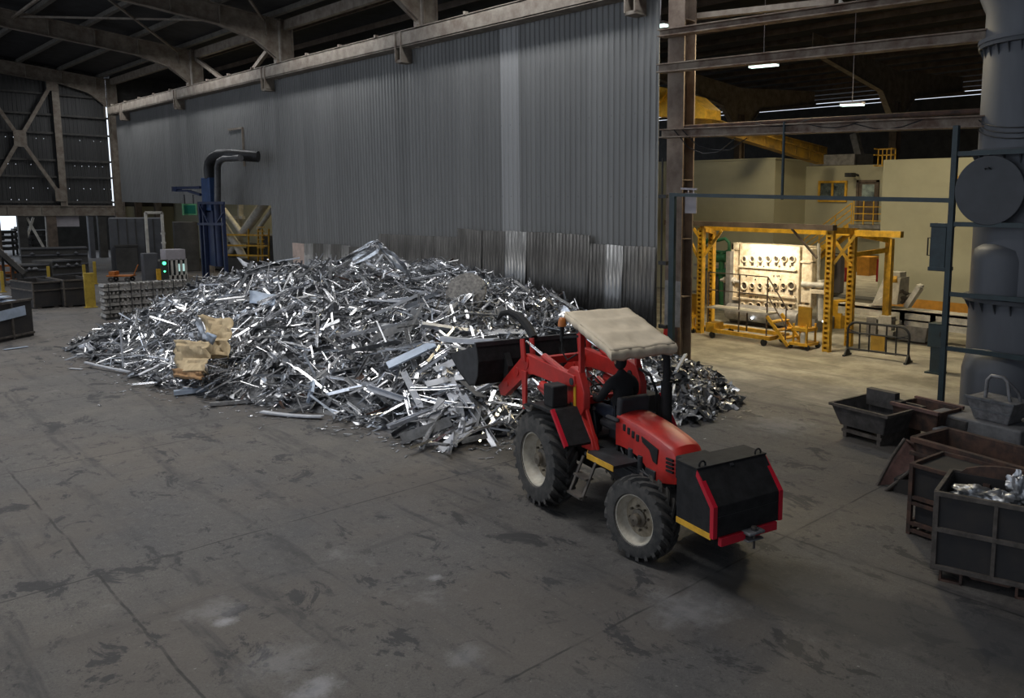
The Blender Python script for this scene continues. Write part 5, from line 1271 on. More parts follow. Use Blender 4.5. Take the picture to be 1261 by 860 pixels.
# landing with stairs and handrails
a, b = PY(1045, 275, YB-1.4), PY(1087, 275, YB-1.4)
LD = empty('landing', ((a.x+b.x)/2, YB-.7, 0), 0, 'steel landing with a stair and thin handrails below the upper door', 'landing')
lo_ = LD.location
def lpart(name, fn, m, **kw):
    mb = MB(); fn(mb); o = mb.build(name, M[m], LD, smooth=0, **kw)
    for v in o.data.vertices: v.co -= lo_
    return o
zl = a.z-.05
lpart('landing_deck', lambda g: g.b2((a.x, YB-1.4, zl-.16), (xr, YB, zl)), 'machine_grey')
def rails(g):
    for k in range(4): g.bar((a.x+.2, YB-1.35, zl+.3*(k+.6)), (xr, YB-1.35, zl+.3*(k+.6)), .035, .035)
    n = 5
    for k in range(n): x = a.x+.2+(xr-.05-a.x-.2)*k/(n-1); g.bar((x, YB-1.35, zl), (x, YB-1.35, zl+1.15), .04, .04)
lpart('landing_rail', rails, 'yellow_paint')
sx0 = PY(1012, 285, YB-1.4); 
def stair(g):
    p0 = V((a.x+.1, YB-1.35, zl+.95)); p1 = V((a.x-2.3, YB-1.35, zl-.75))
    for k in range(4): d = V((0, 0, -.27*k)); g.bar(p0+d, p1+d, .04, .04)
    for k in range(4): q_ = p0.lerp(p1, k/3); g.bar(q_, q_-V((0, 0, 1.1)), .04, .04)
    for y in (YB-1.35, YB-.5): g.bar((a.x, y, zl-.1), (a.x-3.6, y, zl-2.9), .05, .22)
    for k in range(12): t = k/12; g.b2((a.x-3.6*t-.3, YB-1.35, zl-.08-2.8*t), (a.x-3.6*t, YB-.5, zl-.05-2.8*t))
lpart('stair_flight', stair, 'yellow_paint')
# roof clutter on the back block
def rbox(name, label, cat, a, b, Y, d, m):
    p, q = PY(*a, Y), PY(*b, Y); mb = MB(); mb.b2((p.x, Y, q.z), (q.x, Y+d, p.z)); return tag(mb.build(name, M[m], smooth=0, bevel=.01), label, cat)
rbox('roof_duct', 'long dull duct lying on the roof of the cream back wall', 'duct', (985, 192), (1052, 203), YB+.3, .8, 'machine_grey')
rbox('roof_unit', 'black ventilation box on the cream roof beside the yellow ladder cage', 'ventilation box', (1056, 190), (1075, 205), YB+.2, .8, 'black_paint')
g = MB(); p, q = PY(1082, 184, YB-.3), PY(1102, 204, YB-.3)
for k in range(5): x = p.x+(q.x-p.x)*k/4; g.bar((x, YB-.3, q.z), (x, YB-.3, p.z), .045, .045)
for z in (p.z, q.z, (p.z+q.z)/2+.1): g.bar((p.x, YB-.3, z), (q.x, YB-.3, z), .045, .045); g.bar((q.x, YB-.3, z), (q.x, YB-.3-.4, z), .045, .045); g.bar((p.x, YB-.3, z), (p.x, YB-.3-.4, z), .045, .045)
tag(g.build('roof_rail_cage', M['yellow_paint'], smooth=0), 'yellow guard rail cage at the roof edge above the door', 'guard rail')
g = MB(); p = PY(1057, 216, YB); g.tube((p.x, YB, p.z), (p.x, YB-.5, p.z+.05), .05, 8); g.box((p.x-.1, YB-.55, p.z), (.35, .4, .18)); tag(g.build('outdoor_lamp', M['dark_steel'], smooth=20), 'small dark lamp on a bracket between the window and the door', 'lamp')
g = MB(); p, q = PY(1052, 165, 38), PY(1062, 205, 38); g.bar((p.x, 38, p.z), (q.x, 38, q.z), .35, .35); tag(g.build('pale_duct_pipe', M['machine_grey'], smooth=0), 'short pale slanted post rising behind the duct on the cream roof', 'pipe')  # pale slanted duct pipe, not hung from anything
# yellow sloping overhead girders, without crane rails
def girder(name, label, a, b, h, d, m='yellow_paint'):
    g = MB(); a, b = V(a), V(b); g.bar(a, b, d, h); 
    dirv = (b-a)
    for k in range(9): p = a+dirv*(k/8); g.bar(p-V((0, 0, h/2)), p+V((0, 0, h/2)), d*1.15, .06)
    g.bar(a-V((0, 0, h/2)), b-V((0, 0, h/2)), d*1.4, .05); g.bar(a+V((0, 0, h/2)), b+V((0, 0, h/2)), d*1.4, .05)
    return tag(g.build(name, M[m], smooth=0), label, 'girder')
girder('crane_girder', 'sloping yellow girder seen under the deep brown beam, nearer the cream block', PX(850, 146, -20), PX(1010, 196, -20), .42, .3, 'girder_yellow')
girder('crane_girder', 'second sloping yellow girder, just above the first, with a lit face', PX(925, 163, -21.5), PX(1015, 186, -21.5), .30, .25, 'girder_yellow')
g = MB(); p, q = PY(796, 104, 22.5), PY(860, 150, 22.5); g.slot = 0; g.prism([(p.x, 22.5, p.z), (PY(850, 118, 22.5).x, 22.5, PY(850, 118, 22.5).z), (PY(868, 134, 22.5).x, 22.5, PY(868, 134, 22.5).z), (PY(868, 146, 22.5).x, 22.5, PY(868, 146, 22.5).z), (p.x, 22.5, PY(810, 141, 22.5).z)], (0, .9, 0))
g.bar(PY(800, 140, 22.45), PY(826, 108, 22.45), .08, .08); tag(g.build('hanging_crane_housing', M['yellow_paint'], smooth=0), 'big yellow plate housing of the crane behind the corner column', 'crane')
# roof lamps (lit tubes)
LAMPS = [((924, 83), (957, 80), 24.0, 'lit roof lamp just under the pale rust-stained beam'), ((1036, 130), (1063, 129), 27.0, 'small lit roof lamp between the two bay columns'), ((806, 33), (821, 31), 17.9, 'lit roof lamp at the top end of the corrugated wall'), ]
for i, (a, b, Y, lab) in enumerate(LAMPS):
    p, q = PY(*a, Y), PY(*b, Y); L_ = empty('roof_lamp', (p+q)/2, 0, lab, 'lamp')
    h = MB(); d = (q-p)/2; h.bar(-d+V((0, 0, .07)), d+V((0, 0, .07)), .26, .08); h.bar((0, 0, .1), (0, 0, 12.7-((p+q)/2).z), .02, .02); h.build('lamp_housing', M['booth_white'], L_, smooth=0)
    h = MB(); h.bar(-d, d, .2, .05); h.build('lamp_tube', M['lamp'], L_, smooth=0)
p = PY(1028, 4, 18.5); L_ = empty('pendant_bell_lamp', p, 0, 'round pale bell lamp hanging at the top between the upper beams', 'lamp')
h = MB(); h.lathe([(.05, .2), (.12, .12), (.30, -.08), (.29, -.09), (.1, .08)], 24); h.tube((0, 0, .15), (0, 0, 12.7-p.z), .015, 6); h.build('lamp_shade', M['white_paint'], L_, smooth=50)

# ------------------------------------------------------------------ yellow portal over the mould
PG = empty('yellow_portal', (-15, 21.2, 0), 0, 'yellow perforated steel portal frame standing around the brightly lit mould', 'portal frame')
po = PG.location
def gp(name, fn, m='yellow_paint', par=None, **kw):
    mb = MB(); fn(mb); o = mb.build(name, M[m], par or PG, smooth=0, **kw)
    for v in o.data.vertices: v.co -= po
    return o
YA, YC = 21.2, 22.6
def perf_post(name, px, y, ytop_px, par=None):
    x = PY(px, 350, y).x; zt_ = PY(px, ytop_px, y).z; w_ = .115
    def fn(g):
        g.b2((x-w_, y-.08, 0), (x-w_+.05, y+.08, zt_)); g.b2((x+w_-.05, y-.08, 0), (x+w_, y+.08, zt_)); g.b2((x-w_+.05, y+.06, 0), (x+w_-.05, y+.08, zt_))
        n = 24
        for k in range(n+1): z = .02+(zt_-.08)*k/n; g.b2((x-w_+.04, y-.075, z), (x+w_-.04, y-.04, z+.07))
    o = gp(name, fn)
    return x, zt_
xa, zA = perf_post('perforated_post', 1021, YA, 283); xb, zB = perf_post('perforated_post', 863, YA, 281)
xc, zC = perf_post('perforated_post', 1048, YC, 284); xd, zD = perf_post('perforated_post', 876, YC, 282)
gp('top_beam', lambda g: g.b2((xb-1.6, YA-.12, zA-.02), (xa+.12, YA+.12, zA+.14)), 'steel_brown')
gp('top_beam', lambda g: g.b2((xd-.4, YC-.1, zC-.16), (xc+1.6, YC+.1, zC+.02)))
gp('cross_beam', lambda g: g.bar((xa, YA, zA-.02), (xc, YC, zC-.02), .16, .18))
gp('cross_beam', lambda g: g.bar((xb, YA, zA-.1), (xd, YC, zD-.1), .14, .16))
for (x, y, s) in ((xa, YA, 1), (xc, YC, -1), (xb, YA, 1), (xd, YC, -1)):
    gp('knee_brace', lambda g: g.bar((x, y, 2.5), (x+.62*s*(1 if x > -16 else 1), y+.3*s, 3.5), .09, .09))
gp('knee_brace', lambda g: g.bar((xb, YA, 2.4), (xb-.7, YA, 3.4), .09, .09))
gp('dark_brace', lambda g: g.bar(PY(975, 282, YA), PY(1006, 318, YA), .06, .06), 'steel_brown')
xe = PY(1096, 300, 24).x; ze = PY(1096, 294, 24).z
gp('outer_leg', lambda g: g.b2((xe-.11, 23.9, .9), (xe+.11, 24.1, ze)))
gp('outer_beam', lambda g: g.bar((xc+.1, YC, zC-.10), (xe, 24, ze-.06), .14, .16)); gp('outer_beam', lambda g: g.bar((xc, YC, zC-.75), (xe, 24, ze-.35), .12, .14))
0 and gp('hanging_post', lambda g: g.b2((PY(946, 290, 22.6).x-.08, 22.5, 2.9), (PY(946, 290, 22.6).x+.08, 22.7, zC)))

# ------------------------------------------------------------------ the lit mould plate in its casing
MO = empty('casting_mould', (-16.3, 24, 0), 0, 'big lit off-white mould plate with rows of round holes under the yellow portal', 'casting mould')
mo = MO.location
def mp_(name, fn, m, par=None, **kw):
    mb = MB(); fn(mb); o = mb.build(name, M[m], par or MO, smooth=kw.pop('smooth', 0), **kw)
    for v in o.data.vertices: v.co -= mo
    return o
YM = 24.0
def pm(px, py, dy=0): return PY(px, py, YM+dy)
c00, c11 = pm(913, 303), pm(990, 384)
x0, x1, z1, z0 = pm(911, 340).x, pm(985, 340).x, pm(950, 302).z, pm(950, 386).z
PL = mp_('mould_plate', lambda g: g.b2((x0, YM-.05, z0), (x1, YM+.10, z1)), 'plate_hot', bevel=.02)
def frame_(g):
    g.b2((x0-.42, YM+.0, z0+.35), (x0-.30, YM+.5, z1+.02)); g.b2((x1+.05, YM+.02, z0+.5), (x1+.45, YM+.6, z1-.05)); g.b2((x0-.3, YM+.1, z0+.3), (x1+.2, YM+.9, z1)); g.b2((x0-.42, YM-.04, z0+.32), (x0, YM+.2, z0+.45)); g.b2((x1, YM-.03, z0+.3), (x1+.50, YM+.2, z0+.42))
    g.b2((x0-.42, YM+.0, z1-.25), (x0-.1, YM+.3, z1+.02)); g.b2((x1+.42, YM-.03, z0+.4), (x1+.50, YM+.2, z1-.45)); g.b2((x1-.0, YM-.03, z1-.56), (x1+.50, YM+.2, z1-.48)); g.b2((x1+.1, YM-.05, z0+1.05), (x1+1.1, YM+.15, z0+1.16)); g.b2((x1+.5, YM-.05, z0+.85), (x1+1.1, YM+.15, z0+1.0)); g.b2((x1+.98, YM-.05, z0+.85), (x1+1.1, YM+.15, z0+1.16))
mp_('mould_casing', frame_, 'plate_hot', bevel=.02)
rowsz = [(319, 7, 918, 977, 1), (352, 7, 918, 976, 2), (376, 7, 916, 975, 1), (384, 5, 920, 970, 0)]
for (py_, n, pa, pb_, k) in rowsz:
    for i in range(n):
        px = pa+(pb_-pa)*i/(n-1); c = pm(px, py_); r = (.075, .10, .09)[k]
        if k == 2 and i in (0, 6): r = .13
        ring = MB(); ring.lathe([(r*.75, -.02), (r*1.25, -.02), (r*1.25, .05), (r, .06), (r*.75, .0)], 14, Matrix.Translation(V((c.x, YM-.05, c.z))-mo) @ Matrix.Rotation(pi/2, 4, 'X'))
        ho = ring.build('hole_ring', M['plate_hot'], MO, smooth=0)
        d_ = MB(); cc_ = V((c.x, YM-.056, c.z))-mo
        d_.lathe([(r*.8, 0), (r*.8, .012), (0, .012)], 14, Matrix.Translation(cc_) @ Matrix.Rotation(pi/2, 4, 'X'))
        if k: d_.prism([cc_+V((-r*.6, 0, 0)), cc_+V((r*.6, 0, 0)), cc_+V((r*.5, 0, -r*2.4)), cc_+V((-r*.5, 0, -r*2.4))], (0, -.01, 0))
        d_.build('hole', M['hole_dark'], ho, smooth=0)
for py_ in (331, 364, 371): mp_('plate_ledge', lambda g: g.b2((x0, YM-.12, pm(950, py_).z-.02), (x1-.1, YM-.04, pm(950, py_).z+.03)), 'plate_hot')
rr_ = random.Random(3)
def rivs(g):
    for k in range(46): c = pm(rr_.uniform(916, 982), rr_.choice([328, 340, 344, 358, 366, 370, 380])); g.lathe([(.028, 0), (.02, .03), (0, .035)], 6, Matrix.Translation(V((c.x, YM-.05, c.z))) @ Matrix.Rotation(pi/2, 4, 'X'))
mp_('bolt_heads', rivs, 'hole_dark')
mp_('lower_tank', lambda g: (g.b2((x0-.5, YM+.1, .0), (x1+.6, YM+1.4, z0-.06)), g.tube((x0-.3, YM-.2, .45), (x1+.2, YM-.2, .45), .3, 18), g.b2((x0-.5, YM-.2, .55), (x0-.3, YM, z1-.3))), 'machine_grey', smooth=30)
for fn_ in (lambda g: (g.tube(pm(888, 345), pm(912, 347), .06, 10), g.tube(pm(892, 344.5), pm(905, 345.5), .12, 12)), lambda g: g.tube(pm(988, 350), pm(1016, 352), .10, 12), lambda g: g.tube(pm(1013, 345, .2), pm(1013, 395, .2), .16, 14), lambda g: g.tube(pm(1008, 300, .2), pm(1007, 392, .3), .05, 8)): mp_('side_shaft', fn_, 'machine_white', smooth=40)
w_ = MB(); w_.lathe([(0, .05), (.05, 0), (0, -.05)], 10, Matrix.Translation(PY(926, 392, YM-.55))); tag(w_.build('work_light', M['weld'], smooth=50), 'tiny glaring white light under the lit mould plate', 'light')
w_ = MB(); w_.lathe([(0, .05), (.05, 0), (0, -.05)], 10, Matrix.Translation(PY(1014, 396, YM-.3))); tag(w_.build('work_light', M['weld'], smooth=50), 'tiny glaring light at the foot of the perforated post nearest the barrier', 'light')

# ------------------------------------------------------------------ wheeled platform, stands, barrier
def wheel_small(g, p, r=.11): g.lathe([(r*.3, -.03), (r, -.03), (r, .03), (r*.3, .03)], 14, Matrix.Translation(p) @ Matrix.Rotation(pi/2, 4, 'X'))
YP = 20.7; pl0, pl1 = PY(871, 412, YP), PY(950, 421, YP)
WP = empty('work_platform', ((pl0.x+pl1.x)/2, YP, 0), 0, 'yellow wheeled work platform with thin handrails and steps before the lit mould', 'work platform')
wo_ = WP.location
def wpart(root, name, fn, m='yellow_paint', **kw):
    mb = MB(); fn(mb); o = mb.build(name, M[m], root, smooth=kw.pop('smooth', 0), **kw); q_ = root.location
    for v in o.data.vertices: v.co -= q_
    return o
X0, X1 = pl0.x, pl1.x; zd = PY(905, 381, YP).z
wpart(WP, 'base_frame', lambda g: (g.b2((X0, YP-.1, .20), (X1, YP+.0, .32)), g.b2((X0, YP+.9, .20), (X1, YP+1.0, .32)), g.b2((X0, YP, .2), (X0+.1, YP+.9, .32)), g.b2((X1-.1, YP, .2), (X1, YP+.9, .32)), g.b2((X0, YP-.1, .30), (X0+.35, YP+.4, .5))))
wpart(WP, 'platform_deck', lambda g: g.b2((X0, YP-.05, zd-.06), (X1-.15, YP+.50, zd)), 'machine_white')
def prail(g):
    zt2 = zd+1.12
    for x in (X0+.02, (X0+X1)/2, X1-.2): g.bar((x, YP, .3), (x, YP, zt2), .035, .035)
    for z in (zd+.55, zt2): g.bar((X0, YP, z), (X1-.2, YP, z), .03, .03)
    for z in (zd+.55, zt2): g.bar((X1-.2, YP, z), (X1+.55, YP, z-.95), .03, .03)
    g.bar((X1+.5, YP, .15), (X1+.5, YP, zt2-.9), .03, .03); g.bar((X0+1.3, YP+.4, .3), (X0+1.3, YP+.4, zd), .04, .04)
wpart(WP, 'handrail', prail, 'steel_brown')
wpart(WP, 'steps', lambda g: [g.b2((X1-.15+.18*k, YP+.0, zd-.28-.24*k), (X1+.12+.18*k, YP+.8, zd-.24-.24*k)) for k in range(3)]+[g.bar((X1-.2, YP+.0, zd-.1), (X1+.6, YP+.0, .1), .05, .1), g.bar((X1-.2, YP+.8, zd-.1), (X1+.6, YP+.8, .1), .05, .1)])
for (x, y) in ((X0+.25, YP-.05), (X1-.25, YP-.05), (X0+.25, YP+.95), (X1-.25, YP+.95)):
    wpart(WP, 'caster_wheel', lambda g: (wheel_small(g, V((x, y, .11))), g.b2((x-.04, y-.05, .1), (x+.04, y+.05, .22))), 'black_plastic')
def stand(px, py, pw, ptop, lab):
    c = G(px, py); ST = empty('control_stand', c, 0, lab, 'stand'); k = c.y/20.8; w_ = pw*c.y/1000*.72
    zt_ = PY(px, ptop, c.y).z; zm = PY(px, ptop+24, c.y).z
    def part(name, fn, m): mb = MB(); fn(mb); return mb.build(name, M[m], ST, smooth=0)
    part('sign_board', lambda g: g.b2((-w_*.42, -.03, zm), (w_*.42, .03, zt_)), 'amber_panel')
    part('stand_frame', lambda g: [g.bar((x, y, .12), (x, y, zm+.1), .05, .05) for x in (-w_*.42, w_*.42) for y in (-.25, .25)]+[g.b2((-w_*.6, -.35, .12), (w_*.6, .35, .2))]+[g.bar((x, -.05, .2), (x, -.05, zm), .09, .09) for x in (-w_*.15, w_*.15)]+[g.b2((-w_*.5, -.3, zm-.12), (w_*.5, .3, zm-.02))], 'yellow_paint')
    part('canister', lambda g: g.lathe([(.10, .2), (.10, .48), (.05, .55), (0, .55)], 14, Matrix.Translation((w_*.2, -.22, 0))), 'machine_white')
    for (x, y) in ((-w_*.55, -.3), (w_*.55, -.3), (-w_*.55, .3), (w_*.55, .3)): part('caster_wheel', lambda g: (wheel_small(g, V((x, y, .08)), .08), g.b2((x-.03, y-.03, .08), (x+.03, y+.03, .16))), 'black_plastic')
stand(990, 429, 36, 378, 'yellow wheeled stand with a square amber board near the perforated post')
stand(853, 408, 30, 362, 'yellow wheeled stand half hidden by the corner column')
a, b = G(1043, 438), G(1118, 448); dx = b-a
BR = empty('barrier', (a+b)/2, atan2(dx.y, dx.x), 'black tubular crowd barrier with rounded corners and a small yellow panel', 'barrier')
LB_ = dx.length; hb_ = 1.02
def bpart(name, fn, m, **kw): mb = MB(); fn(mb); return mb.build(name, M[m], BR, smooth=kw.pop('smooth', 30))
def brl(g):
    h = LB_/2; pts = [(-h, 0, .05), (-h, 0, .75)]+[(-h+.26*(1-cos(t)), 0, .75+.26*sin(t)) for t in [pi/2*i/5 for i in range(1, 6)]]
    pts += [(-p[0], 0, p[2]) for p in reversed(pts)]
    g.path(pts, .036, 8); g.tube((-h, 0, .22), (h, 0, .22), .028, 8); g.tube((-h, 0, .70), (h, 0, .70), .026, 8)
    for x in (-.6, -.28, .28, .6): g.tube((x*h, 0, .22), (x*h, 0, 1.0), .026, 8)
    g.tube((-h, 0, .98-.2), (-.6*h, 0, .70), .02, 6); g.tube((h, 0, .78), (.6*h, 0, .70), .02, 6)
    for x in (-.6, -.28, .28, .6):
        for z in (.22, .70): g.lathe([(0, .045), (.045, 0), (0, -.045)], 8, Matrix.Translation((x*h, 0, z)))
bpart('barrier_rail', brl, 'black_plastic')
bpart('barrier_panel', lambda g: g.b2((-.22*LB_/2, -.02, .26), (.24*LB_/2, .02, .68)), 'amber_panel')
for s in (-1, 1): bpart('barrier_foot', lambda g: (g.bar((s*LB_/2, -.25, .03), (s*LB_/2, .25, .03), .07, .05), g.prism([(s*LB_/2-.02, -.2, .05), (s*LB_/2-.02, .2, .05), (s*LB_/2-.02, 0, .3)], (.04, 0, 0))), 'black_plastic')

# ------------------------------------------------------------------ casting machine with hopper and chute
YK = 25.0
CM = empty('casting_machine', (-12.5, YK, 0), 0, 'long off-white casting machine with a raised hopper and a tilted trough behind the barrier', 'machine')
cm = CM.location
def kpart(name, fn, m='machine_white', **kw):
    mb = MB(); fn(mb); o = mb.build(name, M[m], CM, smooth=kw.pop('smooth', 0), **kw)
    for v in o.data.vertices: v.co -= cm
    return o
def k_(px, py, dy=0): return PY(px, py, YK+dy)
ta, tb = k_(1034, 373), k_(1165, 385)
kpart('trough', lambda g: (g.b2((ta.x, YK-.1, ta.z-.10), (tb.x+.8, YK+.6, ta.z)), g.b2((ta.x, YK-.1, ta.z-.35), (tb.x+.8, YK-.06, ta.z-.02))))
kpart('lower_bench', lambda g: (g.b2((ta.x+.3, YK-.3, .62), (k_(1105, 400).x, YK+.5, .68)), g.b2((k_(1112, 400).x, YK-.1, .45), (tb.x+.8, YK+.6, ta.z-.3))), 'machine_white')
for x in (k_(1045, 400).x, k_(1112, 400).x, k_(1150, 400).x): kpart('machine_leg', lambda g: g.b2((x-.09, YK-.1, 0), (x+.09, YK+.1, ta.z-.1)), 'machine_grey')
kpart('machine_pedestal', lambda g: g.b2((k_(1072, 400).x, YK-.3, 0), (k_(1084, 400).x, YK+.1, k_(1078, 390).z)), 'machine_grey')
h0, h1 = k_(1078, 372), k_(1112, 337)
kpart('hopper', lambda g: (g.hexa([(h0.x, YK-.2, h0.z), (h1.x-.05, YK-.2, h0.z), (h1.x-.05, YK+.6, h0.z), (h0.x, YK+.6, h0.z), (h0.x+.35, YK-.15, h1.z-.12), (h1.x, YK-.15, h1.z-.12), (h1.x, YK+.5, h1.z-.12), (h0.x+.35, YK+.5, h1.z-.12)]), g.prism([(k_(1073, 372).x, YK-.25, k_(1073, 376).z), (k_(1092, 372).x, YK-.25, k_(1092, 376).z), (k_(1092, 366).x, YK-.25, k_(1092, 364).z)], (0, .5, 0)), g.b2((h1.x-.35, YK-.15, h1.z-.12), (h1.x-.02, YK+.3, h1.z+.05))), bevel=.02)
kpart('tilted_trough', lambda g: (g.bar(k_(1117, 378, -.1), k_(1133, 354, -.1), .32, .16, (1, 0, 0.5)), g.lathe([(.12, -.02), (.12, .05), (0, .1)], 12, Matrix.Translation(k_(1133, 353, -.1)))))
kpart('valve_cluster', lambda g: [g.tube(k_(1108+rr_.uniform(0, 14), 358+rr_.uniform(0, 16), -.2), k_(1108+rr_.uniform(0, 16), 358+rr_.uniform(0, 16), .0), .06, 8) for _ in range(9)], 'hub', smooth=30)
kpart('yellow_motor', lambda g: (g.b2((k_(1094, 350).x, YK-.1, k_(1094, 346).z-.05), (k_(1106, 350).x, YK+.2, k_(1106, 340).z)), g.tube(k_(1097, 344, -.1), k_(1106, 344, -.1), .12, 12)), 'yellow_paint', smooth=30)
kpart('floor_block', lambda g: (g.b2((k_(1088, 405).x, YK-.4, .30), (k_(1104, 405).x, YK-.1, .75)), g.b2((k_(1090, 415).x, YK-.5, .1), (k_(1108, 415).x, YK-.1, .3))), 'machine_white')
# little things around it
c = G(1123, 424); g = MB(); open_bin(g, 1.1, .8, .55, .04, .06, .18); o = g.build('machine_bin', M['machine_grey'], loc=(c.x-.1, c.y+.5, 0), smooth=0); tag(o, 'grey open bin with sloped sides under the casting machine', 'bin')
c = G(1148, 461); EC = empty('electric_cabinet', (c.x, c.y+.2, 0), 0, 'narrow grey-green cabinet on a post beside the green steel post', 'cabinet')
zt_ = PY(1148, 400, c.y).z; zm_ = PY(1148, 428, c.y).z
g = MB(); g.b2((-.20, -.15, zm_), (.20, .2, zt_)); g.b2((-.21, -.16, zt_), (.21, .21, zt_+.03)); g.build('cabinet_body', M['green_steel'], EC, smooth=0, bevel=.01)
g = MB(); g.b2((-.13, -.10, 0), (.13, .12, zm_)); g.b2((-.22, -.2, 0), (.22, .2, .04)); g.build('cabinet_post', M['green_steel'], EC, smooth=0)
g = MB(); g.b2((.12, -.17, zm_+.3), (.14, -.15, zm_+.42)); g.build('cabinet_latch', M['black_plastic'], EC, smooth=0)
# green valve stand beyond the plate
c = PY(889, 340, 26.5); GV = empty('green_valve', (c.x, 26.5, 0), 0, 'green pipe manifold with a looped head standing left of the lit mould', 'valve')
GV['label'] = 'green pipe manifold with a looped head standing between the portal posts'
def gv(px, py): q_ = PY(px, py, 26.5); return V((q_.x-c.x, 0, q_.z))
g = MB(); g.path([gv(880, 297), gv(893, 294), gv(898, 299), gv(898, 308), gv(893, 311), gv(880, 310)], .07, 10); g.path([gv(867, 300), gv(873, 295), gv(882, 296)], .09, 10); g.tube(gv(889, 310), gv(888, 345), .12, 12); g.tube(gv(883, 318), gv(895, 318), .18, 12); g.tube(gv(882, 336), gv(896, 336), .16, 12); g.tube(gv(898, 300), gv(899, 342), .06, 8); g.tube(gv(860, 332), gv(900, 332), .05, 8); g.tube(gv(888, 345), V((0, 0, 0)), .1, 10)
g.build('pipework', M['green_machine'], GV, smooth=40)
g = MB(); g.lathe([(0, .12), (.1, .06), (.1, -.06), (0, -.12)], 12, Matrix.Translation(gv(898, 325))); g.build('red_valve_knob', M['red_strip'], GV, smooth=40)
g = MB(); 
for k in range(14): x = PY(862+4.4*k, 330, 27.5).x; g.bar((x, 27.5, .0), (x, 27.5, PY(870, 318+6*(k % 3), 27.5).z), .07, .07)
for z in (.5, 1.1, 1.7): g.bar((PY(855, 330, 27.5).x, 27.5, z), (PY(925, 330, 27.5).x, 27.5, z), .08, .1)
g.b2((PY(858, 330, 27.8).x, 27.8, 0), (PY(900, 330, 27.8).x, 28.5, 1.5))
tag(g.build('pipe_rack', M['machine_grey'], smooth=0), 'dull rack of pipes and uprights behind the green manifold', 'rack')
# passage: barriers, crates and extinguishers
def pbox(name, label, cat, px0, py0, px1, py1, Y, d, m):
    p, q = PY(px0, py0, Y), PY(px1, py1, Y); mb = MB(); mb.b2((p.x, Y, 0), (q.x, Y+d, p.z)); return tag(mb.build(name, M[m], smooth=0, bevel=.01), label, cat)
pbox('orange_machine', 'bigger orange machine far down the bright passage', 'machine', 1056, 316, 1070, 334, 46, 2, 'orange_band')
pbox('orange_machine', 'smaller orange machine deep in the bright passage, by the blue-white column', 'machine', 1036, 316, 1052, 334, 48, 2, 'orange_band')
pbox('white_pillar', 'pale blue-white column at the edge of the bright passage', 'column', 1024, 314, 1034, 356, 36, .4, 'booth_white')
pbox('yellow_crate', 'bright yellow crate behind the perforated post', 'crate', 1023, 370, 1036, 381, 25.5, .6, 'yellow')
def ext(px, lab):
    c = G(px, 358); g = MB(); g.lathe([(.12, 0), (.12, .6), (.08, .72), (.03, .78), (0, .8)], 14, Matrix.Translation((c.x, c.y, 0))); tag(g.build('fire_extinguisher', M['red_strip'], smooth=40), lab, 'fire extinguisher')
ext(1029, 'red extinguisher closer to the perforated posts at the passage mouth'); ext(1036, 'red extinguisher further along the passage mouth')
for px, lab in ((1041, 'red and white marker post inside the passage by the pale column'), (1080, 'red and white marker post by the cream tower edge')):
    g = MB(); c = G(px, 347); g.b2((c.x-.08, c.y, 0), (c.x+.08, c.y+.1, 1.3 if px > 1060 else .8)); tag(g.build('marker_post', M['red_strip'], smooth=0), lab, 'post')
# ------------------------------------------------------------------ blue dust collector with its duct
DC = empty('dust_collector', (-46, 15.5, 0), 0, 'tall blue dust collector whose black duct bends into the corrugated wall', 'dust collector')
dc = DC.location
def dpart(name, fn, m, par=None, **kw):
    mb = MB(); fn(mb); o = mb.build(name, M[m], par or DC, smooth=kw.pop('smooth', 0), **kw)
    for v in o.data.vertices: v.co -= dc
    return o
def d_(px, py, Y=15.5): return PY(px, py, Y)
a, b = d_(247, 219, 15.3), d_(260, 262, 15.3)
dpart('collector_body', lambda g: g.b2((a.x, 15.3, b.z), (b.x, 15.62, a.z)), 'blue_paint', bevel=.03)
dpart('lower_body', lambda g: (g.b2((d_(255, 300, 15.3).x, 15.3, .9), (d_(264, 300, 15.3).x, 15.6, b.z+.1)), g.tube((d_(270, 300).x, 15.5, .9), (d_(270, 300).x, 15.5, d_(270, 250).z), .15, 14)), 'blue_dark', smooth=30)
for px in (246, 250.5, 274): dpart('tower_leg', lambda g: g.bar((d_(px, 250, 15.2).x, 15.2, 0), (d_(px, 250, 15.2).x, 15.2, d_(px, 249, 15.2).z), .15, .15, (0, 1, 0)), 'blue_dark')
for py_ in (250, 276): dpart('tower_rail', lambda g: g.bar(d_(244, py_, 15.1), d_(276, py_, 15.1), .08, .12), 'blue_dark')
dpart('tower_brace', lambda g: g.bar(d_(246, 252, 15.1), d_(257, 276, 15.1), .06, .08), 'blue_dark'); dpart('tower_brace', lambda g: g.bar(d_(275, 262, 15.1), d_(266, 276, 15.1), .06, .08), 'blue_dark')
dpart('duct_elbow', lambda g: g.path([d_(259, 220), d_(258, 208), d_(259, 200), d_(263, 194.5), d_(270, 190.5), d_(279, 190), d_(290, 191), V((d_(297, 192).x, 16.3, d_(297, 192).z))], .27, 16), 'duct_black', smooth=50)
dpart('down_pipe', lambda g: g.path([d_(268, 250, 15.3), d_(268, 206, 15.3), d_(270, 199, 15.3), d_(276, 195.5, 15.3), d_(296, 194.5, 15.4)], .15, 14), 'duct_grey', smooth=50)
dpart('side_bracket', lambda g: (g.bar(d_(217, 231.5), d_(247, 231), .16, .14), g.bar(d_(232, 235), d_(247, 240), .12, .12), g.bar(d_(217, 235), d_(232, 235), .1, .1), g.b2((d_(216, 230).x, 15.3, d_(216, 236).z), (d_(219, 230).x, 15.7, d_(216, 230).z))), 'blue_dark')
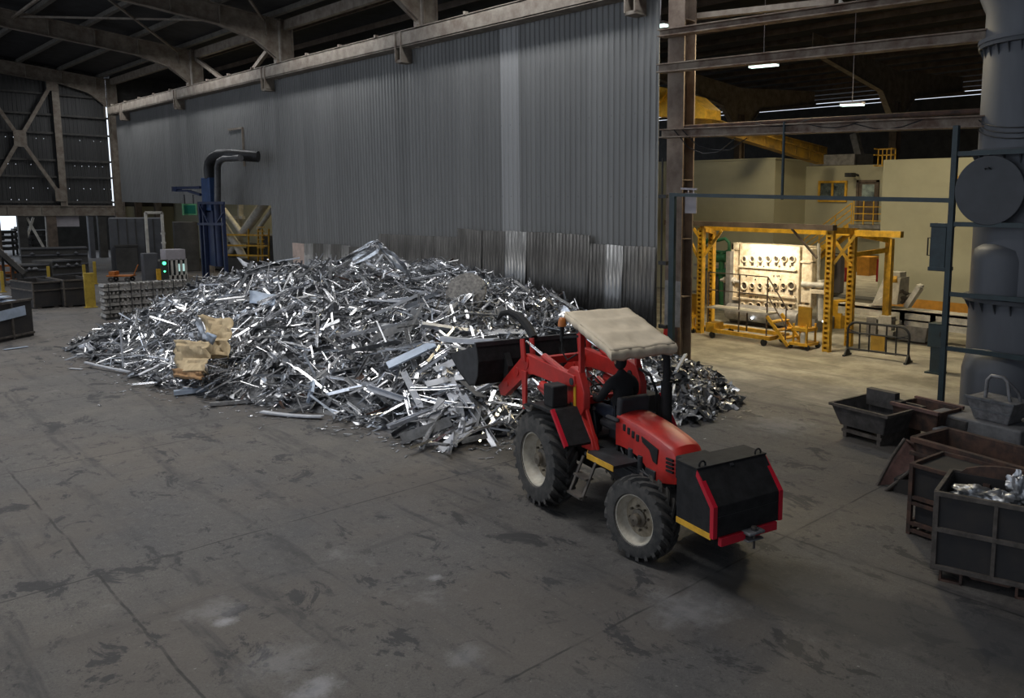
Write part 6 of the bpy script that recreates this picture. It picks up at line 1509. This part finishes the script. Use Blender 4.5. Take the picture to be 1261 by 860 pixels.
# square flange of the duct on the wall
g = MB(); p, q = PY(281, 160, 16.92), PY(301, 205, 16.92)
for (a0, a1) in (((p.x, p.z), (q.x, p.z)), ((q.x, p.z), (q.x, q.z))): g.bar((a0[0], 16.92, a0[1]), (a1[0], 16.92, a1[1]), .05, .1)
tag(g.build('wall_conduit', M['steel_beige'], smooth=0), 'thin pale conduit bent round the duct on the corrugated wall', 'conduit')
# green sign with pale border
p, q = PX(224, 251, -49.5), PX(243, 265, -49.5)
SG = empty('green_sign', (-49.5, (p.y+q.y)/2, (p.z+q.z)/2), 0, 'plain green rectangular sign with a light green border next to the blue collector', 'sign')
hw, hh = (q.y-p.y)/2, (p.z-q.z)/2
g = MB(); g.b2((-.05, -hw, -hh), (.0, hw, hh)); g.build('sign_border', M['sign_border'], SG, smooth=0)
g = MB(); g.b2((.0, -hw+.08, -hh+.08), (.012, hw-.08, hh-.08)); g.build('sign_face', M['sign_green'], SG, smooth=0)
for s in (-1, 1): g = MB(); g.tube((-.03, s*hw*.6, hh), (-.03, s*hw*.6, hh+.5), .03, 6); g.build('sign_hanger', M['dark_steel'], SG)
# platform structure with tubular braces in the opening
YT = 18.6
TP = empty('braced_platform', (-50, YT, 0), 0, 'grey tubular V-braces with yellow guard rails seen through the opening beside the blue collector', 'platform')
tp = TP.location
def tpart(name, fn, m, **kw):
    mb = MB(); fn(mb); o = mb.build(name, M[m], TP, smooth=kw.pop('smooth', 40))
    for v in o.data.vertices: v.co -= tp
    return o
def t_(px, py, dy=0): return PY(px, py, YT+dy)
for (a, b, r) in (((326, 250), (300, 287), .26), ((272, 272), (291, 302), .22), ((291, 300), (277, 326), .22), ((291, 300), (304, 326), .22), ((276, 258), (300, 290), .14), ((335, 258), (318, 282), .12)):
    tpart('tube_brace', lambda g: g.tube(t_(*a), t_(*b), r, 10), 'truss')
tpart('platform_beam', lambda g: (g.bar(t_(270, 303, .2), t_(300, 303, .2), .3, .25), g.bar(t_(270, 289, .4), t_(336, 289, .4), .1, .1), g.bar(t_(272, 268, .5), t_(300, 268, .5), .2, .2), g.bar(t_(296, 250, .5), t_(296, 300, .5), .25, .25, (0, 1, 0))), 'truss', smooth=0)
def yr(g):
    for py_ in (289, 302, 314): g.bar(t_(262, py_, -.3), t_(330, py_+1, -.3), .07, .09)
    for px in (262, 275, 306, 318, 323, 331): g.bar(t_(px, 282, -.3), t_(px, 322, -.3), .07, .07, (0, 1, 0))
    for k in range(6): g.bar(t_(317, 280+5*k, -.4), t_(325, 280+5*k, -.4), .06, .05)
tpart('yellow_rail', yr, 'yellow_paint', smooth=0)
tpart('platform_floor', lambda g: (g.b2((t_(262, 322).x, YT-.4, .1), (t_(334, 322).x, YT+2, t_(300, 318).z)),), 'dark_panel', smooth=0)
tpart('dark_equipment', lambda g: g.b2((t_(324, 300).x, YT, .2), (t_(336, 300).x, YT+1, t_(330, 291).z)), 'dark_panel', smooth=0)
tpart('dark_equipment', lambda g: (g.b2((t_(268, 300).x, YT+.6, .2), (t_(290, 300).x, YT+1.4, t_(280, 300).z))), 'dark_panel', smooth=0)
# ------------------------------------------------------------------ machinery between the far wall and the blue collector
def gbox(name, label, cat, c0, c1, h, d, m, z0=0.0, **kw):
    c0, c1 = V(c0), V(c1); u_ = (c1-c0); L_ = u_.length; rz_ = atan2(u_.y, u_.x)
    o = empty(name, c0, rz_, label, cat); g = MB(); g.b2((0, 0, z0), (L_, d, h)); g.build(kw.get('part', 'body'), M[m], o, smooth=0, bevel=.03)
    o['L'] = L_; return o
o = gbox('steel_booth', 'big grey sheet-metal booth standing at the mouth of the opening', 'booth', G(138, 335), G(203, 333), 3.15, 2.5, 'grey_panel')
g = MB(); L_ = o['L']
for k in range(1, 6): g.b2((L_*k/6-.03, -.03, .05), (L_*k/6+.03, .0, 3.12))
g.build('panel_seam', M['dark_panel'], o, smooth=0)
g = MB(); g.b2((L_*.10, -.5, 0), (L_*.50, -.04, 1.55)); g.b2((L_*.08, -.55, 1.5), (L_*.52, -.04, 1.6)); g.build('side_hatch', M['dark_panel'], o, smooth=0)
o = gbox('dark_panel_box', 'dark plain panelled unit between the grey booth and the blue collector', 'machine', G(204, 335)+V((.3, .5, 0)), G(234, 334)+V((.3, .5, 0)), 2.95, 1.2, 'dark_panel')
# tall thin gate frame
a, b = PX(179, 262, -49.5), PX(199, 330, -49.5); c, d0 = PX(199, 262, -49.5), None
GTF = empty('slender_gate', (-49.5, a.y, 0), 0, 'slender pale upright frame standing before the grey booth', 'frame')
g = MB(); w_ = c.y-a.y
for y in (0, w_): g.bar((0, y, 0), (0, y, a.z), .12, .12, (1, 0, 0))
g.bar((0, 0, a.z), (0, w_, a.z), .12, .14); g.bar((0, 0, 1.0), (0, w_, 1.0), .1, .1)
for z in (1.4, 1.9, 2.4): g.b2((-.08, w_-.1, z), (.08, w_+.1, z+.1))
g.build('frame_bars', M['truss'], GTF, smooth=0)
# white glazed operator booth
p0, p1 = PX(205, 308, -48.3), PX(230, 340, -48.3)
OB = empty('operator_booth', (-48.3, p0.y, 0), 0, 'small white operator cabin with tall window bars under a lilac-grey fascia', 'cabin')
w_ = p1.y-p0.y; zt_ = p0.z
g = MB(); g.b2((-.9, -.05, zt_-.55), (0, w_, zt_)); g.build('fascia', M['booth_white'], OB, smooth=0)
g = MB()
for k in range(5): g.bar((-.05, w_*k/4, 0), (-.05, w_*k/4, zt_-.5), .10, .10, (1, 0, 0))
g.b2((-.1, 0, 0), (0, w_, .25)); g.build('window_bars', M['white_paint'], OB, smooth=0)
g = MB(); g.b2((-.8, .05, .2), (-.14, w_-.05, zt_-.55)); g.build('cabin_glass', M['glass_dark'], OB, smooth=0)
for yy in (.62, .82): g = MB(); g.b2((-.13, w_*yy, .45), (-.10, w_*(yy+.13), .85)); g.build('screen', M['screen'], OB, smooth=0)
# signal post with green lights
c = PX(201, 340, -47.5); SP = empty('signal_post', (-47.5, c.y, 0), 0, 'small yellow post with two green signal lights beside the white cabin', 'signal light')
g = MB(); g.b2((-.08, -.30, 0), (.08, -.12, PX(201, 331, -47.5).z)); g.build('yellow_body', M['yellow_paint'], SP, smooth=0)
g = MB(); g.b2((-.06, -.1, 0), (.06, .25, PX(201, 320, -47.5).z)); g.build('dark_body', M['dark_panel'], SP, smooth=0)
for py_, r in ((324.5, .09), (334.5, .05)): z = PX(202, py_, -47.4).z; g = MB(); g.lathe([(0, .0), (r, 0), (r*.7, r*.6), (0, r*.8)], 12, Matrix.Translation((.06, .07, z)) @ Matrix.Rotation(pi/2, 4, 'Y')); g.build('green_lens', M['green_light'], SP, smooth=40)
# cabinet beside it
o = gbox('control_box', 'dull blue-grey control box between the slender frame and the signal post', 'control box', PX(178, 340, -47.9).xy.to_3d(), PX(196, 340, -47.9).xy.to_3d(), 1.5, .5, 'grey_panel')
# orange trolley
c = G(150, 347); OT = empty('orange_trolley', c, 0.9, 'low orange trolley beyond the ingot stack', 'trolley')
g = MB(); g.b2((-.6, -.3, .28), (.6, .3, .36)); g.b2((-.5, -.25, .36), (-.2, .25, .55)); g.bar((.6, 0, .34), (.85, 0, .9), .05, .05); g.build('trolley_deck', M['orange'], OT, smooth=0, bevel=.02)
for (x, y) in ((-.4, -.28), (.4, -.28), (-.4, .28), (.4, .28)): g = MB(); wheel_small(g, V((x, y, .13)), .13); g.build('trolley_wheel', M['rubber'], OT, smooth=30)
# yellow posts
for px, py_, top, w_, lab in ((112, 379, 336, .34, 'broad flat yellow post at the end of the dark containers'), (105, 352, 326, .12, 'thin yellow post behind the broad flat one'), (118, 350, 322, .12, 'thin yellow post just past the broad flat one, before the grey booth'), (61, 352, 328, .12, 'thin yellow post standing behind the gap between the dark containers'), (4, 360, 334, .12, 'thin yellow post behind the scrap-filled dark bin'), (98, 345, 325, .10, 'thin dull yellow post behind the second dark container')):
    c = G(px, py_); zt_ = PX(px, top, c.x).z; g = MB(); g.box((0, 0, zt_/2), (.12, w_, zt_)); g.box((0, 0, .02), (.25, w_+.1, .04)); tag(g.build('yellow_post', M['yellow_dull'], loc=c, smooth=0, bevel=.01), lab, 'post')
# dark containers in a row
def container(pa, pb, h, dpt, lab, lid=True):
    A_, B_ = G(*pa), G(*pb); u_ = B_-A_; rz_ = atan2(u_.y, u_.x); C_ = empty('steel_container', A_, rz_, lab, 'container'); L_ = u_.length
    g = MB(); t = .05
    for (x0, y0, x1, y1) in ((0, 0, L_, t), (0, dpt-t, L_, dpt), (0, t, t, dpt-t), (L_-t, t, L_, dpt-t)): g.b2((x0, y0, .06), (x1, y1, h))
    g.b2((t, t, .06), (L_-t, dpt-t, .12)); g.build('container_shell', M['bin_dark'], C_, smooth=0)
    g = MB(); g.bar((0, -.02, h-.02), (L_, -.02, h-.02), .04, .06); g.bar((0, -.02, h*.68), (L_, -.02, h*.68), .04, .05); g.bar((-.01, 0, .06), (-.01, 0, h), .05, .05, (1, 0, 0)); g.bar((-.01, 0, h-.02), (-.01, dpt, h-.02), .04, .05); g.bar((-.01, 0, h*.68), (-.01, dpt, h*.68), .04, .05); g.build('container_rib', M['bin_edge'], C_, smooth=0)
    g = MB(); g.b2((.1, .02, 0), (.25, dpt-.02, .06)); g.b2((L_-.25, .02, 0), (L_-.1, dpt-.02, .06)); g.build('container_skid', M['bin_edge'], C_, smooth=0)
    return C_
container((43, 381), (76, 378), 1.05, 2.0, 'dark steel container with a pale horizontal rib, first from the scrap-filled bin')
container((81, 379), (118, 376), 1.10, 2.0, 'dark steel container without pale stripes next to the broad yellow post')
# big dark bin with sheets in it
A_, B_ = G(-28, 428), G(42, 413.5); u_ = B_-A_; rz_ = atan2(u_.y, u_.x); SBn = empty('sheet_bin', A_, rz_, 'large dark bin heaped with bluish metal sheets, cut by the picture edge', 'bin'); L_ = u_.length
SBn['label'] = 'large dark bin heaped with bluish metal sheets at the edge of the hall'
h_ = 1.17; g = MB(); t = .05
for (x0, y0, x1, y1) in ((0, 0, L_, t), (0, 1.3-t, L_, 1.3), (0, t, t, 1.3-t), (L_-t, t, L_, 1.3-t)): g.b2((x0, y0, .05), (x1, y1, h_))
g.b2((0, 0, 0), (L_, 1.3, .06)); g.build('bin_shell', M['bin_dark'], SBn, smooth=0)
g = MB(); g.bar((0, -.02, h_), (L_, -.02, h_), .06, .07); g.bar((0, -.02, .12), (L_, -.02, .12), .05, .06); g.bar((L_*.62, -.02, .0), (L_*.62, -.02, h_), .05, .05, (1, 0, 0)); g.build('bin_rim', M['bin_edge'], SBn, smooth=0)
def loc2(x, y, z): c_, s_ = cos(rz_), sin(rz_); return V((A_.x+c_*x-s_*y, A_.y+s_*x+c_*y, z))
shl = ['pale blue sheet lying on top of the large dark bin, uppermost', 'blue-grey sheet in the large dark bin, jutting toward the bin corner', 'bluish sheet lowest in the load of the large dark bin', 'short pale strip on the load of the large dark bin', 'bent blue-white strip crossing the load of the large dark bin', 'grey sheet deep in the load of the large dark bin']
for i, (xa_, ya_, za_, xb_, yb_, zb_, w_, m_) in enumerate(((L_*.25, .3, 1.32, L_*.80, .5, 1.30, .34, 'sheet_blue'), (L_*.3, .8, 1.25, L_*.95, .7, 1.24, .40, 'alu_white'), (L_*.1, .5, 1.20, L_*.85, .3, 1.16, .45, 'sheet_blue'), (L_*.2, .2, 1.28, L_*.55, .4, 1.42, .16, 'alu_bright'), (L_*.15, 1.0, 1.34, L_*.8, .6, 1.36, .14, 'alu_white'), (L_*.05, .6, 1.14, L_*.7, .9, 1.18, .5, 'alu'))):
    plank('loose_sheet', shl[i], 'metal sheet', loc2(xa_, ya_, za_), loc2(xb_, yb_, zb_), w_, .02, m_, .06, 0, 3)
plank('hanging_sheet', 'pale blue sheet hung flat over the front of the large dark bin', 'metal sheet', loc2(L_*.25, -.06, .78), loc2(L_*.85, -.06, .86), .30, .02, 'sheet_blue', 0, 0, 1, up=(-sin(rz_), cos(rz_), 0))
# roller conveyor, orange rack and dark racks further back
a, b = PX(-10, 303, -50), PX(27, 336, -50)
RC = empty('roller_conveyor', (-50, a.y, 0), 0, 'dark roller conveyor sloping down behind the large dark bin', 'conveyor')
g = MB(); 
for x in (-.5, .5): g.bar((x, 0, a.z), (x, b.y-a.y, b.z), .1, .2)
for k in range(4): y = (b.y-a.y)*k/3; z = a.z+(b.z-a.z)*k/3; g.bar((0, y, 0), (0, y, z), .1, .1, (1, 0, 0))
g.build('conveyor_frame', M['dark_panel'], RC, smooth=0)
for k in range(9): y = (b.y-a.y)*(k+.5)/9; z = a.z+(b.z-a.z)*(k+.5)/9+.12; g = MB(); g.tube((-.45, y, z), (.45, y, z), .09, 10); g.build('roller', M['machine_grey'], RC, smooth=40)
c0, c1 = G(-20, 352), G(27, 350)
OR = empty('orange_rack', c0, atan2((c1-c0).y, (c1-c0).x), 'low orange rack full of bars behind the large dark bin', 'rack'); L_ = (c1-c0).length
g = MB()
for k in range(5): g.bar((L_*k/4, 0, 0), (L_*k/4, 0, .95), .1, .1, (0, 1, 0))
for z in (.25, .6, .95): g.bar((0, 0, z), (L_, 0, z), .1, .1)
g.build('rack_frame', M['orange'], OR, smooth=0)
g = MB()
for k in range(6): g.tube((0, .2+.12*k, .4+.08*(k % 3)), (L_, .2+.12*k, .4+.08*(k % 3)), .05, 6)
g.build('bar_load', M['steel_brown'], OR, smooth=30)
rq = random.Random(9)
dl = ['dark machine bed lying behind the first dark container', 'dark machine bed lying behind the second dark container', 'long dark machine frame at the foot of the far opening']
for i, (pa, pb, h_) in enumerate((((30, 352), (62, 350), 1.0), ((66, 350), (102, 347), 1.15), ((28, 340), (110, 337), 1.5))):
    c0, c1 = G(*pa), G(*pb); o = gbox('machine_bed', dl[i], 'machine', c0, c1, h_, 1.6, 'dark_panel'); g = MB(); L_ = o['L']
    for z in (h_*.4, h_*.75, h_): g.bar((0, -.05, z), (L_, -.05, z), .08, .08)
    for k in range(3): g.lathe([(0, .12), (.12, 0), (0, -.1)], 8, Matrix.Translation((L_*rq.uniform(.1, .9), -.1, h_*.8)))
    g.build('bed_rail', M['grey_panel'], o, smooth=0)
# columns, bracing and hanging door in the far opening
XO = -69.7
def xo_(px, py): return PX(px, py, XO)
for px, w_, m in ((28, 1.1, 'dark_panel'), (-3, .8, 'steel_brown'), (64, 1.3, 'steel_brown'), (112, .7, 'grey_panel'), (126, 1.1, 'dark_panel')):
    y = xo_(px, 290).y; g = MB(); g.b2((XO-.25, y-w_*.22, 0), (XO+.25, y+w_*.22, 3.05)); S('opening_column', g, m)
g = MB()
for (a, b) in (((41, 268), (26, 315)), ((33, 268), (61, 318)), ((57, 268), (60, 318))): g.bar(xo_(*a), xo_(*b), .14, .14)
S('opening_brace_beam', g, 'truss')
p, q = xo_(69, 266), xo_(98, 279); g = MB(); g.b2((XO-.1, p.y, q.z), (XO, q.y, 3.05)); tag(g.build('hanging_shutter', M['booth_white'], smooth=0), 'pale rolled-up shutter under the low beam of the far opening', 'shutter')
# yard racks seen through the opening
for i in range(7):
    y = xo_((2, 36, 44, 52, 76, 84, 92)[i], 300).y-1.0; X_ = -76-1.2*(i % 3); g = MB(); hgt = (1.3, 1.9, 1.5, 1.8, 1.9, 2.0, 1.8)[i]
    for dy in (-.35, .35): g.bar((X_, y+dy, 0), (X_, y+dy, hgt), .12, .12, (1, 0, 0))
    for k in range(4): g.b2((X_-.5, y-.55, hgt*(k+1)/4.4), (X_+.5, y+.55, hgt*(k+1)/4.4+.22))
    tag(g.build('storage_rack', M['dark_panel'], smooth=0), ('dark stacked rack outside the opening by its outermost column', 'dark stacked rack outside behind the white cross brace, first from its pale upright', 'dark stacked rack outside behind the middle of the white cross brace', 'dark stacked rack outside beside the brown column', 'dark rack outside just under the pale shutter, by the brown column', 'dark rack outside under the middle of the pale shutter', 'dark rack outside under the far end of the pale shutter')[i], 'rack')
g = MB(); g.b2((-80, 13.2, 0), (-79.5, 20, 3.4)); S('wall_yard', g, 'dark_panel')
# ------------------------------------------------------------------ light
w = bpy.data.worlds.new('sky'); SC.world = w; w.use_nodes = True
bg = w.node_tree.nodes['Background']
bg.inputs[0].default_value = (.80, .88, 1.0, 1)
_nt = w.node_tree; _tc = _nt.nodes.new('ShaderNodeTexCoord'); _sp = _nt.nodes.new('ShaderNodeSeparateXYZ'); _nt.links.new(_tc.outputs['Generated'], _sp.inputs[0])
_mr = _nt.nodes.new('ShaderNodeMapRange'); _mr.inputs[1].default_value = .75; _mr.inputs[2].default_value = -.95; _mr.inputs[3].default_value = .30; _mr.inputs[4].default_value = 1.5   # brighter sky over the yard
_nt.links.new(_sp.outputs[0], _mr.inputs[0]); _nt.links.new(_mr.outputs[0], bg.inputs[1])
def area(name, loc, target, sx, sy, power, col, spread=180):
    l = bpy.data.lights.new(name, 'AREA'); l.shape = 'RECTANGLE'; l.size = sx; l.size_y = sy; l.energy = power; l.color = col; l.spread = radians(spread)
    o = bpy.data.objects.new(name, l); COL.objects.link(o); o.location = loc
    o.rotation_euler = (V(target)-V(loc)).to_track_quat('-Z', 'X').to_euler()
    return o
def point(name, loc, power, col, r=.15):
    l = bpy.data.lights.new(name, 'POINT'); l.energy = power; l.color = col; l.shadow_soft_size = r
    o = bpy.data.objects.new(name, l); COL.objects.link(o); o.location = loc; return o
def spot(name, loc, target, power, col, ang=60, blend=.6, r=.1):
    l = bpy.data.lights.new(name, 'SPOT'); l.energy = power; l.color = col; l.spot_size = radians(ang); l.spot_blend = blend; l.shadow_soft_size = r
    o = bpy.data.objects.new(name, l); COL.objects.link(o); o.location = loc
    o.rotation_euler = (V(target)-V(loc)).to_track_quat('-Z', 'Y').to_euler(); return o
COOL = (1.0, .985, .96); WARM = (1.0, .84, .54)
# unseen area-light strips added under the roof to light wall, heap and floor
def strip(name, loc, lx, wy, power, col, spread=180, tilt=0):
    o = area(name, loc, (loc[0], loc[1], 0), lx, wy, power, col, spread); o.rotation_euler = (radians(tilt), 0, 0); return o
for (xa_, xb_) in ((-67, -54), (-50, -42), (-38, -29.6), (-25.6, -10)): strip('unseen_strip_light', ((xa_+xb_)/2, 15.3, 12.25), xb_-xa_, .5, 33*(xb_-xa_), (.97, .985, 1.0))
strip('unseen_ridge_fill', (-28, 3.5, 13.8), 44, 2.2, 2150, COOL, 125)
# casting bay lamps
for (x, y, p) in ((-13.2, 19.3, 620), (-12, 27.5, 200), (-19.5, 27.5, 180), (-24, 45, 900)):
    area('bay_high_lamp', (x, y, 9.5), (x, y, 0), 1.2, 1.2, p, WARM, 170)
area('annex_fill_light', (-50, 19.2, 9.6), (-50, 19.2, 0), 3, 1, 220, WARM)  # unseen light added to brighten the platform braces and annex wall
spot('mould_flood_lamp', (-16.4, 22.7, 3.35), (-16.5, 24, 2.0), 470, (1, .87, .66), 130, .8)
SC.view_settings.view_transform = 'Standard'; SC.view_settings.look = 'None'; SC.view_settings.gamma = 1; SC.view_settings.use_curve_mapping = False
SC.view_settings.exposure = 0.0
SC.cycles.max_bounces = 6; SC.cycles.diffuse_bounces = 4; SC.cycles.glossy_bounces = 3
SC.cycles.use_denoising = True
SC.cycles.sample_clamp_indirect = 6.0
